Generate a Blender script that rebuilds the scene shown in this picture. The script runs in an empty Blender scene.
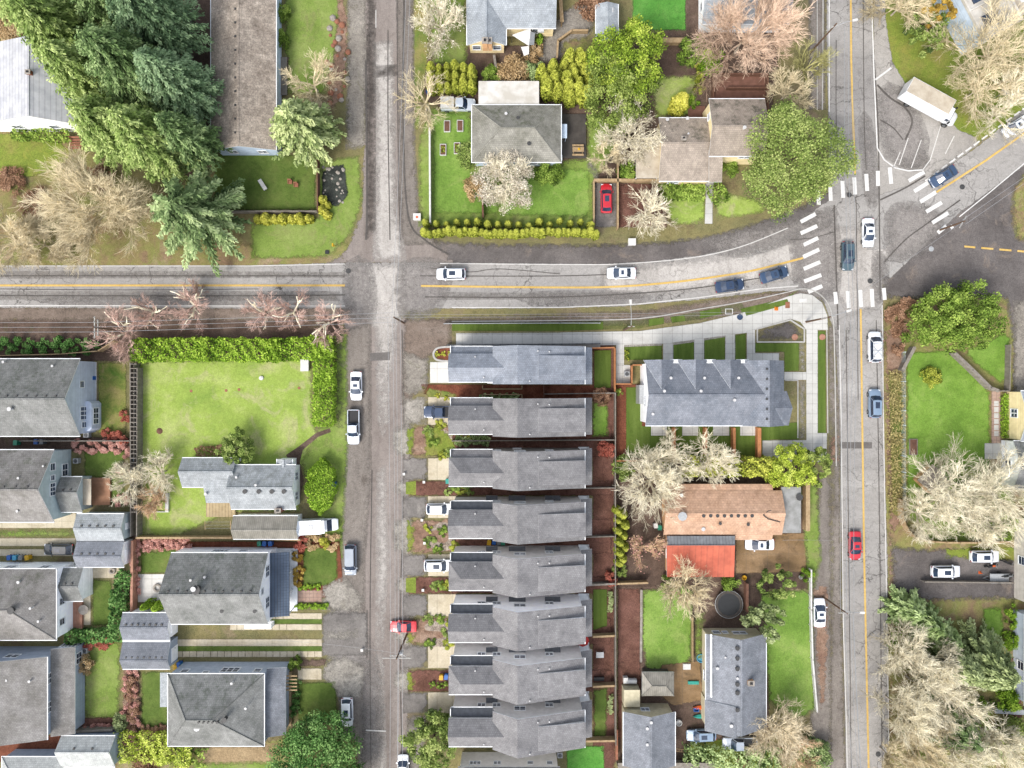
import bpy, math, random
import numpy as np
from mathutils import Vector, Matrix
from mathutils.geometry import delaunay_2d_cdt
sc = bpy.context.scene
col = sc.collection
random.seed(7); rng = np.random.default_rng(7)
S = .16; H = 110.; K = 1.45
def W(px, py, z=0.):
    """ground-plan position of a survey point seen at height z (survey grid: 0.16 m per unit)"""
    k = S*(H-z)/H
    return ((px-512)*k, (384-py)*k)
def C(h, k=None):
    h = h.lstrip('#'); v = [int(h[i:i+2],16)/255 for i in (0,2,4)]
    v = [(c/12.92 if c <= .04045 else ((c+.055)/1.055)**2.4)/(k or K) for c in v]
    return (v[0], v[1], v[2], 1)
# ------------------------------------------------------------------ materials
MATS = {}
class N:
    def __init__(s, name):
        s.m = bpy.data.materials.new(name); s.m.use_nodes = True
        s.t = s.m.node_tree; s.t.nodes.clear()
        s.out = s.t.nodes.new('ShaderNodeOutputMaterial')
    def n(s, typ, **kw):
        nd = s.t.nodes.new(typ)
        for k, v in kw.items(): setattr(nd, k, v)
        return nd
    def l(s, a, b): s.t.links.new(a, b)
    def val(s, x, sock):
        if isinstance(x, bpy.types.NodeSocket): s.l(x, sock)
        else: sock.default_value = x
    def math(s, op, a, b=0., c=None, clamp=False):
        nd = s.n('ShaderNodeMath', operation=op, use_clamp=clamp)
        s.val(a, nd.inputs[0]); s.val(b, nd.inputs[1])
        if c is not None: s.val(c, nd.inputs[2])
        return nd.outputs[0]
    def noise(s, vec, scale, detail=4, rough=.6, dist=0.):
        nd = s.n('ShaderNodeTexNoise'); s.l(vec, nd.inputs['Vector'])
        nd.inputs['Scale'].default_value = scale; nd.inputs['Detail'].default_value = detail
        nd.inputs['Roughness'].default_value = rough; nd.inputs['Distortion'].default_value = dist
        return nd.outputs['Fac']
    def ramp(s, f, stops):
        nd = s.n('ShaderNodeValToRGB'); s.l(f, nd.inputs[0]); r = nd.color_ramp
        while len(r.elements) < len(stops): r.elements.new(.5)
        for e, (p, c) in zip(r.elements, stops): e.position = p; e.color = c
        return nd.outputs[0]
    def mix(s, f, a, b, mode='MIX'):
        nd = s.n('ShaderNodeMix', data_type='RGBA', blend_type=mode)
        s.val(f, nd.inputs[0]); s.val(a, nd.inputs[6]); s.val(b, nd.inputs[7])
        return nd.outputs[2]
    def step(s, x, lo, hi):
        nd = s.n('ShaderNodeMapRange', clamp=True); s.val(x, nd.inputs[0])
        nd.inputs[1].default_value = lo; nd.inputs[2].default_value = hi
        return nd.outputs[0]
    def pos(s, scale=(1,1,1), world=True):
        if world: v = s.n('ShaderNodeNewGeometry').outputs['Position']
        else: v = s.n('ShaderNodeTexCoord').outputs['Object']
        mp = s.n('ShaderNodeMapping'); s.l(v, mp.inputs[0]); mp.inputs['Scale'].default_value = scale
        return mp.outputs[0]
    def bsdf(s, c, rough=.8, metal=0., spec=.3, bump=None, bs=.3, bd=.05, alpha=None, coat=0., trans=None):
        b = s.n('ShaderNodeBsdfPrincipled'); s.val(c, b.inputs['Base Color'])
        s.val(rough, b.inputs['Roughness']); b.inputs['Metallic'].default_value = metal
        b.inputs['Specular IOR Level'].default_value = spec
        b.inputs['Coat Weight'].default_value = coat; b.inputs['Coat Roughness'].default_value = .08
        if alpha is not None: s.val(alpha, b.inputs['Alpha'])
        if bump is not None:
            bn = s.n('ShaderNodeBump'); s.l(bump, bn.inputs['Height'])
            bn.inputs['Strength'].default_value = bs; bn.inputs['Distance'].default_value = bd
            s.l(bn.outputs[0], b.inputs['Normal'])
        o = b.outputs[0]
        if trans is not None:
            t = s.n('ShaderNodeBsdfTranslucent'); s.val(c, t.inputs[0])
            mx = s.n('ShaderNodeMixShader'); mx.inputs[0].default_value = trans
            s.l(o, mx.inputs[1]); s.l(t.outputs[0], mx.inputs[2]); o = mx.outputs[0]
        s.l(o, s.out.inputs[0]); return s.m
def gmat(name, cols, scale=.25, fine=.35, cracks=0, edge=.6, stretch=(1,1,1), streak=0., dirt=None, dirtamt=.5, bump=.4, soft=.25, worn=0., lines=None, thr=.56):
    """ground-sheet material: two noise octaves, optional cracks / dirt / streaks, ragged worn edge"""
    s = N(name); p = s.pos(); ps = s.pos(stretch)
    big = s.noise(ps, scale, 5, .62, .3)
    n = len(cols)
    c = s.ramp(big, [(.3+.4*i/max(1, n-1), C(x)) for i, x in enumerate(cols)])
    if dirt:
        d = s.step(s.noise(p, scale*1.7, 6, .7, .8), thr, thr+.12)
        c = s.mix(s.math('MULTIPLY', d, dirtamt), c, C(dirt))
    f1 = s.noise(p, 1.6, 3, .7); f2 = s.noise(p, 5.5, 3, .75)
    f = s.math('ADD', s.math('MULTIPLY', s.math('SUBTRACT', f1, .5), fine*1.9), s.math('MULTIPLY', s.math('SUBTRACT', f2, .5), fine*4.))
    if streak:
        st = s.noise(s.pos(tuple(a*.9 for a in stretch)), 1.3, 4, .7)
        f = s.math('ADD', f, s.math('MULTIPLY', s.math('SUBTRACT', st, .5), streak))
    f = s.math('ADD', f, 1.)
    sp = s.step(s.noise(p, .75, 6, .8, .6), .54, .62); f = s.math('SUBTRACT', f, s.math('MULTIPLY', sp, fine*.38))
    sq = s.step(s.noise(s.pos((1.3,1.1,1)), 2.3, 5, .8), .58, .66); f = s.math('ADD', f, s.math('MULTIPLY', sq, fine*.45))
    cc = s.n('ShaderNodeCombineColor'); [s.l(f, cc.inputs[i]) for i in range(3)]
    c = s.mix(1., c, cc.outputs[0], 'MULTIPLY')
    if cracks:
        wp = s.n('ShaderNodeVectorMath', operation='ADD'); s.l(p, wp.inputs[0])
        nz = s.n('ShaderNodeTexNoise'); s.l(p, nz.inputs['Vector']); nz.inputs['Scale'].default_value = .8; nz.inputs['Detail'].default_value = 5
        sc_ = s.n('ShaderNodeVectorMath', operation='SCALE'); s.l(nz.outputs['Color'], sc_.inputs[0]); sc_.inputs['Scale'].default_value = 2.2
        s.l(sc_.outputs[0], wp.inputs[1])
        gate = s.step(s.noise(p, .09, 3, .5), .44, .58)
        for vs, wd, amt in ((.2, .02, .8), (.55, .028, .5)):
            v = s.n('ShaderNodeTexVoronoi', feature='DISTANCE_TO_EDGE'); s.l(wp.outputs[0], v.inputs['Vector']); v.inputs['Scale'].default_value = vs
            k = s.math('SUBTRACT', 1., s.step(v.outputs['Distance'], 0., wd))
            k = s.math('MULTIPLY', k, s.math('MULTIPLY', s.math('ADD', s.math('MULTIPLY', gate, .75), .25), amt*cracks))
            c = s.mix(k, c, C('3a3633'))
    if lines:   # (axis spacing x, y) control joints in concrete
        for ax, sp in enumerate(lines):
            if not sp: continue
            sx = s.n('ShaderNodeSeparateXYZ'); s.l(p, sx.inputs[0])
            fr = s.math('FRACT', s.math('DIVIDE', sx.outputs[ax], sp))
            k = s.math('LESS_THAN', fr, .07/sp)
            c = s.mix(s.math('MULTIPLY', k, .45), c, C('6a655c'))
    a = None
    if edge:
        e = s.n('ShaderNodeAttribute', attribute_name='edge').outputs['Fac']
        en = s.math('MULTIPLY', s.math('SUBTRACT', s.noise(p, 1.1, 5, .75), .36), edge*3.2)
        a = s.step(s.math('SUBTRACT', e, en), -soft*.5, soft*.5)
        if worn:
            wv = s.step(s.noise(p, 3.1, 4, .8), .5+.3*(1-worn), .56+.3*(1-worn))
            a = s.math('MULTIPLY', a, s.math('SUBTRACT', 1., wv))
    m = s.bsdf(c, .95, 0, .15, f2, bump, .06, a); MATS[name] = m; return m
def shingle(name, base, dark, moss_shade=None, moss_shade_amt=.5, tile=(.2,.12), fine=.34, var=.16):
    s = N(name); p0 = s.pos(world=False); ri = s.n('ShaderNodeObjectInfo').outputs['Random']
    va = s.n('ShaderNodeVectorMath', operation='ADD'); s.l(p0, va.inputs[0]); cx = s.n('ShaderNodeCombineXYZ'); s.l(s.math('MULTIPLY', ri, 90.), cx.inputs[0]); s.l(s.math('MULTIPLY', ri, 57.), cx.inputs[1]); s.l(cx.outputs[0], va.inputs[1]); p = va.outputs[0]
    br = s.n('ShaderNodeTexBrick'); s.l(p, br.inputs['Vector']); br.inputs['Scale'].default_value = 1
    br.inputs['Color1'].default_value = (1-var,)*3+(1,); br.inputs['Color2'].default_value = (1+var*.5,)*3+(1,); br.inputs['Mortar'].default_value = (.62,.62,.62,1)
    br.inputs['Brick Width'].default_value = tile[0]*1.6; br.inputs['Row Height'].default_value = tile[1]*2.2; br.inputs['Mortar Size'].default_value = .02
    big = s.noise(p, .35, 5, .65, .4)
    c = s.ramp(big, [(.32, C(dark)), (.62, C(base))])
    if moss_shade:
        mk = s.step(s.noise(p, .8, 6, .75), .5, .66)
        nn = s.n('ShaderNodeNewGeometry'); sx = s.n('ShaderNodeSeparateXYZ'); s.l(nn.outputs['Normal'], sx.inputs[0])
        north = s.step(sx.outputs[1], .05, .3)
        mk = s.math('MULTIPLY', s.math('MULTIPLY', mk, s.math('ADD', s.math('MULTIPLY', north, .8), .2)), moss_shade_amt)  # moss blotches, weighted to north slopes to paint in their shade too
        c = s.mix(mk, c, C(moss_shade))
    c = s.mix(.75, c, br.outputs['Color'], 'MULTIPLY')
    f = s.math('ADD', s.math('MULTIPLY', s.math('SUBTRACT', s.noise(p, 5, 3, .8), .5), fine*2.2), 1.)
    f = s.math('MULTIPLY', f, s.math('ADD', s.math('MULTIPLY', ri, .16), .92))
    st = s.noise(p, .9, 5, .7)
    f = s.math('MULTIPLY', f, s.math('ADD', s.math('MULTIPLY', st, .8), .6)); f = s.math('MULTIPLY', f, s.math('ADD', s.math('MULTIPLY', s.noise(s.pos((2.6,.25,1), world=False), 1.2, 5, .75), .3), .85))
    cc = s.n('ShaderNodeCombineColor'); [s.l(f, cc.inputs[i]) for i in range(3)]
    c = s.mix(1., c, cc.outputs[0], 'MULTIPLY')
    m = s.bsdf(c, .92, 0, .12, s.noise(p, 6, 2, .7), .5, .03); MATS[name] = m; return m
def plain(name, a, b=None, scale=3., rough=.6, metal=0., spec=.4, coat=0., k=None, planks=None, stretch=(1,1,1)):
    if name in MATS: return MATS[name]
    s = N(name); p = s.pos(stretch, world=False)
    ca = C(a, k); cb = C(b, k) if b else tuple(x*.82 for x in ca[:3])+(1,)
    c = s.mix(s.step(s.noise(p, scale, 5, .65), .38, .62), ca, cb)
    if planks:
        ax, sp, amt = planks
        sx = s.n('ShaderNodeSeparateXYZ'); s.l(s.pos(world=False), sx.inputs[0])
        fr = s.math('FRACT', s.math('DIVIDE', sx.outputs[ax], sp))
        c = s.mix(s.math('MULTIPLY', s.math('LESS_THAN', fr, .2), amt), c, (.02,.018,.015,1))
        wn = s.n('ShaderNodeTexWhiteNoise', noise_dimensions='1D'); s.l(s.math('FLOOR', s.math('DIVIDE', sx.outputs[ax], sp)), wn.inputs['W'])
        c = s.mix(s.math('MULTIPLY', wn.outputs['Value'], .13), c, (.05,.045,.04,1))
    m = s.bsdf(c, rough, metal, spec, coat=coat); MATS[name] = m; return m
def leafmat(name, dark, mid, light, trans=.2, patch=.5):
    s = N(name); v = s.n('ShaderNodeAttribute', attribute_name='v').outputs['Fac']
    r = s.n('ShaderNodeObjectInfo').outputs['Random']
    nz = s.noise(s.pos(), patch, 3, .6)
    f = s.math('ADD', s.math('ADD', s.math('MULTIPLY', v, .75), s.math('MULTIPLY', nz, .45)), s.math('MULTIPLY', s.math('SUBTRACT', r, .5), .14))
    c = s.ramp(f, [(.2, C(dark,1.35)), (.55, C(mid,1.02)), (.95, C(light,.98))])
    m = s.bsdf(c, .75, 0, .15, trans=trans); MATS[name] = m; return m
# ------------------------------------------------------------------ mesh builder
class MB:
    def __init__(s): s.v = []; s.f = []; s.m = []; s.sm = []
    def face(s, pts, m=0, sm=False):
        i = len(s.v); s.v += [tuple(p) for p in pts]; s.f.append(tuple(range(i, i+len(pts)))); s.m.append(m); s.sm.append(sm)
    def prism(s, poly, z0, z1, m=0, ms=None):
        """closed prism over a plan polygon (ccw); z0/z1 may be numbers or lists"""
        n = len(poly); ms = m if ms is None else ms
        a0 = z0 if hasattr(z0, '__len__') else [z0]*n; a1 = z1 if hasattr(z1, '__len__') else [z1]*n
        ar = sum(poly[i][0]*poly[(i+1)%n][1]-poly[(i+1)%n][0]*poly[i][1] for i in range(n))
        if ar < 0: poly = poly[::-1]; a0 = a0[::-1]; a1 = a1[::-1]
        s.face([(p[0],p[1],z) for p, z in zip(poly, a1)], m)
        s.face([(p[0],p[1],z) for p, z in zip(poly, a0)][::-1], ms)
        for i in range(n):
            j = (i+1)%n
            s.face([(*poly[i][:2],a0[i]),(*poly[j][:2],a0[j]),(*poly[j][:2],a1[j]),(*poly[i][:2],a1[i])], ms)
    def box(s, x0, x1, y0, y1, z0, z1, m=0, ms=None):
        s.prism([(x0,y0),(x1,y0),(x1,y1),(x0,y1)], z0, z1, m, ms)
    def rbox(s, cx, cy, lx, ly, z0, z1, ang=0, m=0, ms=None):
        c, n = math.cos(ang), math.sin(ang)
        s.prism([(cx+a*c-b*n, cy+a*n+b*c) for a, b in ((-lx/2,-ly/2),(lx/2,-ly/2),(lx/2,ly/2),(-lx/2,ly/2))], z0, z1, m, ms)
    def slab(s, pts, t, m=0, ms=1):
        s.prism([p[:2] for p in pts], [p[2]-t for p in pts], [p[2] for p in pts], m, ms)
    def tube(s, a, b, ra, rb=None, n=8, m=0, cap=True):
        rb = ra if rb is None else rb
        a = Vector(a); b = Vector(b); d = (b-a).normalized()
        u = d.orthogonal().normalized(); w = d.cross(u)
        A = [a+(u*math.cos(t)+w*math.sin(t))*ra for t in [2*math.pi*i/n for i in range(n)]]
        B = [b+(u*math.cos(t)+w*math.sin(t))*rb for t in [2*math.pi*i/n for i in range(n)]]
        for i in range(n): s.face([A[i],A[(i+1)%n],B[(i+1)%n],B[i]], m, True)
        if cap: s.face(A[::-1], m); s.face(B, m)
    def lathe(s, prof, n=16, m=0, c=(0,0)):
        for (r0,z0),(r1,z1) in zip(prof, prof[1:]):
            for i in range(n):
                a, b = 2*math.pi*i/n, 2*math.pi*(i+1)/n
                q = [(c[0]+r0*math.cos(a),c[1]+r0*math.sin(a),z0),(c[0]+r0*math.cos(b),c[1]+r0*math.sin(b),z0),(c[0]+r1*math.cos(b),c[1]+r1*math.sin(b),z1),(c[0]+r1*math.cos(a),c[1]+r1*math.sin(a),z1)]
                if r0 < 1e-4: q = q[1:]
                if r1 < 1e-4: q = q[:3] if r0 >= 1e-4 else q
                s.face(q, m, True)
    def build(s, name, mats, parent=None, loc=(0,0,0), rz=0.):
        me = bpy.data.meshes.new(name)
        me.from_pydata(s.v, [], s.f)
        for m in (mats if isinstance(mats, (list,tuple)) else [mats]): me.materials.append(MATS[m] if isinstance(m, str) else m)
        me.polygons.foreach_set('material_index', s.m); me.polygons.foreach_set('use_smooth', s.sm); me.update()
        o = bpy.data.objects.new(name, me); col.objects.link(o); o.location = loc; o.rotation_euler = (0,0,rz)
        if parent: o.parent = parent
        return o
def npmesh(name, V, F, mats, vattr=None, smooth=False):
    """V (n,3); F (m,4) quads"""
    me = bpy.data.meshes.new(name); n = len(V); m = len(F)
    me.vertices.add(n); me.vertices.foreach_set('co', np.asarray(V, np.float32).ravel())
    me.loops.add(m*4); me.loops.foreach_set('vertex_index', np.asarray(F, np.int32).ravel())
    me.polygons.add(m); me.polygons.foreach_set('loop_start', np.arange(0, m*4, 4, dtype=np.int32))
    me.update(calc_edges=True)
    if smooth: me.polygons.foreach_set('use_smooth', np.ones(m, bool))
    if vattr is not None:
        a = me.attributes.new('v', 'FLOAT', 'POINT'); a.data.foreach_set('value', np.asarray(vattr, np.float32))
    for q in mats: me.materials.append(MATS[q] if isinstance(q, str) else q)
    return me
def obj(name, me, parent=None, loc=(0,0,0), rz=0., sc_=1.):
    o = bpy.data.objects.new(name, me); col.objects.link(o); o.location = loc; o.rotation_euler = (0,0,rz)
    if sc_ != 1.: o.scale = sc_ if hasattr(sc_, '__len__') else (sc_,)*3
    if parent: o.parent = parent
    return o
def thing(name, label, cat, loc=(0,0,0), rz=0., group=None):
    o = bpy.data.objects.new(name, None); col.objects.link(o); o.location = loc; o.rotation_euler = (0,0,rz); o.empty_display_size = .2
    return tag(o, label, cat, group)
def tag(o, label, cat, group=None, kind=None):
    o['label'] = label; o['category'] = cat
    if group: o['group'] = group
    if kind: o['kind'] = kind
    return o
def dup(root, loc, rz, label=None, group=None):
    r = root.copy(); col.objects.link(r); r.location = loc; r.rotation_euler = (0,0,rz)
    if label: r['label'] = label
    if group: r['group'] = group
    for ch in list(root.children):
        c = ch.copy(); col.objects.link(c); c.parent = r
        for g in ch.children:
            d = g.copy(); col.objects.link(d); d.parent = c
    return r
# ------------------------------------------------------------------ ground sheets
def rough_poly(pts, smooth=False, step=1.2):
    if smooth:
        n = len(pts); out = []
        for i in range(n):
            p0, p1, p2, p3 = [np.array(pts[(i+k)%n], float) for k in (-1,0,1,2)]
            seg = max(2, int(np.linalg.norm(p2-p1)/step/2))
            for t in np.linspace(0, 1, seg, endpoint=False):
                out.append(tuple(.5*((2*p1)+(-p0+p2)*t+(2*p0-5*p1+4*p2-p3)*t*t+(-p0+3*p1-3*p2+p3)*t**3)))
        pts = out
    out = []
    for a, b in zip(pts, pts[1:]+pts[:1]):
        L = math.dist(a, b); k = max(1, int(L/step))
        for i in range(k): out.append((a[0]+(b[0]-a[0])*i/k, a[1]+(b[1]-a[1])*i/k))
    return out
def sheet(name, pix, mat, z, smooth=False, cell=1.1, kind='structure', label=None, cat=None, world=None, group=None, noedge=False):
    pts = world or [W(*p) for p in pix]
    ar = sum(pts[i][0]*pts[(i+1)%len(pts)][1]-pts[(i+1)%len(pts)][0]*pts[i][1] for i in range(len(pts)))
    if ar < 0: pts = pts[::-1]
    P = rough_poly(pts, smooth, cell)
    A = np.array(P); B = np.roll(A, -1, 0)
    xs = np.arange(A[:,0].min()+cell*.5, A[:,0].max(), cell); ys = np.arange(A[:,1].min()+cell*.5, A[:,1].max(), cell)
    G = np.array([(x, y) for x in xs for y in ys]) if len(xs) and len(ys) else np.zeros((0,2))
    def dist(Q):
        if not len(Q): return np.zeros(0)
        d = np.full(len(Q), 1e9)
        for a, b in zip(A, B):
            ab = b-a; t = np.clip(((Q-a)@ab)/max(ab@ab, 1e-9), 0, 1)
            d = np.minimum(d, np.hypot(*(Q-(a+t[:,None]*ab)).T))
        return d
    if len(G):
        ins = np.zeros(len(G), bool)
        for a, b in zip(A, B):
            c = (a[1] > G[:,1]) != (b[1] > G[:,1])
            with np.errstate(divide='ignore', invalid='ignore'):
                xx = (b[0]-a[0])*(G[:,1]-a[1])/(b[1]-a[1])+a[0]
            ins ^= c & (G[:,0] < xx)
        G = G[ins]; d = dist(G); G = G[d > cell*.3]; d = d[d > cell*.3]
    else: d = np.zeros(0)
    allp = [Vector(p) for p in P]+[Vector(g) for g in G]
    n = len(P)
    v, e, f, *_ = delaunay_2d_cdt(allp, [(i, (i+1)%n) for i in range(n)], [], 1, 1e-5)
    VV = np.array([(q[0], q[1]) for q in v])
    de = dist(VV)
    if len(G) < 3 or noedge: de = np.full(len(VV), 2.)
    me = bpy.data.meshes.new(name); me.from_pydata([(q[0], q[1], 0) for q in VV], [], [tuple(x) for x in f]); me.update()
    if len(me.polygons) and me.polygons[0].normal.z < 0: me.flip_normals()
    at = me.attributes.new('edge', 'FLOAT', 'POINT'); at.data.foreach_set('value', np.minimum(de, 4.).astype(np.float32))
    me.materials.append(MATS[mat])
    o = obj(name, me, loc=(0,0,z))
    o['kind'] = kind
    if label: o['label'] = label
    if cat: o['category'] = cat
    if group: o['group'] = group
    return o
def strip(name, path, w, mat, z, cell=.6, **kw):
    """painted line or narrow band along a survey polyline, w in metres"""
    P = [np.array(W(*p)) for p in path]; L = []; R = []
    for i, p in enumerate(P):
        d = (P[min(i+1, len(P)-1)]-P[max(i-1, 0)]); d = d/np.linalg.norm(d); n = np.array((-d[1], d[0]))
        L.append(tuple(p+n*w/2)); R.append(tuple(p-n*w/2))
    return sheet(name, None, mat, z, world=L+R[::-1], cell=cell, noedge=True, **kw)
def curvepts(pts, n=8):
    out = []
    for i in range(len(pts)-1):
        p0 = np.array(pts[max(i-1,0)], float); p1 = np.array(pts[i], float); p2 = np.array(pts[i+1], float); p3 = np.array(pts[min(i+2, len(pts)-1)], float)
        for t in np.linspace(0, 1, n, endpoint=False):
            out.append(tuple(.5*((2*p1)+(-p0+p2)*t+(2*p0-5*p1+4*p2-p3)*t*t+(-p0+3*p1-3*p2+p3)*t**3)))
    return out+[tuple(pts[-1])]
# ------------------------------------------------------------------ material library
gmat('m_ground', ['#8d7f68','#8a8259','#7d7a55','#97866e'], .12, .42, edge=0, dirt='#6e5c4b', dirtamt=.6)
gmat('m_rough', ['#968062','#94885c','#878a50','#a8947a'], .22, .4, edge=1.0, soft=.9, dirt='#8f7560', dirtamt=.8, thr=.5)
gmat('m_lawn', ['#6d823c','#82994a','#9aa762'], .18, .26, edge=.7, soft=.7, dirt='#8f8f60', dirtamt=.6, thr=.52)
gmat('m_lawnbright', ['#86a04a','#9cb256','#b3be76'], .16, .26, edge=.6, soft=.7, dirt='#b4b184', dirtamt=.65, thr=.52)
gmat('m_lawnvivid', ['#658834','#789b40','#8fac54'], .2, .28, edge=.5, soft=.5, dirt='#9aa866', dirtamt=.3)
gmat('m_lawndark', ['#52672e','#637838','#758246'], .3, .28, edge=.4, soft=.4, dirt='#6d7040', dirtamt=.35)
gmat('m_lawngreen', ['#4f8a38','#5d9a42','#6fa550'], .25, .3, edge=.3, dirt='#7aa04e', dirtamt=.3)
gmat('m_turf', ['#52672b','#607533','#6c803d'], .35, .16, edge=.05, soft=.12, stretch=(3,.3,1), streak=.2)
gmat('m_mottled', ['#5b7a33','#84894a','#a39465'], .3, .3, edge=.3, dirt='#a28d6a', dirtamt=.6)
gmat('m_moss', ['#6f8236','#82913f','#8f8a4e'], .2, .35, edge=.6, dirt='#a39a4b', dirtamt=.4)
gmat('m_asphalt', ['#989592','#a8a5a1','#b8b5b1'], .12, .2, cracks=1., edge=.22, streak=.2, stretch=(.25,1.3,1), soft=.15)
gmat('m_asphaltns', ['#9e9a95','#aca8a2','#b9b5af'], .12, .18, cracks=.8, edge=.22, streak=.22, stretch=(1.3,.25,1), soft=.15)
gmat('m_lightpatch', ['#aea9a3','#bfbab4','#ccc7c1'], .22, .26, cracks=.5, edge=1.1, soft=1.6, stretch=(1.5,.4,1), streak=.3, worn=.0)
gmat('m_dark', ['#605b59','#6e6967','#7f7976'], .16, .34, edge=.9, dirt='#8d8177', dirtamt=.7, cracks=.3, soft=.9)
gmat('m_darktop', ['#736f6c','#827e7a','#928d89'], .2, .3, edge=.4, dirt='#a09b95', dirtamt=.6, soft=.5)
gmat('m_shoulder', ['#75695f','#86786d','#968a80'], .22, .4, edge=.7, dirt='#5d524a', dirtamt=.7, stretch=(.5,1.4,1), streak=.35, soft=.9)
gmat('m_shoulderns', ['#77706a','#8b847d','#9c948c'], .22, .38, edge=.6, dirt='#625a53', dirtamt=.6, stretch=(1.4,.4,1), streak=.35, soft=.9)
gmat('m_street', ['#857c76','#958c86','#a29993'], .16, .26, cracks=.25, edge=.7, dirt='#766c65', dirtamt=.5, stretch=(1.5,.3,1), streak=.35)
gmat('m_gravel', ['#857f77','#948e85','#a29c93'], .25, .5, edge=.8, soft=.9, dirt='#7b7a5e', dirtamt=.5)
gmat('m_gravelpale', ['#8f8a82','#a09b92','#b0aba2'], .3, .5, edge=.8, soft=.9, dirt='#8c877a', dirtamt=.5)
gmat('m_concrete', ['#c4c3be','#d2d1cc','#dcdbd6'], .2, .09, edge=.03, soft=.06, dirt='#bcb9b2', dirtamt=.5, lines=(1.6,1.6), bump=.1)
gmat('m_concold', ['#c2b69d','#d3c8b0','#ded5c0'], .25, .16, edge=.05, soft=.08, dirt='#b0a388', dirtamt=.5, lines=(2.4,0), bump=.15)
gmat('m_concwhite', ['#d6d4cc','#e0deD8','#e8e6e0'], .2, .08, edge=.03, soft=.06, dirt='#cbc7bd', dirtamt=.5, lines=(2.4,2.4), bump=.1)
gmat('m_concbrown', ['#7d6748','#93795a','#a98f70'], .2, .22, edge=.25, dirt='#5f5240', dirtamt=.7, lines=(3.4,3.4), stretch=(.6,1.4,1))
gmat('m_mulchred', ['#6f4232','#7d4d3b','#8c5a45'], .4, .42, edge=.12, dirt='#6c3829', dirtamt=.6)
gmat('m_mulch', ['#5f4338','#735247','#846055'], .35, .48, edge=.3, dirt='#8c6c5d', dirtamt=.5)
gmat('m_soil', ['#54463d','#67564c','#7a685c'], .3, .45, edge=.4, dirt='#5d5a40', dirtamt=.5)
gmat('m_brownleaf', ['#84695a','#957a68','#a89280'], .4, .48, edge=.8, dirt='#75594a', dirtamt=.6)
gmat('m_tyremark', ['#4c4845','#57524e','#615c58'], .3, .3, edge=.9, soft=1.4, worn=.35, stretch=(.5,1,1))
gmat('m_drypatch', ['#b5b27c','#a8ae68'], .4, .3, edge=1.5, soft=3., worn=.6)
gmat('m_lawngrn', ['#668838','#7b9c46','#98b25e'], .16, .28, edge=.6, soft=.6, dirt='#96a860', dirtamt=.6, thr=.52)
gmat('m_stain', ['#8d8884','#9b9692'], .4, .4, edge=1.6, soft=2.8, worn=.75, dirt='#7b7670', dirtamt=.7)
gmat('m_seam', ['#5b5754','#6a6662'], .6, .3, edge=.03, worn=.6)
gmat('m_patch', ['#6b6764','#787471'], .3, .25, edge=.03, bump=.2)
gmat('m_drypatch2', ['#a08a6a','#b09a78'], .4, .4, edge=.6, soft=.8)
gmat('m_track', ['#8a8580','#96918b'], .4, .4, edge=.9, soft=1.6, worn=.45, stretch=(.2,1.4,1), streak=.6)
gmat('m_white', ['#e2e1de','#ededea'], .5, .16, edge=.03, soft=.06, worn=.45, bump=.1)
gmat('m_whiteworn', ['#d6d4d0','#e6e4e0'], .5, .15, edge=.06, soft=.08, worn=.55, bump=.1)
gmat('m_yellow', ['#d6b160','#e0c078'], .5, .2, edge=.03, soft=.06, worn=.5, bump=.1)
gmat('m_paver', ['#a78a7b','#b59a8b','#c2a99b'], .5, .2, edge=.03, soft=.06, lines=(.6,.6), bump=.1)
gmat('m_rockbed', ['#8c8073','#a6998b','#c0b5a8'], .9, .75, edge=.4, dirt='#7b5b48', dirtamt=.5, bump=1.)
gmat('m_pond', ['#2f3230','#3d413d','#565a54'], .6, .5, edge=.3, dirt='#a9aaa4', dirtamt=.8, thr=.6)
shingle('r_row', '#9a999a', '#868587'); shingle('r_rownew', '#a1a7b1', '#8d949f')
shingle('r_plex', '#9499a3', '#7c838e'); shingle('r_grey', '#a5a29f', '#87847f', '#666b5a', .6)
shingle('r_dark', '#989997', '#7a7c79', '#5e655a', .75); shingle('r_light', '#b3bac0', '#a0a7ae', '#7f8478', .3)
shingle('r_mossy', '#a8a69d', '#85847a', '#5d6248', .7); shingle('r_brown', '#bfb3a5', '#9c9084', '#6f5f52', .5, (.3,.2), .95, .3)
shingle('r_beige', '#b4a89b', '#9a8f84', '#5c5b50', .85); shingle('r_rust', '#dcb79c', '#c5a084', '#9c7a66', .4, (.3,.16), .3)
shingle('r_cottage', '#b9bec1', '#a2a8ab', '#777b72', .5); shingle('r_pale', '#cdd0ce', '#b9bdbb')
shingle('r_east', '#979ba3', '#81868d')
def metalroof(name, a, b, ax, sp, amt=.35, rough=.5):
    return plain(name, a, b, .7, rough, .0, .3, planks=(ax, sp, amt))
for n_, a, b in (('w2_slate','#98a2b2','#8791a3'),('w2_grey','#b3b2b1','#a5a4a3'),('w2_dark','#8b8a88','#7d7c7a'),('w2_taupe','#c0bfbf','#b1b0b0'),('w2_lt','#cdcccb','#bfbebd'),('w2_white','#f3f5fa','#e9ebf0')): plain(n_, a, b, 1.2, .75, k=.9)
metalroof('r_white', '#dddee2', '#c2c4ca', 0, .6, .22); metalroof('r_blue', '#4f6076', '#5b6c82', 0, .42, .55)
metalroof('r_red', '#dc7458', '#c4644c', 0, .9, .16); metalroof('r_corr', '#94989c', '#7e8286', 0, .5, .35)
metalroof('r_slat', '#a7a398', '#8b887d', 0, .3, .35); plain('r_flatgrey', '#a9aaa9', '#8f908d', .8, .9); plain('r_flatbeige', '#d0c6b4', '#b5a996', .5, .9)
plain('r_flatwhite', '#e6e4df', '#c6c1b6', .35, .8)
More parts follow.
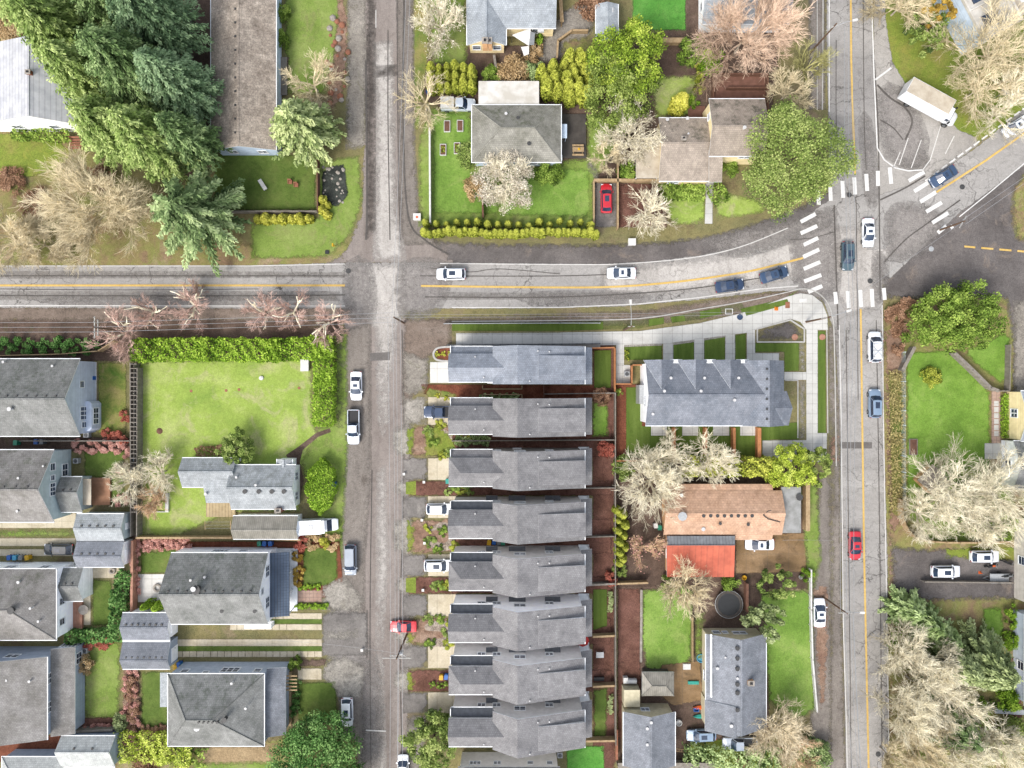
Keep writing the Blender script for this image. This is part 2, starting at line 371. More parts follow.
for n_, a, b in (('w_blue','#b7c1d0','#aab4c4'),('w_sage','#adbbbd','#a0aeb1'),('w_white','#f0f2f4','#e4e6e9'),('w_slate','#98a3b2','#8b96a5'),('w_grey','#8b8a86','#7d7c79'),
                 ('w_taupe','#a79d90','#978d81'),('w_lt','#bdb9b1','#aeaaa2'),('w_cream','#e2d2a8','#d5c498'),('w_tan','#c29872','#b08862'),('w_beige','#bfb79c','#aaa288'),
                 ('w_ltblue','#b9c8da','#a9b9cc'),('w_dark','#58595c','#4d4e51'),('w_brown','#7a5f50','#6b5345')):
    plain(n_, a, b, 1.2, .75, planks=(2, .2, .12), k=.85)
plain('trim', '#dde0e2', '#cfd2d4', 2, .5, k=1.0); plain('trimdark', '#5b5f66', '#4c5056', 2, .6); plain('glass', '#26344a', '#3a4c66', .8, .08, 0, .9)
plain('vent', '#4d4d4d', '#3d3d3d', 5, .6); plain('ventw', '#dcdcdc', '#c8c8c8', 5, .5); plain('brick', '#a5654c', '#8c5440', 6, .9)
plain('cedar', '#c08457', '#aa7146', 2.5, .8, stretch=(1,1,.3)); plain('greywood', '#9a938a', '#80796f', 2.5, .85, stretch=(1,1,.3)); plain('brownwood', '#7d5a49', '#6a4a3b', 2.5, .85)
plain('tanwood', '#c0a782', '#a68c68', 2.5, .85); plain('pinkwood', '#c2917a', '#ac7c66', 1.5, .8, planks=(0,.16,.35)); plain('deckgrey', '#a39b91', '#8e867c', 1.5, .85, planks=(0,.16,.4))
plain('deckbrown', '#8b6354', '#795445', 1.2, .8, planks=(1,.16,.3)); plain('decktan', '#b98a6b', '#a67a5c', 1.2, .8, planks=(1,.16,.3)); plain('deckdark', '#57524d', '#48433f', 1.0, .8, planks=(1,.16,.3))
plain('decklight', '#c8b48c', '#b49e78', 1.2, .8, planks=(0,.5,.35))
plain('steel', '#b8bcc0', '#9da1a5', 4, .4, .6); plain('galv', '#c3c6c8', '#b0b3b5', 4, .5, .2); plain('concp', '#c9c7c2', '#b5b3ad', 2, .85); plain('stone', '#b2aba2', '#90887e', 1.5, .9)
plain('stonered', '#a67058', '#8f5f49', 1.5, .9); plain('black', '#26272a', '#1d1e20', 3, .5); plain('rubber', '#232323', '#2c2c2c', 3, .85); plain('rim', '#a9adb2', '#8c9095', 5, .3, .7)
plain('bark', '#6f5f50', '#574a3e', 3, .95); plain('barkpale', '#c9bfae', '#ab9f8d', 3, .95); plain('polewood', '#7a6250', '#66503f', 2, .9)
plain('insul', '#b9b9b6', '#a1a19e', 3, .4); plain('wire', '#a4a7aa', '#95989b', 3, .5); plain('lens', '#e9eef2', '#d8dfe6', 3, .2); plain('redlens', '#b0201c', '#8c1a17', 3, .3); plain('amber', '#e68a2a', '#d87b1f', 3, .3)
for n_, a in (('binblue','#2f6fc4'),('bingreen','#3aa07e'),('binyellow','#e2b21e'),('bingrey','#8b8f92'),('tarpblue','#3b8fd4'),('redpl','#d02a24'),('orange','#e2672a'),('teal','#37a99a'),('skyblue','#58b4dc'),('blackpl','#303234'),('whitepl','#ebeae6')):
    plain(n_, a, None, 3, .45)
for n_, a in (('c_white','#e9edf2'),('c_silver','#a9b4c2'),('c_navy','#2f4463'),('c_dkblue','#39506e'),('c_teal','#4d6570'),('c_steel','#8aa0b8'),('c_red','#d02a38'),('c_red2','#d8303c'),('c_black','#30373c'),('c_grey','#8f99a6'),('c_slate','#46566c'),('c_palegrey','#c3ccd6')):
    plain(n_, a, None, .4, .28, .15, .5, coat=.7, k=1.0 if n_ in ('c_white','c_palegrey') else 1.25)
for n_, d, m, l in (('l_fir','#3a4f30','#6f8a54','#a3b880'),('l_firlight','#475c30','#879f55','#bccb85'),('l_firpale','#4b5c34','#8a9c60','#c5cf96'),('l_fircool','#3a5038','#6b8760','#9cb48a'),('l_broad','#3c5a22','#6d8f38','#a3bb5b'),
                    ('l_olive','#4a5a28','#76893f','#a8b466'),('l_lime','#525f20','#8b9536','#bdc158'),('l_yellow','#6f7326','#a5a83c','#d0cd66'),('l_hedge','#3c5a18','#779a2c','#adc850'),('l_dkgreen','#4a6238','#869c60','#b8c990'),('l_cedar','#405632','#7d9460','#bccb96'),
                    ('l_dense','#3a4f1e','#6f8a36','#a3b85a'),('l_round','#284420','#527c3c','#8cae68'),('l_blossom','#8f8574','#c2b8a6','#e6dfd0'),('l_rust','#6b4c3a','#917058','#b39278'),('l_pink','#8a5c52','#bd8a7e','#dbb0a4'),('l_gold','#7a6428','#ad9040','#cdb263'),
                    ('l_red','#74382e','#a3584a','#c27d6a'),('l_tan','#8d7450','#b79c72','#d6c09a'),('l_greygreen','#566540','#8c9a66','#bcc792'),('l_lightgreen','#4a5f30','#7f9449','#b0bb74'),('l_limebright','#6f8326','#a9bb42','#d6de74'),('l_bright','#4a6620','#8aa336','#bfcc5e'),('l_drygrass','#7d7448','#978c5c','#b3a674')):
    leafmat(n_, d, m, l)
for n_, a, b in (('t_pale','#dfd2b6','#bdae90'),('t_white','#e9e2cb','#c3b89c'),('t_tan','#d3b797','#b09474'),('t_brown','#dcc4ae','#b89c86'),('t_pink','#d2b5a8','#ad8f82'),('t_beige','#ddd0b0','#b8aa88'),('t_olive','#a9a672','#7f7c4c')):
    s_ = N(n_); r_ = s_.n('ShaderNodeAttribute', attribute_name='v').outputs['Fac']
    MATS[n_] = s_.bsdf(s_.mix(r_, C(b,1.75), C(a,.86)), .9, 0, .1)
# ------------------------------------------------------------------ foliage
def quads(c, u, v, val):
    n = len(c); V = np.empty((n,4,3)); V[:,0] = c-u-v; V[:,1] = c+u-v; V[:,2] = c+u+v; V[:,3] = c-u+v
    return V.reshape(-1,3), np.arange(n*4).reshape(-1,4), np.repeat(val, 4)
def leaves(c, size, val, up=.6, aspect=.7):
    n = len(c); nr = rng.normal(size=(n,3)); nr[:,2] = np.abs(nr[:,2])+up; nr /= np.linalg.norm(nr, axis=1)[:,None]
    t = rng.normal(size=(n,3)); u = np.cross(nr, t); u /= np.linalg.norm(u, axis=1)[:,None]; v = np.cross(nr, u)
    s = size*rng.uniform(.6, 1.25, n)[:,None]*.5
    return quads(c, u*s, v*s*aspect, val)
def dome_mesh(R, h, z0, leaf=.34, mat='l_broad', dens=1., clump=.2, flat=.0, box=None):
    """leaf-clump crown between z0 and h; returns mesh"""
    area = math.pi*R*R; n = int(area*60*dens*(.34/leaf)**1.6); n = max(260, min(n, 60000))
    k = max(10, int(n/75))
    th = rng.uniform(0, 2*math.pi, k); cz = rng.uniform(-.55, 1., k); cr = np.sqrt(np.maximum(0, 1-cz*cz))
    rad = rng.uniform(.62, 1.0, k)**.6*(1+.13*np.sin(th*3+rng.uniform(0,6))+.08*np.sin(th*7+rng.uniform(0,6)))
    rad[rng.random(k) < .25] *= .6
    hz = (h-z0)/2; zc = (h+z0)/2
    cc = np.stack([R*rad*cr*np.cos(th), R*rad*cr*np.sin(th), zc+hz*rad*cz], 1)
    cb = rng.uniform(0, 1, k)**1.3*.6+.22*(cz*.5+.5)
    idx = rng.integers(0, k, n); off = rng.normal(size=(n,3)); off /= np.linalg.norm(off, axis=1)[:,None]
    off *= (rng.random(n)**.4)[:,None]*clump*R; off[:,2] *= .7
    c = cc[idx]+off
    val = np.clip(cb[idx]+.35*off[:,2]/(clump*R)+rng.normal(0,.1,n), 0, 1)  # leaves paler toward crown and clump tops, shading painted into their colour
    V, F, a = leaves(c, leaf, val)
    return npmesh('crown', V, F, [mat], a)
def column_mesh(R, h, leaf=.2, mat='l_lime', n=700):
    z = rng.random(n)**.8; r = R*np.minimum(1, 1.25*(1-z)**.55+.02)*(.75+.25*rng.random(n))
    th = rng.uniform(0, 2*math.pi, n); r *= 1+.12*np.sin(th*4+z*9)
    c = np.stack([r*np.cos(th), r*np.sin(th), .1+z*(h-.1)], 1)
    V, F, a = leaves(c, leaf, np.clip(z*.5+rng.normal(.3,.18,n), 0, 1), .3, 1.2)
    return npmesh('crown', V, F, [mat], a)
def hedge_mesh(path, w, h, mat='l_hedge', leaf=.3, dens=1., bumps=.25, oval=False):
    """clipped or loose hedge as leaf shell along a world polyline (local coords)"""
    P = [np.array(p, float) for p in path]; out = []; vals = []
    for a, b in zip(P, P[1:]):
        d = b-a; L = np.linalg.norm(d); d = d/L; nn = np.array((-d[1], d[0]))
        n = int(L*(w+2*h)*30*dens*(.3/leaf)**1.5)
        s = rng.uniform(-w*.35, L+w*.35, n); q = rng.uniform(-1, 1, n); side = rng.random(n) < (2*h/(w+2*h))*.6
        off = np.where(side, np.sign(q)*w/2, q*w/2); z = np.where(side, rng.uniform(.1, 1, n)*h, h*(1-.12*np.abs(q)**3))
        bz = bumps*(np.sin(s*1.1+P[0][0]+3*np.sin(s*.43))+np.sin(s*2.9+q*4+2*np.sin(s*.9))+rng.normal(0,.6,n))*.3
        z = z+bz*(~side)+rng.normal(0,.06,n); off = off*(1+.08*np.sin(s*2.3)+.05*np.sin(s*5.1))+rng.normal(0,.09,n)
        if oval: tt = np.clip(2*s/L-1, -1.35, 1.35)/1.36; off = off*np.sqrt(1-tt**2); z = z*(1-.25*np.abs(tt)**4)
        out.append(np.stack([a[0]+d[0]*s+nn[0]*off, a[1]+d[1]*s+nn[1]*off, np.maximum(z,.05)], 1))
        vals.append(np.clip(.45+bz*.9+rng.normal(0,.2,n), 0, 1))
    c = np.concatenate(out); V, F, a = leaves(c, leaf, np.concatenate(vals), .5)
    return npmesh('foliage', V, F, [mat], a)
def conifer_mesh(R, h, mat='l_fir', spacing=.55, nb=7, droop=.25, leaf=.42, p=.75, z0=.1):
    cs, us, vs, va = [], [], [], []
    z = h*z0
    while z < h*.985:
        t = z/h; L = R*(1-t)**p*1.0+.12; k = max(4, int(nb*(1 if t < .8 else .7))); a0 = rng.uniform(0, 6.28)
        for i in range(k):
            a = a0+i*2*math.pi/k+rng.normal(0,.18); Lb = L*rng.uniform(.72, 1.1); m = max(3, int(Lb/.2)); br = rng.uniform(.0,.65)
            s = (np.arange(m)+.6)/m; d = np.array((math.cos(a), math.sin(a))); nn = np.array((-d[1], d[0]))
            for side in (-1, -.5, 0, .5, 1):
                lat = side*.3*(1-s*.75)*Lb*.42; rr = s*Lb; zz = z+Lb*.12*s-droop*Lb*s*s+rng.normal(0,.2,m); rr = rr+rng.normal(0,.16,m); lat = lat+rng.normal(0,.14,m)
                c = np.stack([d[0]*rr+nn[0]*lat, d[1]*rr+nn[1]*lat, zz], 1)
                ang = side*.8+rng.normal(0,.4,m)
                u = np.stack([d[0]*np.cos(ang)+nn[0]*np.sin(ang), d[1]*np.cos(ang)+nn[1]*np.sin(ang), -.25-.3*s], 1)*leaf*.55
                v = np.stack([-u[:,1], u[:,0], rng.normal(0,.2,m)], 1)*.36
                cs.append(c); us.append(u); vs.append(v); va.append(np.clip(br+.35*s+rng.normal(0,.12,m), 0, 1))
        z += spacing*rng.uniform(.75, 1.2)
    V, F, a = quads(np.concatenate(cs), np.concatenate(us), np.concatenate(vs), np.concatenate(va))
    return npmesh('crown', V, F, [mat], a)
def trunk_mb(h, r, mat='bark', lean=0.):
    m = MB(); pts = [(0,0,-.1)]+[(lean*t*random.uniform(.5,1.2), random.uniform(-.1,.1)*t, h*t) for t in (.3,.65,1)]
    for i, (a, b) in enumerate(zip(pts, pts[1:])): m.tube(a, b, r*(1-.25*i), r*(1-.25*(i+1)), 8)
    return m
def bare_mesh(R, h, seed, twig=.05, mat='t_pale', kids=4, levels=4, upness=.6, thick=.17, blossom=0., limbs=6):
    rd = random.Random(seed); segs = []; tips = []
    def grow(p, d, L, lev, r):
        n = 3 if lev <= 1 else 2; pts = [p]; dd = Vector(d)
        for i in range(n):
            dd = (dd+Vector((rd.gauss(0,.2), rd.gauss(0,.2), rd.gauss(.02,.14)))).normalized()
            q = pts[-1]+dd*(L/n); segs.append((pts[-1], q, r*(1-.3*i/n), r*(1-.3*(i+1)/n), lev)); pts.append(q)
        if lev >= levels: tips.append(pts[-1]); return
        kk = kids+(lev == levels-1)
        for i in range(kk):
            t = rd.uniform(.25, 1); j = min(n-1, int(t*n)); q = pts[j].lerp(pts[j+1], t*n-j)
            ax = Vector((rd.gauss(0,1), rd.gauss(0,1), rd.gauss(0,.7))).normalized()
            nd = (dd*rd.uniform(.7,1.2)+ax*rd.uniform(.35,.8)+Vector((q.x,q.y,0)).normalized()*.12+Vector((0,0,.12))).normalized()
            grow(q, nd, L*rd.uniform(.5,.85), lev+1, r*.52)
    z0 = h*.22; a0 = rd.uniform(0,6)
    for i in range(limbs):
        a = a0+i*6.283/limbs+rd.gauss(0,.25); ho = rd.uniform(.35, 1.1)
        grow(Vector((0,0,z0+rd.uniform(0,.15)*h)), Vector((math.cos(a)*ho, math.sin(a)*ho, upness+rd.uniform(-.2,.5))).normalized(), R*.62, 0, thick*.6)
    A = np.array([s[0] for s in segs]); B = np.array([s[1] for s in segs]); ra = np.array([s[2] for s in segs]); rb = np.array([s[3] for s in segs]); lv = np.array([s[4] for s in segs])
    rr = np.percentile(np.hypot(B[:,0], B[:,1]), 97); k = np.array((R/rr, R/rr, 1.))
    zz = np.percentile(B[:,2], 99); kz = (h-z0)/max(zz-z0, .1)
    for Q in (A, B): Q[:,2] = z0+(Q[:,2]-z0)*kz; Q *= k
    ra = np.maximum(ra, twig*.3); rb = np.maximum(rb, twig*.22)
    d = B-A; d /= np.linalg.norm(d, axis=1)[:,None]; t = rng.normal(size=d.shape); u = np.cross(d, t); u /= np.linalg.norm(u, axis=1)[:,None]; w = np.cross(d, u)
    Vs, Fs, vv, base = [], [], [], 0
    hn = (A[:,2]-z0)/max(h-z0, .1); val = np.clip(.0+1.0*hn+.35*(lv <= 1)+rng.normal(0,.2,len(A)), 0, 1)  # low inner twigs tinted darker, crown shade put into the colour
    for k3 in range(3):
        a1, a2 = 2.0944*k3, 2.0944*(k3+1)
        e1 = u*math.cos(a1)+w*math.sin(a1); e2 = u*math.cos(a2)+w*math.sin(a2)
        V = np.stack([A+e1*ra[:,None], A+e2*ra[:,None], B+e2*rb[:,None], B+e1*rb[:,None]], 1).reshape(-1,3)
        Vs.append(V); Fs.append(np.arange(len(V)).reshape(-1,4)+base); vv.append(np.repeat(val,4)); base += len(V)
    mats = [mat]
    return npmesh('crown', np.concatenate(Vs), np.concatenate(Fs), mats, np.concatenate(vv)), np.array([tuple(t) for t in tips])*np.array((R/rr, R/rr, 1))
def sink(me, path_h):
    return me
# ================================================================== GROUND
g = MB(); g.face([(-900,-900,0),(900,-900,0),(900,900,0),(-900,900,0)])
gr = g.build('ground', 'm_ground'); gr['kind'] = 'structure'
ZL = [.004]
def lay(name, pix, mat, smooth=False, cell=1.1, z=None, **kw):
    if z is None or z < .07: ZL[0] += .0006; z = ZL[0]
    return sheet(name, pix, mat, z, smooth, cell, **kw)
# --- rough zones
lay('verge', [(-40,120),(60,130),(215,235),(345,240),(345,268),(-40,268)], 'm_rough', True)
lay('soil_bed', [(-60,318),(340,318),(345,362),(-60,362)], 'm_soil', cell=1.6)
lay('soil_bed', [(185,-30),(212,-30),(212,152),(200,220),(185,220)], 'm_soil', cell=1.6)
lay('yard_soil', [(425,60),(475,45),(640,40),(700,-20),(770,-20),(770,115),(700,130),(640,180),(600,190),(470,120),(425,100)], 'm_soil', True)
lay('verge', [(412,-30),(432,-30),(428,60),(420,130),(412,130)], 'm_mottled')
lay('lawn', [(428,-30),(466,-30),(468,60),(470,70),(430,62)], 'm_lawn', cell=1.2)
lay('verge', [(885,-30),(960,-30),(1040,20),(1040,100),(970,145),(940,120),(900,85),(884,60)], 'm_moss', True)
lay('verge', [(885,570),(1040,545),(1040,800),(885,800)], 'm_rough', cell=2)
lay('verge', [(882,330),(905,300),(1040,300),(1040,560),(890,545)], 'm_rough', True, cell=2)
lay('bark_chips', [(884,330),(905,318),(905,520),(889,540),(885,440)], 'm_brownleaf')
lay('verge', [(888,372),(905,372),(905,515),(892,520)], 'm_mottled')
lay('yard_soil', [(615,462),(820,462),(820,590),(615,590)], 'm_soil', cell=1.6)
lay('yard_soil', [(592,340),(616,340),(616,770),(592,770)], 'm_mulch', cell=1.4)
lay('yard_soil', [(617,585),(770,585),(770,800),(617,800)], 'm_soil', cell=1.6)
lay('mulch_strip', [(617,588),(641,588),(641,735),(617,745)], 'm_mulch')
lay('yard_soil', [(-30,436),(135,436),(135,452),(-30,452)], 'm_soil')
# --- asphalt network
main_N = [(-80,265),(100,265),(250,265),(350,262),(420,262),(520,263),(600,264),(650,261),(700,255),(745,244),(790,227),(828,200)]
main_S = [(833,330),(822,298),(800,291),(770,292),(700,300),(620,307),(520,309),(420,309),(250,309),(-80,308)]
lay('gravel_shoulder', [(410,262),(412,228),(440,240),(600,243),(700,236),(760,220),(800,205),(830,190),(830,240),(650,268),(410,268)], 'm_dark', True)
lay('shoulder', [(-80,304),(345,304),(400,318),(640,310),(760,292),(812,286),(830,300),(812,300),(785,305),(740,316),(640,326),(440,326),(345,322),(-80,322)], 'm_shoulder', cell=1.2)
lay('street', [(352,-80),(412,-80),(415,130),(418,215),(440,246),(462,266),(318,266),(345,250),(360,215),(364,100),(352,60)], 'm_street', False)
lay('gravel_shoulder', [(346,-40),(368,-40),(368,140),(362,150),(345,150)], 'm_gravel')
lay('dirt_lane', [(394,-60),(414,-60),(416,150),(420,215),(440,245),(400,246),(398,130)], 'm_shoulderns')
lay('street', [(342,315),(412,315),(410,800),(338,800),(348,560)], 'm_street')
lay('gravel_shoulder', [(336,330),(372,322),(372,480),(366,560),(366,800),(338,800)], 'm_shoulderns')
lay('gravel_shoulder', [(404,318),(452,318),(452,350),(430,356),(418,392),(410,405),(400,405)], 'm_shoulder')
lay('lot', [(884,300),(870,240),(905,205),(960,180),(1040,110),(1100,110),(1100,420),(1012,420),(1012,345),(1005,300)], 'm_dark')
lay('road', main_N+[(828,120),(826,60),(826,-80),(871,-80),(873,40),(878,150),(882,250),(884,330),(884,420),(888,560),(890,820),(846,820),(842,600),(839,430),(836,360)]+main_S, 'm_asphalt', cell=1.4)
lay('road', [(868,235),(925,181),(975,148),(1040,95),(1100,50),(1100,110),(1024,166),(959,214),(884,285)], 'm_asphalt', cell=1.4)
lay('road', [(872,-80),(884,-80),(886,20),(893,62),(905,82),(960,130),(985,140),(930,182),(880,215),(874,120)], 'm_asphaltns')
lay('shoulder', [(808,-60),(827,-60),(826,110),(808,110)], 'm_shoulderns')
lay('shoulder', [(827,318),(838,330),(841,440),(843,600),(848,820),(828,820),(829,600),(829,470)], 'm_shoulderns')
lay('shoulder', [(880,330),(886,332),(893,540),(900,575),(900,610),(892,640),(888,640),(888,500)], 'm_brownleaf')
lay('driveway', [(890,545),(925,548),(1030,546),(1030,600),(925,602),(892,590)], 'm_dark')
lay('driveway', [(945,548),(1020,545),(1020,562),(945,560)], 'm_moss')
lay('lane', [(820,470),(832,480),(832,800),(808,800),(812,600),(815,520)], 'm_shoulderns')
lay('verge', [(811,585),(829,585),(829,700),(819,712)], 'm_brownleaf')
# light worn centre
lay('worn_surface', [(372,40),(394,40),(396,120),(398,210),(408,262),(372,262),(374,130)], 'm_lightpatch')
lay('worn_surface', [(348,262),(425,262),(415,306),(398,325),(394,372),(391,372),(390,420),(383,440),(377,420),(374,330),(360,308)], 'm_lightpatch')
lay('worn_surface', [(376,470),(386,465),(390,560),(384,640),(388,800),(372,800),(375,640)], 'm_lightpatch')
lay('worn_surface', [(600,268),(760,250),(800,232),(830,225),(878,228),(905,205),(930,215),(880,270),(878,310),(850,320),(838,300),(800,280),(700,292),(600,302)], 'm_lightpatch', cell=1.6)
lay('asphalt_patch', [(367,-60),(377,-60),(376,60),(376,230),(367,240),(366,90)], 'm_tyremark')
lay('asphalt_patch', [(370,353),(390,352),(390,360),(370,361)], 'm_patch', noedge=True)
lay('asphalt_patch', [(840,442),(872,442),(872,448.5),(840,448.5)], 'm_patch', noedge=True)
lay('asphalt_patch', [(829,434),(839.5,434),(839.5,462),(829,462)], 'm_brownleaf')
lay('asphalt_patch', [(376,66),(397,64),(398,76),(376,78)], 'm_tyremark')
for q in ([(-80,291),(340,291),(340,301),(-80,300)], [(-80,271),(200,271),(345,272),(345,278),(-80,279)], [(430,292),(560,293),(640,292),(640,299),(430,300)]): lay('tyre_track', q, 'm_track')
lay('road', [(868,198),(935,176),(935,200),(885,250),(866,250)], 'm_asphalt')
lay('asphalt_patch', [(903,152),(925,150),(930,165),(915,172),(900,166)], 'm_track', True)
for q in ([(876,90),(905,88),(930,140),(918,168),(884,158)], [(792,222),(836,215),(838,300),(800,296),(790,262)], [(884,215),(905,200),(945,215),(930,250),(890,262)], [(872,250),(890,262),(884,300),(874,300)], [(345,262),(372,262),(376,318),(346,320)], [(400,262),(452,264),(440,312),(400,318)],
          [(360,700),(372,640),(384,700),(380,768),(362,768)], [(700,240),(800,215),(835,205),(828,228),(740,258)], [(858,120),(872,120),(880,200),(866,205)], [(530,292),(640,291),(640,304),(530,306)], [(60,296),(250,296),(250,306),(60,306)], [(330,600),(366,620),(366,690),(330,690)]):
    lay('asphalt_stain', q, 'm_stain', True)
for p, w_ in (([(834,205),(835,240),(837,300),(838,330)],.22), ([(874,60),(878,130),(879,200),(880,300)],.2), ([(-60,276),(345,276)],.14), ([(-60,295.5),(200,296),(345,295)],.16), ([(420,276),(560,276),(640,273)],.14), ([(425,297),(560,297),(680,290),(760,278)],.16),
              ([(856,200),(857,300),(858,400)],.12), ([(846,330),(848,500),(851,768)],.12), ([(876,320),(879,500),(882,768)],.14), ([(836,40),(836,120),(838,180)],.12), ([(863,0),(864,120),(866,170)],.12), ([(877,85),(890,98),(905,108),(912,122),(905,140)],.3), ([(880,120),(893,128),(903,140)],.2),
              ([(880,200),(905,188),(925,176)],.25), ([(884,262),(905,240),(925,225),(960,200)],.2), ([(388,30),(388,120),(390,240)],.14), ([(366,60),(367,200),(366,240)],.3), ([(404,0),(403,120),(408,215),(425,240),(450,255)],.25), ([(397,0),(398,150),(400,240)],.1),
              ([(402,330),(404,470),(400,620),(402,768)],.14), ([(372,470),(370,620),(371,768)],.14), ([(367,610),(367,658)],.14), ([(790,240),(812,238),(834,232)],.12), ([(430,268),(470,272),(500,269),(560,274)],.1), ([(0,289),(120,290),(260,289)],.1)):
    strip('asphalt_seam', curvepts(p, 5), w_, 'm_seam', .068, .6)
# --- lane paint
PZ = .075
def paint(name, path, w, mat='m_white'): return strip(name, path, w, mat, PZ, .5)
paint('yellow_line', [(-80,285.5),(345,285.5)], .32, 'm_yellow')
paint('yellow_line', curvepts([(421,286),(560,287.5),(620,286.5),(680,281.5),(740,273),(772,266),(803,258)]), .32, 'm_yellow')
paint('yellow_line', [(850,-80),(851,60),(853,125),(855,175)], .3, 'm_yellow')
paint('yellow_line', [(860.5,309),(862,420),(864,560),(867,700),(869.5,820)], .3, 'm_yellow')
paint('yellow_line', [(936,192.5),(985,161),(1040,122)], .32, 'm_yellow')
paint('edge_line', [(-80,266),(250,266),(345,264)], .14, 'm_whiteworn')
paint('edge_line', [(-80,305.5),(250,306),(345,306)], .16, 'm_whiteworn')
paint('edge_line', [(452,307.5),(560,307.5),(640,304),(700,297.5),(760,289),(798,286)], .16, 'm_whiteworn')
paint('edge_line', curvepts([(440,263.5),(560,264.5),(620,264),(690,258),(740,247),(788,228)]), .14, 'm_whiteworn')
paint('edge_line', [(829,-80),(829,60),(829,112)], .16)
paint('edge_line', [(871,-80),(872,20),(874,80),(876,125),(877,148),(884,160),(895,168),(908,171),(922,170)], .2)
paint('edge_line', [(882,305),(883,400),(884,470),(886,580),(888,700),(889,820)], .14, 'm_whiteworn')
paint('edge_line', [(839,325),(841,420),(842,520),(843,620),(846,720),(848,820)], .14, 'm_whiteworn')
paint('edge_line', [(959,217),(990,192),(1040,150)], .16)
paint('edge_line', [(875,80),(891,68)], .28)
for a, b in (((900,152),(893,168)),((908,138),(899,165)),((921,140),(911,168)),((930,160),(921,172)),((941,124),(930,160)),((954,136),(945,154))):
    paint('parking_line', [a, b], .14, 'm_whiteworn')
for k in range(13):
    t0 = k/13; a = (925+105*t0, 181-77*t0); b = (925+105*(t0+.055), 181-77*(t0+.055))
    paint('lane_dash', [a, b], .26)
for a, b in (((964,246.5),(975,247.5)),((981,248),(993,249)),((999,249.5),(1011,250.5)),((1017,251),(1028,252))): paint('yellow_dash', [a, b], .3, 'm_yellow')
def bars(lst, w=.62):
    for a, b in lst: paint('crosswalk_bar', [a, b], w)
bars([((818,190),(818.6,205)),((830,187),(830.6,201)),((842.2,181),(843,198)),((854,177.5),(855,194.5)),((866,174),(867,191)),((889.5,167.5),(891,184)),((877.5,171),(877.8,186))])
bars([((800.5,222),(815.5,214)),((800.5,233.5),(817,226)),((803.5,245),(818,238)),((803,257),(819,249.5)),((803.5,269),(820,262)),((804,281.5),(821,275)),((808,292),(822,286))])
bars([((847.5,291),(848.5,308)),((860,290),(861,307)),((871.5,289),(872.5,307)),((883.5,288),(884.5,300)),((835,292),(836,304))])
bars([((908.5,181),(924,172)),((914,191.5),(929,182)),((920,202),(936,192)),((926,212),(941.5,202.5)),((932,223),(948,213)),((937.5,233),(946,226)),((950,228),(952.5,226))])
paint('stop_line', [(366,730),(386,731)], .2, 'm_whiteworn'); paint('stop_line', [(376,10),(376,28)], .12, 'm_whiteworn')
# --- concrete
walk_N = [(456,333),(560,332.5),(640,331),(700,323),(742,313),(786,297),(800,293),(812,295),(822,303),(827,315),(828,330)]
walk_S = [(817,330),(806,330),(800,322),(790,319),(770,325),(746,333),(700,339),(664,344),(600,345.5),(456,346)]
CZ = .1
lay('sidewalk', walk_N+walk_S, 'm_concrete', z=CZ, cell=1.2)
lay('sidewalk', [(806,329),(817.5,329),(817.5,433),(827,433),(826,462),(762,462),(762,440.5),(806,440)], 'm_concrete', z=CZ+.004, cell=1.2)
for q in ([(663,343),(673,343),(673,361),(663,361)], [(694,339),(704,338),(704,361),(694,361)], [(725,335),(735,334),(735,361),(725,361)], [(746.5,331),(755,329),(755,353),(779,353),(779,361),(746.5,361)],
          [(784,372),(806,372),(806,380),(784,380)], [(616,344),(624,344),(624,365),(616,365)], [(651,425),(667,425),(667,435.5),(651,435.5)], [(682,425),(698,425),(698,435.5),(682,435.5)],
          [(713,425),(729,425),(729,435.5),(713,435.5)], [(740,425),(757,425),(757,435.5),(740,435.5)], [(616,365),(632,365),(632,383.5),(616,383.5)]):
    lay('footpath', q, 'm_concrete', z=CZ+.006+.0005*random.random())
lay('gravel_strip', [(799,343),(805.5,343),(805.5,371),(799,371)], 'm_gravelpale'); lay('gravel_strip', [(799,381),(805.5,381),(805.5,439),(799,439)], 'm_gravelpale')
lay('retention_basin', [(757,330),(788,321),(802,328),(803,340),(757,341)], 'm_dark')
# --- turf
lay('yard_mulch', [(616,384),(648,384),(648,426),(642,426),(642,386),(616,386),(616,462),(770,462),(770,456),(616,440)], 'm_mulchred')
lay('yard_mulch', [(616,384),(650,384),(650,462),(616,462)], 'm_mulchred')
lay('verge', [(452,322.5),(560,322),(640,320),(664,317),(664,324),(640,328.5),(560,331),(452,331)], 'm_turf'); lay('verge', [(742,313),(740,309),(770,302),(786,300),(788,296),(800,289),(786,299),(788,305),(760,311)], 'm_turf')
lay('verge', [(670,317),(742,303),(745,309),(700,319),(672,323)], 'm_turf')
lay('verge', [(744,310),(787,299),(789,304),(746,316)], 'm_turf', z=CZ+.01)
for q in ([(624,347),(662,345),(662,360),(625,360)], [(673,344.5),(694,341.5),(694,361),(673,361)], [(704,340),(725,336.5),(725,361),(704,361)], [(735,335),(746,333),(746,360),(735,360)],
          [(755,343),(799,343),(799,371),(784,371),(784,352),(755,352)], [(762,425),(799,422),(799,439.5),(762,439.5)], [(626,387),(642,387),(642,426),(770,426),(770,458),(626,458)], [(817.5,331),(825.5,331),(826,433),(817.5,433)]):
    lay('lawn', q, 'm_turf', z=.035+.0005*random.random())
lay('border', [(624,344.6),(662,343),(662,345.5),(624,347)], 'm_gravelpale', z=.05); lay('border', [(704,338),(725,334),(725,337),(704,340.5)], 'm_gravelpale', z=.051); lay('border', [(673,343),(694,339.8),(694,342),(673,345)], 'm_gravelpale', z=.052)
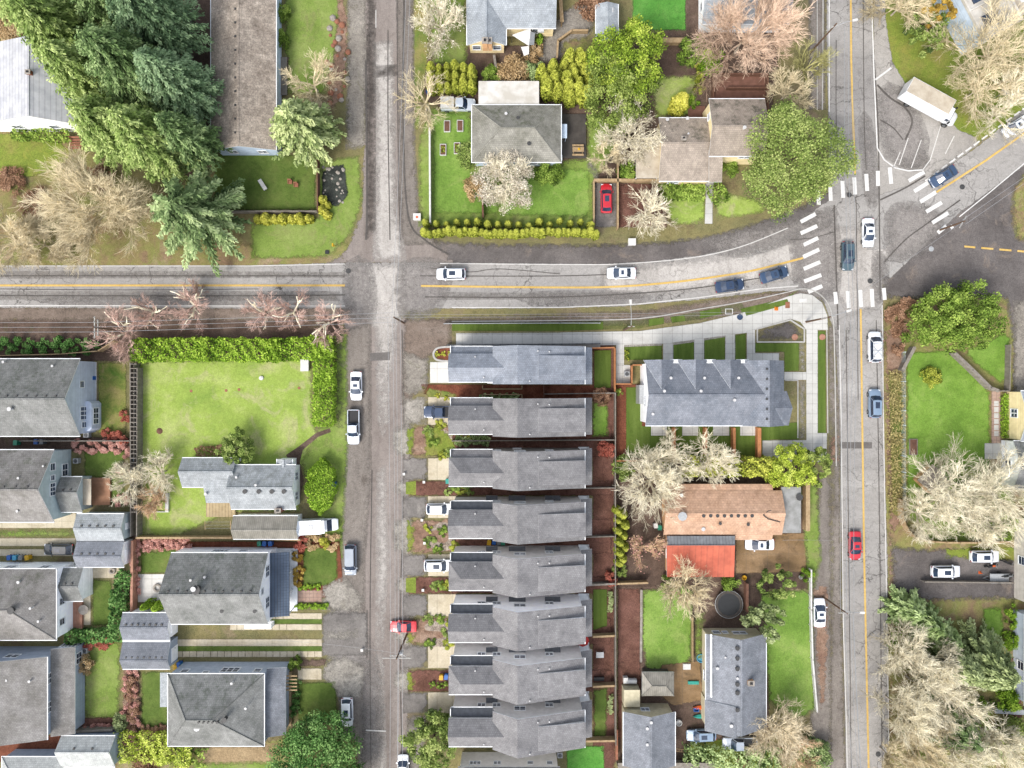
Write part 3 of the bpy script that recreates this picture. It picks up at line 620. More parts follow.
# --- left of the small street, north block
lay('lawn', [(214,152),(316,155),(316,211),(214,211)], 'm_lawndark')
lay('lawn', [(283,-30),(346,-30),(336,60),(326,95),(286,95)], 'm_lawn')
lay('rock_garden', [(338,-10),(348,10),(347,70),(338,108),(325,105),(332,60)], 'm_brownleaf', True)
lay('lawn', [(316,160),(360,155),(364,200),(352,235),(330,258),(250,260),(250,222),(318,216)], 'm_lawn')
lay('rock_bed', [(321,168),(345,163),(349,195),(338,207),(322,205)], 'm_pond')
lay('deck_bed', [(277,56),(290,56),(288,96),(277,96)], 'm_soil')
lay('lawn', [(0,133),(62,142),(70,160),(30,178),(-30,170)], 'm_moss', True)
# --- big block N of main road
lay('lawn', [(418,140),(430,108),(472,105),(474,165),(560,165),(563,160),(586,158),(586,115),(606,110),(618,150),(594,182),(596,232),(418,228)], 'm_lawn')
lay('lawn', [(432,112),(470,112),(472,170),(500,190),(500,215),(432,214)], 'm_lawngrn', z=.03)
lay('lawn', [(500,168),(590,168),(592,218),(500,216)], 'm_lawngrn', z=.031)
lay('lawn', [(632,-30),(686,-30),(686,31),(632,31)], 'm_lawngreen'); lay('lawn', [(650,76),(697,75),(697,116),(655,118)], 'm_lawnbright')
lay('lawn', [(668,183),(705,183),(705,224),(672,226),(664,205)], 'm_lawnbright'); lay('lawn', [(714,188),(775,205),(760,214),(716,221)], 'm_lawnbright')
lay('front_path', [(706,185),(713,185),(712.5,224),(704.5,224)], 'm_concrete', z=.05)
lay('parking_pad', [(594,180),(618,180),(618,228),(594,228)], 'm_darktop'); lay('planting_bed', [(618,183),(665,183),(668,228),(618,228)], 'm_mulch')
lay('yard_path', [(560,12),(590,2),(594,30),(560,60),(535,60),(545,35)], 'm_gravel', True); lay('lawn', [(561,38),(594,36),(600,60),(560,66)], 'm_rough')
lay('path', [(590,160),(598,168),(599,180),(595,180),(586,168)], 'm_gravel', True)
# --- left block south of the main road
lay('lawn', [(137,360),(312,358),(314,425),(326,440),(300,470),(300,512),(232,512),(180,536),(136,537)], 'm_lawnbright', cell=1.5)
lay('lawn', [(334,335),(348,330),(349,450),(343,560),(330,560),(300,462),(318,426),(334,424)], 'm_lawn', cell=1.3)
lay('path', [(286,455),(298,447),(316,433),(330,428),(331,432),(318,437),(303,450),(300,462),(304,480),(300,500),(296,470)], 'm_soil', z=.04, noedge=True)
lay('patio', [(84,362),(97,362),(97,402),(84,402)], 'm_concwhite', z=.05)
lay('lawn', [(98,362),(127,362),(127,434),(98,434)], 'm_mottled'); lay('alley', [(130,362),(137,362),(137,770),(130,770)], 'm_soil'); lay('lawn', [(84,450),(125,449),(125,505),(110,505),(110,478),(84,478)], 'm_lawndark')
lay('driveway', [(-30,521),(76,521),(76,528),(-30,528)], 'm_concold', z=.05); lay('driveway', [(-30,538),(76,538),(76,546),(-30,546)], 'm_concold', z=.05); lay('driveway', [(-30,549),(76,549),(76,556),(-30,556)], 'm_concold', z=.05)
lay('lawn', [(-30,529),(76,529),(76,537.5),(-30,537.5)], 'm_lawn'); lay('patio', [(90,566),(122,566),(118,578),(90,578)], 'm_concold', z=.05)
lay('patio', [(53,513),(76,513),(76,521),(50,521)], 'm_concold', z=.045)
lay('lawn', [(92,579),(113,579),(113,626),(92,626)], 'm_lawndark'); lay('lawn', [(83,640),(122,638),(120,720),(83,718)], 'm_lawn'); lay('lawn', [(141,671),(169,671),(169,735),(141,735)], 'm_lawndark')
lay('footpath', [(74,676),(83,676),(83,722),(74,722)], 'm_concold', z=.05); lay('footpath', [(83,568),(91,568),(91,625),(83,625)], 'm_concold', z=.05)
lay('yard_soil', [(60,718),(135,716),(135,740),(60,742)], 'm_mulch'); lay('planting_bed', [(-30,735),(62,735),(62,762),(-30,762)], 'm_mulchred'); lay('verge', [(112,736),(270,742),(280,800),(112,800)], 'm_rough')
lay('planting_bed', [(122,640),(142,672),(142,740),(122,740)], 'm_brownleaf')
lay('mulch_strip', [(136,541),(300,541),(300,548),(136,548)], 'm_mulchred'); lay('lawn', [(140,552),(182,548),(172,574),(140,574)], 'm_lawndark'); lay('patio', [(138,574),(168,574),(168,602),(138,602)], 'm_concwhite', z=.05)
lay('planting_bed', [(296,541),(340,541),(344,590),(330,598),(296,598)], 'm_mulchred'); lay('lawn', [(303,547),(338,546),(338,578),(330,586),(302,587)], 'm_lawndark', z=.05)
lay('driveway', [(268,613),(322,613),(322,619),(268,619)], 'm_concold', z=.05); lay('driveway', [(230,624),(322,624),(322,630),(230,630)], 'm_concold', z=.05); lay('lawn', [(270,619),(322,619),(322,623.5),(270,623.5)], 'm_lawndark', z=.048)
lay('driveway', [(176,639),(322,639),(322,646),(176,646)], 'm_concold', z=.05); lay('driveway', [(176,651),(322,651),(322,657),(176,657)], 'm_concold', z=.05); lay('lawn', [(176,646),(322,646),(322,651),(176,651)], 'm_lawndark', z=.048)
lay('apron', [(322,612),(368,612),(368,656),(322,656)], 'm_darktop', z=.05); lay('gravel_bed', [(322,630),(360,628),(364,636),(350,640),(322,640)], 'm_gravelpale', z=.056)
lay('footpath', [(296,590),(322,590),(322,602),(296,602)], 'm_paver', z=.05); lay('planting_bed', [(296,603),(335,603),(332,609),(296,609)], 'm_mulch', z=.05); lay('gravel_shoulder', [(322,586),(345,575),(366,600),(360,612),(322,611)], 'm_gravelpale')
lay('gravel_shoulder', [(322,662),(345,655),(366,665),(362,700),(340,700),(322,680)], 'm_gravelpale')
lay('footpath', [(298,668),(322,668),(322,679.5),(298,679.5)], 'm_concold', z=.05); lay('planting_bed', [(292,658),(335,658),(325,667),(292,667)], 'm_soil'); lay('lawn', [(297,682),(336,681),(339,720),(298,722)], 'm_lawndark')
lay('verge', [(264,735),(360,735),(360,800),(264,800)], 'm_rough')
lay('bare_patch', [(200,744),(270,744),(275,770),(200,768)], 'm_drypatch2')
lay('verge', [(190,762),(280,760),(290,800),(190,800)], 'm_lawn')
# --- row house frontages
lay('walkway', [(456,334),(456,346),(600,346),(600,334)], 'm_concrete', z=CZ+.002)
lay('planting_bed', [(437,348),(452,347),(600,348),(600,352),(452,362),(437,360)], 'm_mulchred', z=.04)
lay('driveway', [(430,362),(453,362),(453,383),(430,383)], 'm_concwhite', z=.05); lay('apron', [(402,350),(430,358),(430,384),(424,392),(402,400)], 'm_gravel')
lay('planting_bed', [(421,384),(428,384),(600,385),(600,400),(450,400),(424,394)], 'm_mulchred', z=.03)
lay('planting_bed', [(421,386),(460,394),(458,404),(430,402)], 'm_mottled', z=.036)
DY = [(362,383),(397,425),(458,480),(496,518),(554,576),(594,616),(645,668),(692,713)]
for y0, y1 in DY[1:]:
    lay('driveway', [(428,y0),(456,y0),(456,y1),(428,y1)], 'm_concold', z=.05); lay('apron', [(402,y0-1),(428,y0),(428,y1),(402,y1+1)], 'm_darktop' if y0 > 430 else 'm_gravelpale')
for i, (y0, y1) in enumerate(((425,457),(480,496),(518,554),(576,594),(617,645),(669,692))):
    gm = 'm_gravelpale'
    lay('gravel_bed', [(392+2*(i%2),y0+8),(398,y0+1),(414,y0),(414,y1),(398,y1-1),(393,y1-7)], gm, True)
    lay('planting_bed', [(408,y0+.5),(456,y0),(456,y1),(408,y1)], ('m_brownleaf','m_mulch')[i%2]); lay('planting_bed', [(406,y0+2),(416,y0+1),(416,y1-1),(406,y1-2)], 'm_moss')
    lay('side_yard', [(452,y0),(612,y0),(612,y1),(452,y1)], 'm_mulch')
for q in ([(434,432),(446,430),(452,437),(452,449),(446,446),(440,438)], [(434,448),(444,450),(446,455),(436,454)], [(427,526),(434,526),(440,522),(450,524),(454,532),(454,546),(444,551),(432,548),(426,540),(436,541),(444,543),(449,538),(447,529),(440,529),(430,531)],
          [(426,624),(440,620),(454,624),(454,633),(438,631),(426,630)], [(426,640),(440,638),(455,635),(455,645),(430,646)]):
    lay('pebble_river', q, 'm_rockbed', True, z=.06, cell=.5, noedge=True)
lay('planting_bed', [(424,426),(440,426),(456,440),(456,457),(424,457)], 'm_moss', z=.045)
lay('gravel_bed', [(405,713),(428,715),(424,768),(405,800)], 'm_gravel')
for q, m in (([(594,350),(611,350),(611,388),(594,388)], 'm_turf'), ([(592,402),(608,400),(609,437),(592,437)], 'm_lawnvivid'), ([(593,589),(607,589),(607,626),(593,630)], 'm_turf'), ([(593,688),(608,686),(607,737),(593,737)], 'm_lawndark'), ([(566,746),(604,745),(606,800),(566,800)], 'm_lawngreen')):
    lay('lawn', q, m, z=.036)
lay('lawn', [(642,590),(680,584),(693,590),(692,662),(668,672),(646,670),(641,640)], 'm_lawngrn')
lay('patio', [(660,664),(700,660),(704,700),(672,706),(655,690)], 'm_concbrown'); lay('lawn', [(694,612),(706,612),(704,660),(694,660)], 'm_lawn'); lay('verge', [(690,738),(770,740),(790,800),(675,800)], 'm_moss')
lay('driveway', [(735,534),(806,532),(807,572),(735,574)], 'm_concbrown', z=.03); lay('lawn', [(760,592),(812,588),(816,712),(790,722),(768,700)], 'm_lawngrn')
lay('lawn', [(800,484),(818,480),(822,560),(815,590),(806,590),(803,535)], 'm_lawn')
lay('lawn', [(905,352),(952,350),(990,392),(990,460),(990,480),(960,500),(906,500)], 'm_lawnvivid', cell=1.5); lay('lawn', [(960,352),(1010,330),(1011,380),(1000,384)], 'm_lawnvivid')
lay('lawn', [(906,490),(1010,470),(1020,540),(930,545),(906,515)], 'm_lawn', z=.03); lay('verge', [(1012,300),(1040,300),(1040,400),(1012,400)], 'm_gravel')
lay('footpath', [(991,391),(1000,391),(1000,455),(991,455)], 'm_paver', z=.05); lay('patio', [(984,443),(1001,443),(1001,459),(984,459)], 'm_concrete', z=.055)
for y in range(6): lay('paving_slab', [(993.5,401+y*6),(998,401+y*6),(998,406+y*6),(993.5,406+y*6)], 'm_concrete', z=.06)
lay('lawn', [(1002,394),(1010,394),(1010,438),(1002,438)], 'm_lawnvivid')
lay('lawn', [(982,608),(1002,606),(1004,640),(984,642)], 'm_lawnvivid'); lay('yard_soil', [(1000,660),(1020,655),(1022,725),(1004,715)], 'm_mulch')
lay('wet_ground', [(1012,185),(1040,170),(1040,235),(1014,240)], 'm_rough', True)
# kerbs as real steps
def kerb(path, w=.16, h=.13, mat='concp'):
    P = [np.array(W(*p)) for p in path]; m = MB()
    for a, b in zip(P, P[1:]):
        d = (b-a)/np.linalg.norm(b-a); n = np.array((-d[1], d[0]))*w/2; e = d*.02
        m.prism([tuple(a-n-e), tuple(b-n+e), tuple(b+n+e), tuple(a+n-e)], 0, h+random.random()*.004)
    o = m.build('kerb', mat); o['kind'] = 'structure'
kerb(curvepts([(452,321.5),(560,320.5),(640,318.5),(700,309),(742,302),(786,292.5),(800,289),(814,291),(826,301),(832,316),(834,340),(835.5,430),(836,466)],4))
kerb([(823,-60),(822.5,60),(822,110)]); kerb([(817,-60),(817,110)], .12, .1)
kerb([(826.5,330),(827.5,433)], .14, .15)
kerb([(757,342),(804,342),(804,329),(790,320),(757,329),(757,342)], .22, .2); kerb([(785,380.5),(797.5,380.5),(797.5,438)], .15, .2)
kerb(curvepts([(456,346.8),(446,347),(437,348.5),(433.5,354),(437,360),(452,361.5)],4)+[(452,361.5)], .3, .15); kerb([(446,347),(600,346.5)], .3, .16)
# ================================================================== BUILDINGS
class House:
    def __init__(s, name, label, cat, px, py, group=None, rz=0.):
        x, y = W(px, py); s.x, s.y, s.rz = x, y, rz
        s.r = thing(name, label, cat, (x,y,0), rz, group)
    def L(s, px, py, z=0):
        x, y = W(px, py, z); x -= s.x; y -= s.y; c, n = math.cos(-s.rz), math.sin(-s.rz)
        return (x*c-y*n, x*n+y*c)
    def gut(s, boxes, ze, trim):
        for q_ in boxes: q = MB(); q.box(*q_, ze-.13, ze-.01); q.build('gutter', trim, s.r)
    def rect(s, r, z):
        a = s.L(r[0], r[1], z); b = s.L(r[2], r[3], z); return (a[0], b[0], b[1], a[1])   # x0,x1,y0(south),y1(north)
    def walls(s, x0, x1, y0, y1, zt, mat, gable=None, zr=None, ridge=None, z0=0., name='wall'):
        m = MB(); m.box(x0, x1, y0, y1, z0, zt)
        if gable == 'x':      # ridge runs east-west: gable triangles on W and E
            for xa, xb in ((x0, x0+.2),(x1-.2, x1)):
                for q in (xa, xb): pass
                A = [(xa,y0,zt),(xa,y1,zt),(xa,ridge,zr)]; B = [(xb,y0,zt),(xb,y1,zt),(xb,ridge,zr)]
                m.face(A[::-1]); m.face(B); [m.face([A[i],A[(i+1)%3],B[(i+1)%3],B[i]]) for i in (1,2)]
        if gable == 'y':
            for ya, yb in ((y0, y0+.2),(y1-.2, y1)):
                A = [(x0,ya,zt),(x1,ya,zt),(ridge,ya,zr)]; B = [(x0,yb,zt),(x1,yb,zt),(ridge,yb,zr)]
                m.face(A); m.face(B[::-1]); [m.face([A[i],A[(i+1)%3],B[(i+1)%3],B[i]]) for i in (1,2)]
        m.build(name, mat, s.r); return dict(x0=x0, x1=x1, y0=y0, y1=y1, z0=z0, z1=zt)
    def gable(s, r, ze, zr, axis, wall, roof, trim='trim', ov=.35, ridge=None, t=.16, z0=0., local=False, vents=0, gut=True):
        x0, x1, y0, y1 = r if local else s.rect(r, ze)
        if axis == 'x': rg = (y0+y1)/2 if ridge is None else (ridge if local else s.L(0, ridge, zr)[1])
        else: rg = (x0+x1)/2 if ridge is None else (ridge if local else s.L(ridge, 0, zr)[0])
        m = MB()
        if axis == 'x':
            m.slab([(x0,y0,ze),(x1,y0,ze),(x1,rg,zr),(x0,rg,zr)], t); m.slab([(x0,rg,zr),(x1,rg,zr),(x1,y1,ze),(x0,y1,ze)], t)
            sl = (zr-ze)/max(min(rg-y0, y1-rg), .1)
            m.box(x0+.05, x1-.05, rg-.14, rg+.14, zr-.06, zr+.03, 0, 0)
        else:
            m.slab([(x0,y0,ze),(rg,y0,zr),(rg,y1,zr),(x0,y1,ze)], t); m.slab([(rg,y0,zr),(x1,y0,ze),(x1,y1,ze),(rg,y1,zr)], t)
            sl = (zr-ze)/max(min(rg-x0, x1-rg), .1)
            m.box(rg-.14, rg+.14, y0+.05, y1-.05, zr-.06, zr+.03, 0, 0)
        ro = m.build('roof', [roof, trim], s.r)
        if gut:
            s.gut(((x0, x1, y0-.12, y0-.003), (x0, x1, y1+.003, y1+.12)) if axis == 'x' else ((x0-.12, x0-.003, y0, y1), (x1+.003, x1+.12, y0, y1)), ze, trim)
        zt = ze-t+.06
        b = s.walls(x0+ov, x1-ov, y0+ov, y1-ov, zt, wall, axis, zr-t-.03, rg, z0)
        if vents:
            for i in range(vents):
                f = (i+1)/(vents+1)
                if axis == 'x': c = (x0+(x1-x0)*f, rg+.45); zz = zr-.45*sl
                else: c = (rg-.45, y0+(y1-y0)*f); zz = zr-.45*sl
                v = MB(); v.box(c[0]-.14, c[0]+.14, c[1]-.14, c[1]+.14, zz-.1, zz+.14); v.build('vent', 'vent', ro)
        b.update(ro=ro, ze=ze, zr=zr, X0=x0, X1=x1, Y0=y0, Y1=y1, rg=rg, ax=axis); return b
    def hip(s, r, ze, zr, axis, wall, roof, trim='trim', ov=.4, ins=None, t=.16, z0=0., local=False, gut=True):
        x0, x1, y0, y1 = r if local else s.rect(r, ze); m = MB()
        if axis == 'x':
            i0, i1 = ins or ((y1-y0)/2,)*2; yc = (y0+y1)/2; A = (x0+i0, yc, zr); B = (x1-i1, yc, zr)
            m.slab([(x0,y0,ze),(x1,y0,ze),B,A], t); m.slab([(x1,y1,ze),(x0,y1,ze),A,B], t)
            m.slab([(x0,y1,ze),(x0,y0,ze),A], t); m.slab([(x1,y0,ze),(x1,y1,ze),B], t)
        else:
            i0, i1 = ins or ((x1-x0)/2,)*2; xc = (x0+x1)/2; A = (xc, y0+i0, zr); B = (xc, y1-i1, zr)
            m.slab([(x0,y0,ze),A,B,(x0,y1,ze)], t); m.slab([(x1,y0,ze),(x1,y1,ze),B,A], t)
            m.slab([(x0,y0,ze),(x1,y0,ze),A], t); m.slab([(x0,y1,ze),B,(x1,y1,ze)], t)
        ca = MB()
        for c in ((x0,y0),(x1,y0),(x1,y1),(x0,y1)):
            e = min((A, B), key=lambda q: math.dist(q[:2], c)); ca.tube((c[0],c[1],ze), e, .09, n=5)
        ca.tube(A, B, .1, n=5)
        ro = m.build('roof', [roof, trim], s.r); ca.build('ridge_cap', roof, ro)
        if gut:
            s.gut(((x0-.12, x1+.12, y0-.12, y0-.003), (x0-.12, x1+.12, y1+.003, y1+.12), (x0-.12, x0-.003, y0, y1), (x1+.003, x1+.12, y0, y1)), ze, trim)
        b = s.walls(x0+ov, x1-ov, y0+ov, y1-ov, ze-t+.06, wall, z0=z0)
        b.update(ro=ro, ze=ze, zr=zr, X0=x0, X1=x1, Y0=y0, Y1=y1, A=A, B=B, ax=axis); return b
    def slabroof(s, pts, roof, trim='trim', t=.14, name='roof'):
        """pts: (px,py,z) survey points"""
        m = MB(); m.slab([(*s.L(p[0],p[1],p[2]), p[2]) for p in pts], t); return m.build(name, [roof, trim], s.r)
    def boxpart(s, name, r, z0, z1, mat, parent=None):
        x0, x1, y0, y1 = s.rect(r, z1); m = MB(); m.box(x0, x1, y0, y1, z0, z1); return m.build(name, mat, parent or s.r)
    def win(s, b, side, u, zc, w=1.2, h=1.2, n=1, fr='trim'):
        """window on one wall of block b: frame and, as sub-part, its pane"""
        f = MB(); g = MB()
        if side in 'EW':
            X = b['x1'] if side == 'E' else b['x0']; sg = 1 if side == 'E' else -1; c = b['y0']+(b['y1']-b['y0'])*u
            P = lambda m, a0, a1, z0, z1, d0, d1: m.box(min(X+sg*d0, X+sg*d1), max(X+sg*d0, X+sg*d1), c+a0, c+a1, z0, z1)
        else:
            Y = b['y1'] if side == 'N' else b['y0']; sg = 1 if side == 'N' else -1; c = b['x0']+(b['x1']-b['x0'])*u
            P = lambda m, a0, a1, z0, z1, d0, d1: m.box(c+a0, c+a1, min(Y+sg*d0, Y+sg*d1), max(Y+sg*d0, Y+sg*d1), z0, z1)
        tr = .12
        P(f, -w/2-tr, w/2+tr, zc+h/2, zc+h/2+tr, .0, .09); P(f, -w/2-tr, w/2+tr, zc-h/2-tr, zc-h/2, .0, .13)
        for i in range(n+1):
            a = -w/2-tr+(w+tr)*i/n; P(f, a, a+tr, zc-h/2, zc+h/2, .0, .08)
        P(f, -w/2, w/2, zc-.03, zc+.03, .0, .05)
        P(g, -w/2, w/2, zc-h/2, zc+h/2, -.05, .03)
        fo = f.build('window', fr, s.r); g.build('pane', 'glass', fo)
    def door(s, b, side, u, mat='w_slate', w=1., h=2.1):
        m = MB(); k = MB()
        if side in 'EW':
            X = b['x1'] if side == 'E' else b['x0']; sg = .06 if side == 'E' else -.06; c = b['y0']+(b['y1']-b['y0'])*u
            m.box(min(X,X+sg), max(X,X+sg), c-w/2, c+w/2, .1, .1+h); k.box(min(X+sg,X+2*sg), max(X+sg,X+2*sg), c+w*.35, c+w*.42, 1, 1.1)
        else:
            Y = b['y1'] if side == 'N' else b['y0']; sg = .06 if side == 'N' else -.06; c = b['x0']+(b['x1']-b['x0'])*u
            m.box(c-w/2, c+w/2, min(Y,Y+sg), max(Y,Y+sg), .1, .1+h); k.box(c+w*.35, c+w*.42, min(Y+sg,Y+2*sg), max(Y+sg,Y+2*sg), 1, 1.1)
        d = m.build('door', mat, s.r); k.build('handle', 'steel', d)
    def stack(s, px, py, z, w=.25, h=.35, mat='ventw', name='vent_pipe', l=None):
        x, y = s.L(px, py, z); m = MB(); l = l or w
        if name == 'chimney':
            m.box(x-w/2, x+w/2, y-l/2, y+l/2, z-1.6, z+h, 0); m.box(x-w/2-.06, x+w/2+.06, y-l/2-.06, y+l/2+.06, z+h, z+h+.08, 1)
            m.box(x-w/5, x+w/5, y-l/5, y+l/5, z+h+.08, z+h+.25, 2); m.build(name, [mat, 'stone', 'black'], s.r)
        elif name == 'skylight': m.box(x-w/2,x+w/2,y-w/2,y+w/2,z-.3,z+h); m.build(name, mat, s.r)
        else:
            m.tube((x,y,z-.5), (x,y,z+h), w/2, n=8); m.tube((x,y,z+h), (x,y,z+h+.06), w*.8, n=8); m.build(name, mat, s.r)
# --- north-west block
h = House('white_house', 'white house with white metal gable roof beside the tall firs', 'house', 30, 92)
b = h.gable((-22,46,76,124), 4.2, 7.4, 'y', 'w_white', 'r_white', ridge=28); h.stack(31,74,7.0,.7,.7,'brick','chimney',.6); h.win(b,'S',.3,2.2,1.4,1.2,2); h.win(b,'S',.7,2.2,1.2,1.2)
h = House('long_house', 'long house with weathered brown shingle roof north of the fenced lawn', 'house', 245, 60)
b = h.gable((211,-26,276,150), 3.6, 5.4, 'y', 'w_ltblue', 'r_brown', ridge=238, vents=12); h.win(b,'S',.25,1.8,1.3,1.1,2); h.win(b,'S',.75,1.8,1.3,1.1,2)
h = House('grey_hip_house', 'house with pale blue grey roof, cream walls and double chimney at the top edge', 'house', 510, 10)
b = h.gable((467,-30,556,28), 3.3, 5.3, 'x', 'w_cream', 'r_light'); b2 = h.gable((467,-8,506,45), 3.3, 5.0, 'y', 'w_cream', 'r_light', ridge=486)
h.stack(485,43,4.2,.8,.8,'w_tan','chimney',.9); h.stack(490,43,4.0,.6,.7,'w_tan','chimney',.9); h.win(b2,'S',.2,1.8,1.1,1.1); h.win(b2,'S',.8,1.8,1.1,1.1); h.win(b,'S',.75,1.8,1.6,1.1,2); h.stack(541,29,3.2,.9,.1,'ventw','skylight')
h = House('garden_shed', 'small garden shed with pale grey roof and skylight beside yellow green cypress', 'shed', 607, 22)
h.gable((596,4,618,34), 2.6, 3.3, 'y', 'w_ltblue', 'r_light', ov=.2); h.stack(611,10,2.9,.7,.08,'ventw','skylight')
h = House('hidden_house', 'grey roofed house mostly hidden by the large bare brown tree', 'house', 735, 0)
b = h.gable((702,-30,790,24), 3.3, 5.2, 'x', 'w_white', 'r_light', vents=4); h.win(b,'W',.4,1.8)
h = House('hip_roof_house', 'grey hip roofed house with white flat annex above the garden beds', 'house', 517, 134)
b = h.hip((472,105,561,162), 3.3, 5.7, 'x', 'w_ltblue', 'r_mossy', ins=(4.6,4.2)); h.win(b,'S',.2,1.8,1.4,1.1,2); h.win(b,'S',.7,1.8,1.4,1.1,2); h.win(b,'E',.6,1.8); h.door(b,'E',.3)
h.stack(506,114,4.4,.3,.2); h.stack(518,118,4.7,.35,.15,'vent'); h.stack(529,144,4.6,.4,.2,'vent'); h.stack(526,128,5.7,3.2,.06,'galv','vent_strip',.3) if False else None
m = MB(); x0,x1,y0,y1 = h.rect((478.5,81,539,106),3.0); m.box(x0,x1,y0,y1,2.85,3.0,0,1); 
for a in (x0+.2,x1-.2):
    for c in (y0+1.2,y1-.2): m.box(a-.08,a+.08,c-.08,c+.08,0,2.85,1)
m.build('annex_roof', ['r_flatwhite','trim'], h.r)
h = House('split_level_house', 'tan shingled split level house with brown terrace and front path', 'house', 712, 140)
b = h.gable((659,118,712,181), 3.2, 5.0, 'x', 'w_cream', 'r_beige', ridge=143, ov=.3); b2 = h.gable((709,99,765,156), 5.0, 6.8, 'x', 'w_cream', 'r_beige', ridge=126, ov=.3)
h.slabroof([(709,150,5.1),(723,150,5.1),(722,182,3.6),(709,182,3.6)], 'r_beige'); 
h.win(b2,'S',.7,3.8,1.6,1.1,2); h.win(b,'S',.3,1.7,1.6,1.2,2); h.win(b2,'W',.75,4.0,.9,.9); h.stack(683,139,4.9,.7,.4,'stone','chimney',.5); h.stack(667,120,3.3,.35,.3); h.stack(687,119,3.3,.35,.3); h.stack(744,128,6.8,.35,.3); h.stack(688,134,4.4,.2,.2)
m = MB(); x0,x1,y0,y1 = h.rect((636,138,660,178),2.6); m.box(x0,x1,y0,y1,2.48,2.6,0,1)
for a in (x0+.15,x1-.3):
    for c in (y0+.2,y1-.2): m.box(a-.07,a+.07,c-.07,c+.07,0,2.48,1)
m.build('carport_roof', ['r_flatbeige','trim'], h.r)
m = MB(); x0,x1,y0,y1 = h.rect((706,180,714,189),.6)
for k in range(4): m.box(x0,x1,y0+.32*k,y1,.14*k,.14*k+.14)
m.build('front_steps', 'concp', h.r)
h = House('white_flat_house', 'white flat roofed house with skylights behind bare branches in the corner', 'house', 968, 12, rz=math.radians(28))
m = MB(); m.box(-4.2,2.0,-5.6,5,0,5.2,0); m.build('wall','w_ltblue',h.r); m = MB(); m.box(-4.5,2.2,-5.9,5.2,5.2,5.35,0,0); m.box(-4.5,-4.2,-5.9,5.2,5.35,5.7,0); m.box(1.9,2.2,-5.9,5.2,5.35,5.7,0); m.box(-4.2,1.9,-5.9,-5.6,5.35,5.7,0); m.box(-4.2,1.9,-1,-.8,5.35,5.75); ro=m.build('roof','r_flatwhite',h.r)
for x,y in ((-2.2,-3.4),(-2.2,.6)): m = MB(); m.box(x-1,x+1,y-.9,y+.9,5.35,5.6); m.build('skylight','glass',ro)
m = MB(); m.box(2.3,12,-4.6,8,0,4.4); m.build('wall','w_lt',h.r); m = MB(); m.box(2.25,12.4,-5,8.4,4.4,4.6,0,1); m.box(2.25,2.6,-5,8.4,4.6,4.9,1); m.box(4,7.2,-3.4,-2.9,4.6,4.9,1); m.build('roof',['r_flatbeige','trim'],h.r)
# --- left column south of main road
h = House('blue_house', 'pale blue two storey house with grey gable roof beside the main road', 'house', 40, 398)
b = h.gable((-62,359,80,436), 4.5, 8.2, 'x', 'w_blue', 'r_dark', ridge=399, vents=14, ov=.3)
h.win(b,'E',.28,3.0,1.9,1.9,3); h.win(b,'E',.68,3.6,.9,.9); h.win(b,'E',.12,3.0,.8,1.2) ; x0,x1,y0,y1 = b['x1'],b['x1']+.9,b['y0']+.3,b['y0']+5
m = MB(); m.prism([(x0,y0),(x1-.4,y0),(x1,y0+.4),(x1,y1-.4),(x1-.4,y1),(x0,y1)],0,2.6); bay = m.build('bay','w_blue',h.r)
bb = dict(x0=x0,x1=x1,y0=y0,y1=y1); h.win(bb,'E',.5,1.5,2.4,1.3,3); h.stack(10,409,7.8,.4,.2); h.stack(4,362,5.0,.25,.2); h.stack(53,366,5.2,.25,.2)
h = House('sage_house', 'sage green house with grey gable roof and small deck on the left', 'house', 35, 487)
b = h.gable((-60,450,54,522), 4.6, 8.2, 'x', 'w_sage', 'r_grey', ridge=490, vents=9, ov=.3)
h.win(b,'E',.45,4.5,1.8,1.1,3); h.win(b,'E',.78,4.5,1.0,1.0); h.win(b,'E',.62,4.5,.7,.8); h.win(b,'E',.7,1.6,1.8,1.2,2)
b2 = h.gable((61,477,82,512), 2.9, 4.3, 'x', 'w_sage', 'r_dark', ridge=493, ov=.2, vents=2)
h.boxpart('pergola_roof', (82,479,91,505), 2.3, 2.42, 'r_flatbeige'); h.boxpart('deck', (91,478,110,505), 0, .45, 'decktan'); h.stack(44,466,6,.2,.2); h.stack(19,478,7,.25,.2); h.stack(1,480,7,.3,.2); h.stack(18,511,6,.25,.2)
for i, (y0, y1, rg, lb, wl) in enumerate(((514,541,529,'sage walled garage with grey gable roof, north half of the shared pair','w_sage'),(541.5,567,557,'white walled garage with blue grey gable roof, south half of the shared pair','w_white'))):
    h = House('garage', lb, 'garage', 102, (y0+y1)/2, 'garages at the back of the left yards')
    b = h.gable((76.5,y0,124,y1), 2.9, 3.8, 'x', wl, 'r_cottage' if i == 0 else 'r_east', ridge=rg, ov=.2, vents=5); h.door(b,'E',.5,'w_white')
h = House('white_hip_house', 'white house with grey hip roof and slatted pink deck on the left', 'house', 30, 604)
b = h.hip((-62,569,56,640), 4.8, 7.6, 'x', 'w2_white', 'r_grey', ins=(5,5.2), ov=.15); h.win(b,'E',.2,3.2,.9,1.1); h.win(b,'E',.5,3.2,.9,1.1); h.win(b,'E',.8,3.2,.9,1.1); h.win(b,'N',.55,3.2,1.4,1.1,2); h.win(b,'N',.85,3.2,1.2,1.1,2)
b2 = h.gable((63,568,83,601), 2.9, 4.2, 'x', 'w_white', 'r_dark', ridge=587, ov=.2, vents=2); h.stack(12,610,7.5,.7,.3,'vent'); h.stack(19,582,5.8,.3,.2); h.stack(31,608,6.8,.25,.2); h.stack(39,621,6,.25,.2)
h.boxpart('deck', (66,602,82,631), 0, .5, 'pinkwood')
h = House('slate_blue_house', 'slate blue house with grey roofs on two levels at the left edge', 'house', 25, 700)
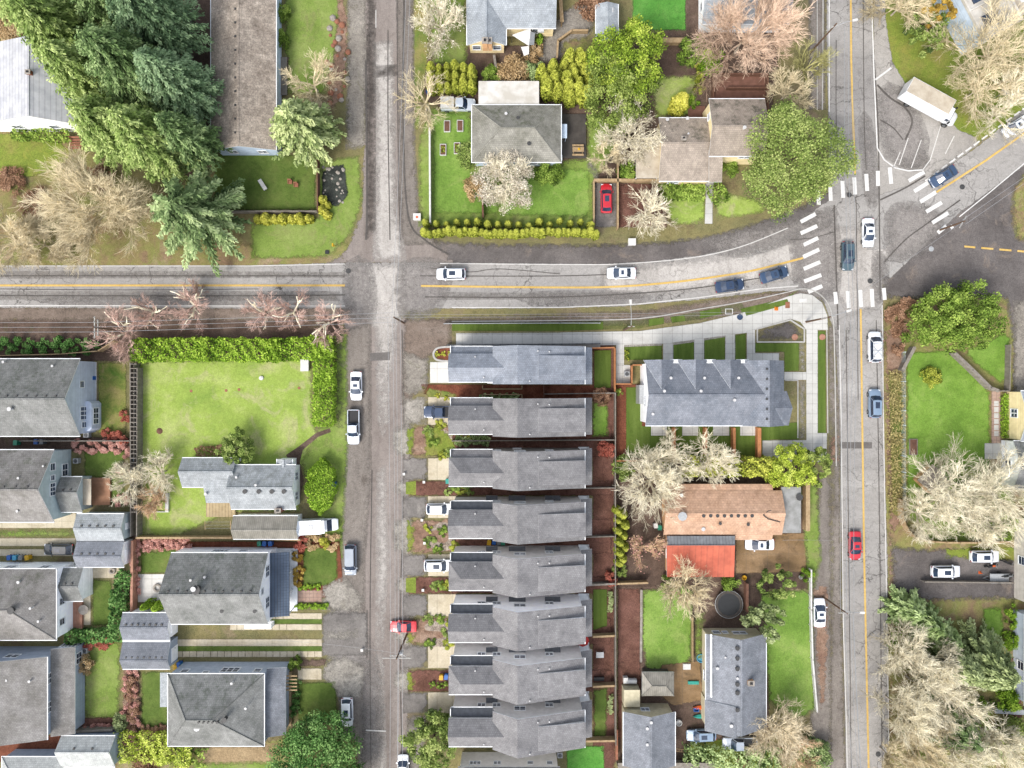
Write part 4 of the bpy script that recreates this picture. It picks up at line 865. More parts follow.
x1 = h.L(47,0,5.2)[0]; y1 = h.L(0,657,5.2)[1]; y0 = h.L(0,740,5.2)[1]
b = h.gable((-17,x1,y0,y1), 5.2, 8.8, 'y', 'w_slate', 'r_grey', ov=.35, local=True); h.win(b,'E',.35,4.2,1.5,1.1,2); h.win(b,'E',.72,4.2,1.5,1.1,2); h.win(b,'N',.75,4.0,1.8,1.1,2)
rx0,rx1,ry0,ry1 = h.rect((50,647,75,734),3.0); m = MB(); m.slab([(b['x1']+.02,ry0,3.9),(rx1,ry0,3.0),(rx1,ry1,3.0),(b['x1']+.02,ry1,3.9)],.15); m.build('lower_roof',['r_grey','trim'],h.r)
bl = h.walls(b['x1'],rx1-.3,ry0+.3,ry1-.3,2.9,'w_slate'); h.win(bl,'E',.85,1.6,1.6,1.3,2); h.win(bl,'N',.5,1.7,2.2,1.1,4); h.stack(7,680,6.5,.25,.2); h.stack(30,681,6,.25,.2)
h = House('garage', 'pale roofed garage beside the yellow shrubs at the bottom left', 'garage', 88, 752, 'garages at the back of the left yards')
h.gable((61,736,115,767), 2.8, 4.4, 'x', 'w_slate', 'r_pale', ov=.2, ridge=753, vents=2)
h = House('garage', 'light grey roofed garage cut off by the bottom edge, left of the pale one', 'garage', 28, 775, 'garages at the back of the left yards')
h.hip((2,757,63,800), 2.8, 4.4, 'x', 'w_slate', 'r_pale', ov=.2)
# --- cottage block
h = House('cottage', 'white cottage with pale grey roof in the large green yard', 'house', 245, 484)
b = h.gable((231,465,296,509), 3.0, 4.9, 'x', 'w_white', 'r_cottage', ridge=488, ov=.3); h.win(b,'E',.25,1.9,1.1,1.3,2); h.win(b,'E',.75,1.9,1.1,1.3,2)
b2 = h.gable((182,458,236,487), 2.8, 4.2, 'x', 'w_white', 'r_cottage', ridge=472, ov=.3); h.slabroof([(202,480,3.4),(233,480,3.6),(233,503,2.8),(206,503,2.8)], 'r_cottage')
h.boxpart('deck', (206,503,235,517), 0, .5, 'decklight'); h.gable((277,459,292,468), 2.6, 3.2, 'y', 'w_white', 'r_cottage', ov=.1); h.stack(279,510,3.2,.9,.6,'brick','chimney',.6)
for x in (245,259,272,284): h.stack(x,491.5,4.7,.45,.12,'vent','vent',.45)
h.stack(237,477,4.0,.25,.3); h.stack(206,494,3.3,.3,.2); h.stack(256,485,4.8,.25,.2)
h = House('long_shed', 'long narrow shed with ribbed grey roof behind the white camper', 'shed', 265, 527)
b = h.gable((233,516,298,539), 2.6, 3.5, 'x', 'w_white', 'r_slat', ridge=530.5, ov=.15); h.door(b,'E',.5,'w_white',1.8,2)
h = House('white_farmhouse', 'large white house with dark roof and ribbed blue metal porch roof', 'house', 218, 588)
b = h.gable((171,553,268,624), 4.4, 8.3, 'x', 'w2_white', 'r_dark', ridge=595, ov=.12, vents=10)
h.win(b,'E',.3,4.4,1.5,1.4,2); h.win(b,'E',.75,4.4,1.5,1.4,2); h.win(b,'E',.52,6.6,.8,.8); h.win(b,'N',.5,2.6,1.0,1.0,2); h.win(b,'N',.42,2.6,1.0,1.0); h.win(b,'N',.7,2.6,1.0,.9)
x0,x1,y0,y1 = h.rect((270,552,289.5,616),2.6); m = MB(); m.slab([(b['x1']+.02,y0,3.3),(x1,y0,2.6),(x1,y1,2.6),(b['x1']+.02,y1,3.3)],.1)
for k in range(int((y1-y0)/.42)): yy = y0+.2+k*.42; m.slab([(b['x1']+.02,yy,3.345),(x1,yy,2.645),(x1,yy+.06,2.645),(b['x1']+.02,yy+.06,3.345)],.03,0,0)
po = m.build('porch_roof',['r_blue','r_blue'],h.r); m = MB()
for k in range(4): yy = y0+.3+k*(y1-y0-.6)/3; m.box(x1-.3,x1-.15,yy-.08,yy+.08,.3,2.52)
m.box(b['x1'],x1+.5,y0,y1,0,.3); m.build('porch','trim',h.r); h.boxpart('bay',(244,624,271,629),0,1.6,'w_white')
h.stack(197,589,8.0,.9,.5,'vent'); h.stack(195,588,8.2,.5,.6); h.stack(191,580,7,.25,.2); h.stack(205,577,6.8,.25,.2); h.stack(222,611,6.2,.35,.15,'vent'); h.stack(255,611,6.2,.35,.15,'vent')
for i, (y0, y1, rg, lb, wl) in enumerate(((613,640,628,'white walled garage under two clipped shrubs beside the driveway','w_white'),(642,669,661,'slate walled garage with blue grey roof next to the coloured bins','w_slate'))):
    h = House('garage', lb, 'garage', 150, (y0+y1)/2, 'garages at the back of the left yards')
    b = h.gable((122.5,y0,170,y1), 2.9, 3.8, 'x', wl, 'r_east', ridge=rg, ov=.2, vents=7); h.door(b,'E',.4,'w_white',2.2,2)
h = House('grey_hip_roof_house', 'large grey hip roofed house with small north windows near the bottom left', 'house', 218, 705)
b = h.hip((168,674,264,746), 5.0, 8.2, 'x', 'w_slate', 'r_dark', ins=(4.2,6.4), ov=.15); h.win(b,'N',.12,3.6,1.0,1.0); h.win(b,'N',.6,3.2,2.6,1.5,3); h.win(b,'N',.9,3.4,.9,1.1); h.win(b,'N',.36,4.2,.8,.8)
x0,x1,y0,y1 = h.rect((264,668,286,735),3.2); m = MB(); xm=(b['x1']+x1)/2; m.slab([(b['x1'],y0,4.1),(x1,y0,3.1),(x1,y1-2.6,3.4),(b['x1'],y1-2.6,4.1)],.15); m.slab([(b['x1'],y1-2.6,4.1),(x1,y1-2.6,3.4),(x1,y1,3.0),(b['x1'],y1,3.4)],.15); m.build('lower_roof',['r_east','trim'],h.r); h.walls(b['x1'],x1-.4,y0+.3,y1-.3,3.0,'w_slate')
h.slabroof([(160,673,3.0),(169,673,3.6),(169,707,3.6),(160,707,3.0)],'r_cottage',name='lower_roof'); h.boxpart('porch',(286,672,291,726),0,.6,'tanwood')
for x in range(6): h.stack(199+x*4.6,722,8.2,.22,.15,'vent')
h.stack(225,719,8.1,.5,.3,'vent'); h.stack(190,717,7.4,.5,.2,'stonered'); h.stack(197,728,7,.6,.1,'ventw'); h.stack(246,708,6.8,.25,.2); h.stack(232,683,6,.25,.2)
m = MB(); x0,y0 = h.L(289,675,.0)
for k in range(5): m.box(x0,x0+2.0,y0-.1+.55*k-1.4,y0+.1+.55*k-1.4,2.2,2.3)
m.build('trellis','tanwood',h.r)
# --- eight row houses
g8 = 'row houses along the small street'
def rowhouse(i, wall, hipw, roof, label, dormwin=True):
    gy = (-14.8+48.8*i)*S
    h = House('row_house', label, 'row house', 512, 384+gy/S, g8)
    zw, zwr, ze, zr = 6.9, 8.4, 6.9, 9.6
    X = lambda v: v; r = h.r
    m = MB()   # main N-S gable, asymmetric
    m.slab([(-2.9,-2.4,7.2),(.8,-2.4,zr),(.8,3.3,zr),(-2.9,3.3,7.2)],.2); m.slab([(.8,-2.4,zr),(10.9,-2.4,6.7),(10.9,3.3,6.7),(.8,3.3,zr)],.2)
    ro = m.build('roof', [roof,'trim'], r)
    m = MB()
    if hipw: m.slab([(-9.5,-2.05,6.95),(-.9,-2.05,6.95),(-.9,.05,8.35),(-7.6,.05,8.35)],.18); m.slab([(-9.5,2.2,6.95),(-7.6,.05,8.35),(-.9,.05,8.35),(-.9,2.2,6.95)],.18); m.slab([(-9.5,-2.05,6.95),(-7.6,.05,8.35),(-9.5,2.2,6.95)],.18)
    else: m.slab([(-9.5,-2.05,6.95),(-.9,-2.05,6.95),(-.9,.05,8.35),(-9.5,.05,8.35)],.18); m.slab([(-9.5,2.2,6.95),(-9.5,.05,8.35),(-.9,.05,8.35),(-.9,2.2,6.95)],.18)
    m.build('front_roof', [roof,'trim'], r)
    m = MB(); m.slab([(3.9,-1.75,8.85),(11.0,-1.75,7.55),(11.0,1.85,7.55),(3.9,1.85,8.85)],.14); m.build('shed_dormer_roof',[roof,'trim'],r)
    m = MB(); m.prism([(4.1,-1.7),(10.7,-1.7),(10.7,1.7),(4.1,1.7)],[8.3,6.6,6.6,8.3],[8.68,7.45,7.45,8.68]); m.build('shed_dormer',wall,r)
    m = MB(); m.slab([(-9.2,2.2,6.5),(-2.9,2.2,6.5),(-2.9,3.3,5.9),(-9.2,3.3,5.9)],.15); m.build('side_roof',[roof if i<3 else 'trimdark','trim'],r)
    m = MB(); m.slab([(10.6,-2.4,4.1),(12.4,-2.4,3.5),(12.4,3.3,3.5),(10.6,3.3,4.1)],.15); m.build('porch_roof',[roof,'trim'],r)
    m = MB(); m.box(12.05,12.2,-2.2,-2.05,0,3.5); m.box(12.05,12.2,2.95,3.1,0,3.5); m.box(10.6,12.3,-2.3,3.2,0,.25); m.build('porch','trim' ,r)
    m = MB(); m.box(-9.1,-2.6,-1.85,2.0,0,6.8); m.box(-9.0,-2.6,2.0,3.0,0,5.85); m.prism([(-2.6,-2.15),(10.6,-2.15),(10.6,3.05),(-2.6,3.05)],0,6.62)
    for ya, yb in ((-2.15,-1.95),(2.85,3.05)):
        A = [(-2.6,ya,6.62),(10.6,ya,6.62),(.8,ya,9.38),(-2.6,ya,7.2)]; B = [(a,yb,c) for a,_,c in A]; m.face(A); m.face(B[::-1]); [m.face([A[k],A[(k+1)%4],B[(k+1)%4],B[k]]) for k in range(4)]
    m.face([(-9.1,-1.85,6.8),(-9.1,2.,6.8),(-9.1,.05,8.1)][::-1]) if not hipw else None
    m.build('wall', wall, r)
    b = dict(x0=-9.0,x1=10.6,y0=-2.15,y1=3.05)
    for u, z, w, hh, n in ((.22,4.6,1.1,1.0,2),(.34,4.6,1.1,1.0,2),(.52,5.7,1.6,1.1,2),(.75,4.6,1.1,1.0,2),(.5,2.0,1.2,1.0,2)): h.win(b,'N',u,z,w,hh,n)
    if i >= 3:
        for u, w in ((.3,1.8),(.5,2.6),(.78,2.4)):
            c = -9+19.6*u; m = MB(); m.slab([(c-w/2,3.06,3.9),(c+w/2,3.06,3.9),(c+w/2,3.75,3.55),(c-w/2,3.75,3.55)],.1); m.build('awning',['trimdark','trim'],r)
    for u in (.3,.6): h.win(b,'S',u,4.6,1.1,.9,2)
    h.win(b,'E',.3,5.2,1.2,1.1,2); h.win(b,'E',.75,5.2,1.2,1.1,2); h.door(b,'E',.5)
    bw = dict(x0=-9.1,x1=10.6,y0=-1.85,y1=2.0); h.win(bw,'W',.5,5.2,1.4,1.1,2)
    m = MB(); m.box(-9.18,-9.1,-1.4,1.6,.05,2.4)
    for k in range(4): m.box(-9.21,-9.18,-1.35,1.55,.12+k*.58,.58+k*.58)
    m.build('garage_door','trim',r)
    for q_ in ((-9.5,-2.9,-2.17,-2.06,6.8,6.93),(-9.2,-2.9,3.31,3.42,5.78,5.9),(10.93,11.05,-2.4,3.3,6.5,6.66),(-9.32,-9.2,2.2,3.4,6.0,6.6)): q = MB(); q.box(*q_); q.build('gutter','trim',r)
    for x, y, z in ((-5.5,1.7,7.2),(-4.2,-1.4,7.3),(2.6,-1.95,9.0),(5.5,2.4,8.2),(3.8,2.5,8.65)):
        if random.random() < .75: m = MB(); m.tube((x,y,z-.1),(x,y,z+.35),.11,n=7); m.build('vent_pipe','ventw',r)
    return h
rw = ['newest row house with blue grey roof beside the concrete walkway, northernmost of the row','row house with a dark pickup parked under its front eave','row house with plain concrete drive and hipped front gable, third from the walkway','row house with garden loop of pale pebbles south of its drive',
      'beige row house with bins against its north wall and hipped front','white walled row house with dark window awnings','taupe walled row house with a red umbrella at its back corner','southernmost full row house, with light taupe walls beside the green tree']
for i, (wl, hp, rf) in enumerate((('w2_slate',0,'r_rownew'),('w2_grey',0,'r_row'),('w2_dark',1,'r_row'),('w2_lt',0,'r_row'),('w2_taupe',1,'r_row'),('w2_white',0,'r_row'),('w2_taupe',1,'r_row'),('w2_taupe',0,'r_row'))):
    rowhouse(i, wl, hp, rf, rw[i])
h = House('grey_townhouse', 'pale grey townhouse wall with windows at the bottom edge below the row', 'house', 512, 755)
m = MB(); x0, yt = h.L(462,752,0); x1 = h.L(556,752,0)[0]; m.box(x0,x1,yt-7,yt,0,4.6); m.box(x0,x1,yt-7,yt-1.2,4.6,7.2); m.build('wall','w2_lt',h.r); b = dict(x0=x0,x1=x1,y0=yt-7,y1=yt)
m = MB(); m.slab([(x0-.3,yt-1.25,4.9),(x1+.3,yt-1.25,4.9),(x1+.3,yt+.2,4.6),(x0-.3,yt+.2,4.6)],.12); m.slab([(x0-.3,yt-7.4,7.2),(x1+.3,yt-7.4,7.2),(x1+.3,yt-4,9),(x0-.3,yt-4,9)],.15); m.slab([(x0-.3,yt-4,9),(x1+.3,yt-4,9),(x1+.3,yt-.8,7.2),(x0-.3,yt-.8,7.2)],.15); m.build('roof',['r_row','trim'],h.r)
for u,w,n in ((.15,1.6,3),(.38,1.0,2),(.72,.8,1),(.92,.8,1)): h.win(b,'N',u,3.2,w,.7,n)
# --- fourplex
h = House('fourplex', 'long blue grey roofed fourplex with three cross gables and lawns behind', 'house', 716, 394)
x0,x1,y0,y1 = h.rect((645.5,361,790,425.5),6.2); xr = h.L(769.5,0,8.8)[0]; yr = h.L(0,395,8.6)[1]; xm = h.L(757,0,7.6)[0]
b = h.gable((x0,xr,y0,y1),6.2,8.5,'x','w_white','r_plex',ridge=yr,local=True,ov=.35)
m = MB(); xe = h.L(784,0,6.2)[0]; yb = h.L(0,388,6.2)[1]; xw = xr-(xe-xr)
m.slab([(xw,y0-.05,6.3),(xr,y0-.05,8.9),(xr,y1+.05,8.9),(xw,y1+.05,6.3)],.18); m.slab([(xr,y0-.05,8.9),(xe,y0-.05,6.2),(xe,y1+.05,6.2),(xr,y1+.05,8.9)],.18); m.build('east_roof',['r_plex','trim'],h.r)
x2 = h.L(790.5,0,5.6)[0]; ym = h.L(0,408,6.6)[1]; ya = h.L(0,391,5.8)[1]; m = MB(); m.slab([(xe-2.2,ya+.0,7.0),(xe-2.2,ym,8.0),(x2,ym,6.4),(x2-.7,ya,5.9)],.14); m.slab([(xe-2.2,ym,8.0),(xe-2.2,y0,6.9),(x2-.4,y0,5.9),(x2,ym,6.4)],.14); m.build('entry_roof',['r_plex','trim'],h.r)
m = MB(); m.box(xr-1,xe-.3,y0+.3,y1-.3,0,6.1); m.box(xe-1.5,x2-.5,y0+.3,ya-.3,0,5.6)
m.build('wall','w_white',h.r); be = dict(x0=xr,x1=xe-.3,y0=y0+.3,y1=y1-.3)
for u in (.25,.7): h.win(be,'E',u,4.5,1.2,1.2,2)
for u in (.1,.3,.52,.72,.9): h.win(b,'S',u,4.5,1.4,1.2,2)
for u in (.12,.35,.6,.85): h.door(b,'S',u,'w_white',1.6)
h.win(b,'W',.35,4.4,1.2,1.2,2)
for k, cx in enumerate((661.5,695.5,730.5)):
    c = h.L(cx,0,8.1)[0]; hw = h.L(cx+15.5,0,6.2)[0]-h.L(cx,0,6.2)[0]; yk = h.L(0,389,8.2)[1]; m = MB(); ye = y1+.15
    m.slab([(c,ye,8.2),(c,yk,8.2),(c-hw,ye,6.25)][::-1],.14); m.slab([(c,ye,8.2),(c+hw,ye,6.25),(c,yk,8.2)][::-1],.14); m.build('cross_gable',['r_plex','trim'],h.r)
    m = MB(); m.face([(c-hw+.4,y1-.1,6.1),(c,y1-.1,8.05),(c+hw-.4,y1-.1,6.1)][::-1]); m.build('gable_wall','w_white',h.r)
    px = (676,709.5,742.5)[k]; m = MB(); a = h.L(px,361,6.2); m.box(a[0]-.9,a[0]+.9,a[1]-.5,a[1]+.25,6.0,6.35); m.box(a[0]-.35,a[0]+.2,a[1]-.3,a[1]+.2,6.35,6.7); m.build('entry_canopy','trim',h.r)
h.boxpart('side_bay',(639.5,385,646,404),0,3.2,'galv')
for p_ in ((670.5,378,7.2),(704,378,7.2),(738,378,7.2),(664,391,8.3),(700.5,391,8.3),(734,400,8.3),(652.5,414,7)): h.stack(*p_,.28,.3)
for k in range(6): h.stack(766.5,369+k*10,8.6,.22,.15,'vent','vent_pipe')
# --- rust roof house & garage
h = House('rust_roof_house', 'low house with orange tan shingle roof north of the brown driveway', 'house', 724, 512)
b = h.gable((663.5,490.5,782,535),3.0,4.5,'x','w_tan','r_rust','w_tan',ridge=513.5,ov=.4,gut=False); h.slabroof([(665,484,2.7),(773,484,2.7),(773,491.5,3.0),(665,491.5,3.0)],'r_rust','w_tan'); h.slabroof([(735,534,3.04),(773,534,3.04),(772,540,2.75),(735,540,2.75)],'r_rust','w_tan')
m = MB(); x0,x1,y0,y1 = h.rect((781.5,487,801,533),2.7); m.box(x0,x1,y0,y1,2.5,2.7,0,1); m.build('flat_roof',['r_flatgrey','trim'],h.r); h.walls(x0,x1-.2,y0+.2,y1-.2,2.5,'w_tan')
for k in range(8): h.stack(703.5+k*6.9-(0 if k else 0),515.7,4.4,.35,.12,'vent')
h.stack(682,516,4.5,.9,.3,'galv'); h.stack(681,495,3.5,.35,.3); h.stack(703,529,3.5,.4,.15); h.stack(720,523.5,4,.3,.12,'vent'); h.stack(748,524.5,4,.3,.12,'vent'); h.stack(799,497,2.75,.7,.2,'vent')
m = MB()
for s1 in (1,-1):
    pts = [(763,515,4.52),(768,515-s1*4,4.3),(780,515-s1*7,3.95)]; q = [(*h.L(*p),p[2]+.03) for p in pts]; m.tube(q[0],q[1],.07,n=5); m.tube(q[1],q[2],.07,n=5)
m.build('roof_seam','vent',h.r)
h = House('red_roof_garage', 'garage with bright red metal roof and corrugated grey lean-to', 'garage', 700, 556)
m = MB(); q = [(*h.L(a,b_,c),c) for a,b_,c in ((666.5,545.5,3.9),(735,545.5,3.9),(734,577,3.1),(667,577,3.1))]; m.slab(q,.14); m.build('roof',['r_red','trim'],h.r)
m = MB(); q = [(*h.L(a,b_,c),c) for a,b_,c in ((667,536,3.3),(735,536,3.3),(735,546.5,3.75),(667,546.5,3.75))]; m.slab(q,.1); m.build('lean_to_roof',['r_corr','galv'],h.r)
x0,x1,y0,y1 = h.rect((666.5,537,734,577),3.2); b = h.walls(x0+.5,x1-.3,y0+.3,y1-.2,3.05,'w_tan'); h.door(b,'E',.4,'w_white',2.4,2.2); m = MB(); m.box(x0-.0,x0+.18,y0+.05,y1,3.1,3.95) ; h.win(b,'W',.5,1.7)
# --- lower middle
h = House('beige_house', 'beige walled house with long grey gable roof and round vents by the trampoline', 'house', 735, 680)
b = h.gable((706,634,766,728),3.6,6.2,'y','w_beige','r_east',ridge=741.5,ov=.35); m = MB(); q = [(*h.L(a,b_,c),c) for a,b_,c in ((705,702,3.6),(735,702,6.0),(735,738,5.9),(705,729,3.6))]; 
b3 = h.gable((705,700,752,731),3.62,5.9,'y','w_beige','r_east',ridge=735,ov=.35,gut=False)
h.win(b,'N',.2,2.0,1.0,1.0); h.win(b,'N',.62,2.2,2.0,.9,2); h.win(b,'N',.36,2.0,.7,.7); h.win(b,'W',.5,1.8,1.4,1.1,2)
for y in (648,658,668.5,684,692.5,709.5): h.stack(737,y,6.0,.42,.2,'vent')
h.stack(750,682,5.4,.9,.5,'w_tan','chimney',.7); h.stack(737,678,6.0,.25,.2); h.stack(717,668,4.6,.3,.2); h.stack(725,657,5.0,.2,.2); h.stack(731,725.5,5.7,.35,.2)
m = MB(); a = h.L(711,634,4.3); c = h.L(711,697,4.3); m.box(a[0]-.12,a[0]+.12,c[1],a[1],4.2,4.5); m.build('roof_rail','trim',h.r)
h = House('workshop', 'workshop with blue grey gable roof and beige north gable at the bottom', 'garage', 649, 735)
b = h.gable((623.5,712,675,766),3.6,5.4,'y','w_beige','r_east',ridge=651.5,ov=.3); h.win(b,'N',.45,2.2,1.2,.8,2); h.stack(647,728,5.1,.3,.2); h.stack(647,744,5.1,.3,.2); h.stack(651,722,5.4,.3,.2)
h.boxpart('lean_to',(624,690,640,707),0,2.2,'w_beige')
h = House('garden_pavilion', 'square pavilion with pale ribbed hip roof beside the brick patio', 'pavilion', 658, 684)
h.hip((642,672,674,696),2.6,3.4,'x','deckdark','r_slat',ov=.5,ins=(1.4,1.4),gut=False)
h = House('playhouse', 'small tilted playhouse with brown shingle roof on the right lawn', 'playhouse', 925, 478, rz=math.radians(45))
h.gable((-1.75,1.75,-1.9,1.6),1.9,2.5,'x','w_tan','r_brown','tanwood',ov=.2,local=True,gut=False)
# --- right edge houses
h = House('cream_house', 'cream walled house with grey roof cut by the right edge', 'house', 1060, 425)
b = h.gable((1021,391,1110,441),3.4,5.0,'x','w_cream','r_light',ov=.15); h.win(b,'W',.55,1.8,1.2,1.3,2)
h = House('grey_wing_house', 'grey roofed house with white siding south of the cream one', 'house', 1060, 465)
b = h.gable((1013.5,441,1110,489),2.9,4.6,'x','w_white','r_dark',ov=.1); h.win(b,'W',.5,1.6)
h = House('dark_roof_house', 'house with dark roof at the right edge by the motorbikes', 'house', 1060, 560)
b = h.gable((1027,520,1110,606),3.2,4.8,'y','w_lt','r_grey',ov=.3,local=False); h.win(b,'W',.5,1.7)
h = House('blue_roof_house', 'house with smooth pale blue roof at the right edge behind round shrubs', 'house', 1065, 660)
b = h.gable((1025,614,1110,706),3.0,4.6,'y','w_blue','r_blueflat' if False else 'r_light',ov=.3); h.win(b,'W',.4,1.7)
# ================================================================== VEHICLES
def loft(m, secs, mi=0, cap=True, sm=True):
    n = len(secs[0])
    for a, b in zip(secs, secs[1:]):
        for i in range(n): j = (i+1)%n; m.face([a[i],b[i],b[j],a[j]], mi, sm)
    if cap: m.face(secs[0], mi); m.face(secs[-1][::-1], mi)
def ring(x, w, zb, zs, zt):
    """body section at x: half width w, sill zb, shoulder zs, top zt"""
    return [(x,-w*.86,zb),(x,-w,zb+.18),(x,-w,zs-.16),(x,-w*.95,zs),(x,-w*.8,zt),(x,-w*.35,zt+.03),(x,w*.35,zt+.03),(x,w*.8,zt),(x,w*.95,zs),(x,w,zs-.16),(x,w,zb+.18),(x,w*.86,zb)]
def wheel_parts(root, L, W_, fx, rx, r=.33):
    for sx in (fx, rx):
        for sy in (-1, 1):
            m = MB(); y = sy*(W_/2-.11); 
            m.tube((0,-.11,0),(0,.11,0),r,n=16)
            w = m.build('wheel','rubber',root,(sx,y,r)); q = MB(); q.tube((0,sy*.10,0),(0,sy*.125,0),r*.62,n=10); q.build('rim','rim',w)
def car(kind, label, cat, px, py, ang, paint, name='car', group=None, zc=.8, L=None, rack=False, top=None):
    """ang: heading in degrees, 0 = east"""
    P = dict(sedan=(4.6,1.84,.78,1.44,-1.45,-.75,.35,1.15), suv=(4.6,1.88,.95,1.68,-2.1,-1.75,.45,1.1), wagon=(4.7,1.84,.85,1.52,-2.05,-1.65,.4,1.15), hatch=(4.1,1.76,.85,1.5,-1.85,-1.35,.4,1.1), minivan=(4.9,1.95,.95,1.75,-2.3,-1.95,.7,1.45), pickup=(5.5,1.95,1.0,1.8,-.55,-.3,.75,1.35), sports=(4.3,1.8,.72,1.25,-1.3,-.6,.1,.85))[kind]
    L0, Wd, zs, zr, rb, rt, ft, fb = P; x, y = W(px, py, zc)
    h = L0/2; hw = Wd/2
    r = thing(name, label, cat, (x,y,0), math.radians(ang), group)
    m = MB()
    secs = [ring(-h,hw*.8,.42,zs-.1,zs-.08),ring(-h+.1,hw*.93,.3,zs-.02,zs),ring(-h+.4,hw,.24,zs,zs+.03),ring(rb,hw,.22,zs+.02,zs+.05),ring(fb,hw,.22,zs+.02,zs+.05),ring(fb+.25,hw,.22,zs-.02,zs+.02),
            ring(h-.55,hw*.98,.24,zs-.12,zs-.08),ring(h-.18,hw*.9,.28,zs-.2,zs-.18),ring(h,hw*.7,.4,zs-.3,zs-.28)]
    if kind == 'pickup':
        secs = [ring(rb,hw,.3,zs,zs+.03)]+secs[4:]
        bx = MB(); 
        bx.box(-h,rb-.02,-hw*.97,hw*.97,.45,.62); bx.box(-h,rb-.02,-hw*.97,-hw*.97+.1,.6,zs+.02); bx.box(-h,rb-.02,hw*.97-.1,hw*.97,.6,zs+.02); bx.box(-h,-h+.1,-hw*.97,hw*.97,.6,zs+.02)
        bx.build('cargo_bed', 'c_'+paint, r)
        if top == 'cover': q = MB(); q.box(-h+.12,rb-.05,-hw*.86,hw*.86,zs-.02,zs+.06); q.build('bed_cover','black',r)
        elif top == 'cap': q = MB(); q.prism([(-h+.05,-hw*.9),(rb-.05,-hw*.9),(rb-.05,hw*.9),(-h+.05,hw*.9)],zs+.03,zr-.05); q.build('canopy','whitepl',r)
        else: q = MB(); q.box(-h+.12,rb-.05,-hw*.84,hw*.84,.62,.66); q.build('bed_liner','black',r)
    loft(m, secs); m.build('body', 'c_'+paint, r)
    # greenhouse: glass shell and roof panel
    wi, wt = hw*.9, hw*.74
    base = [(rb,-wi*.93),(fb-.12,-wi),(fb+.12,-wi*.8),(fb+.2,0),(fb+.12,wi*.8),(fb-.12,wi),(rb,wi*.93),(rb-.1,0)]
    topp = [(rt,-wt*.95),(ft,-wt),(ft+.12,-wt*.7),(ft+.16,0),(ft+.12,wt*.7),(ft,wt),(rt,wt*.95),(rt-.06,0)]
    zb = zs+.04; n = len(base); gl = {'windscreen':(1,2,3,4),'rear_window':(6,7),'side_window':(0,),'side_window2':(5,)}
    for nm, ids in gl.items():
        q = MB()
        for i in ids:
            j = (i+1)%n; q.face([(*base[i],zb),(*base[j],zb),(*topp[j],zr-.05),(*topp[i],zr-.05)],0)
        q.build(nm.replace('2',''), 'glass', r)
    q = MB(); mid = [(a*.96+(ft+rt)/2*.04, b*.9) for a, b in topp]
    for i in range(n):
        j = (i+1)%n; q.face([(*topp[i],zr-.05),(*topp[j],zr-.05),(*mid[j],zr),(*mid[i],zr)],0,True)
    q.face([(*p,zr) for p in mid],0)
    for i in (0,1,5,6):   # pillars
        a = Vector((*base[i],zb)); b_ = Vector((*topp[i],zr-.04)); q.tube(a,b_,.045,n=5)
    ro = q.build('roof', 'c_'+paint, r)
    if kind in ('suv','sedan','wagon') and not rack:
        q = MB(); q.box((ft+rt)/2-.1,ft-.2,-wt*.5,wt*.5,zr,zr+.012); q.build('sunroof','glass',ro)
    if rack:
        q = MB()
        for xx in (rt+.3, (rt+ft)/2, ft-.3): q.box(xx-.03,xx+.03,-hw*.85,hw*.85,zr+.12,zr+.16)
        for sy in (-1,1): q.box(rt+.1,ft-.1,sy*wt*.8-.03,sy*wt*.8+.03,zr+.02,zr+.12)
        if rack == 'cross': q.rbox(-.8,.1,2.0,.07,zr+.16,zr+.2,.75); q.rbox(-.8,.1,2.0,.07,zr+.2,zr+.24,-.75)
        q.build('roof_rack','galv',ro)
    for sy in (-1,1):
        q = MB(); q.box(h-.32,h-.1,sy*hw*.72-.17,sy*hw*.72+.17,zs-.3,zs-.165); q.build('headlight','lens',r)
        q = MB(); q.box(-h+.0,-h+.14,sy*hw*.74-.15,sy*hw*.74+.15,zs-.22,zs-.02); q.build('taillight','redlens',r)
        q = MB(); q.box(fb-.32,fb-.14,sy*(hw+.09)-.1,sy*(hw+.09)+.1,zs+.02,zs+.17); q.build('mirror','c_'+paint,r)
    wheel_parts(r, L0, Wd, h-.9, -h+.95, .36 if kind in ('suv','pickup') else .32)
    return r
car('suv','white crossover driving west on the main road past the side street','car',451,274,180,'white')
car('sedan','white saloon car in the westbound lane beyond the brown gravel shoulder','car',621.5,273,180,'white')
car('sedan','dark navy car heading right below the yellow line, left one of two','car',730,285.5,8,'navy')
car('sedan','dark blue car heading right, nearest the western crosswalk','car',774.5,274.5,17,'dkblue')
car('sedan','white saloon car crossing the middle of the intersection','car',868.7,232.5,-90,'white')
car('suv','dark teal crossover crossing the intersection beside the white car','car',848,256,-90,'teal')
car('minivan','white van with crossed poles on its roof rack on the avenue','van',875,347,90,'white',name='van',rack='cross')
car('suv','steel blue crossover on the avenue behind the white van','car',875,403.5,90,'steel')
car('sedan','red car driving on the avenue below the asphalt patch','car',855.5,546,-90,'red')
car('sedan','white car parked on the brown verge beside the white rail fence','car',820,613,90,'white')
car('sedan','dark navy sedan stopped at the eastern crosswalk','car',944,176,212,'dkblue')
car('sedan','white car entering from the right edge on the diagonal road','car',1017,126,212,'white')
car('wagon','small red car parked on the fenced dark pad','car',606.5,198,90,'red')
car('pickup','pale blue pickup truck with white canopy parked by the annex','pickup truck',458,104.5,0,'palegrey',name='pickup_truck',top='cap')
car('sedan','white sedan parked on the dirt shoulder above the pickup','car',356,386,-90,'white')
car('pickup','silver pickup truck with dark open bed parked on the dirt shoulder','pickup truck',353.5,427,-90,'palegrey',name='pickup_truck')
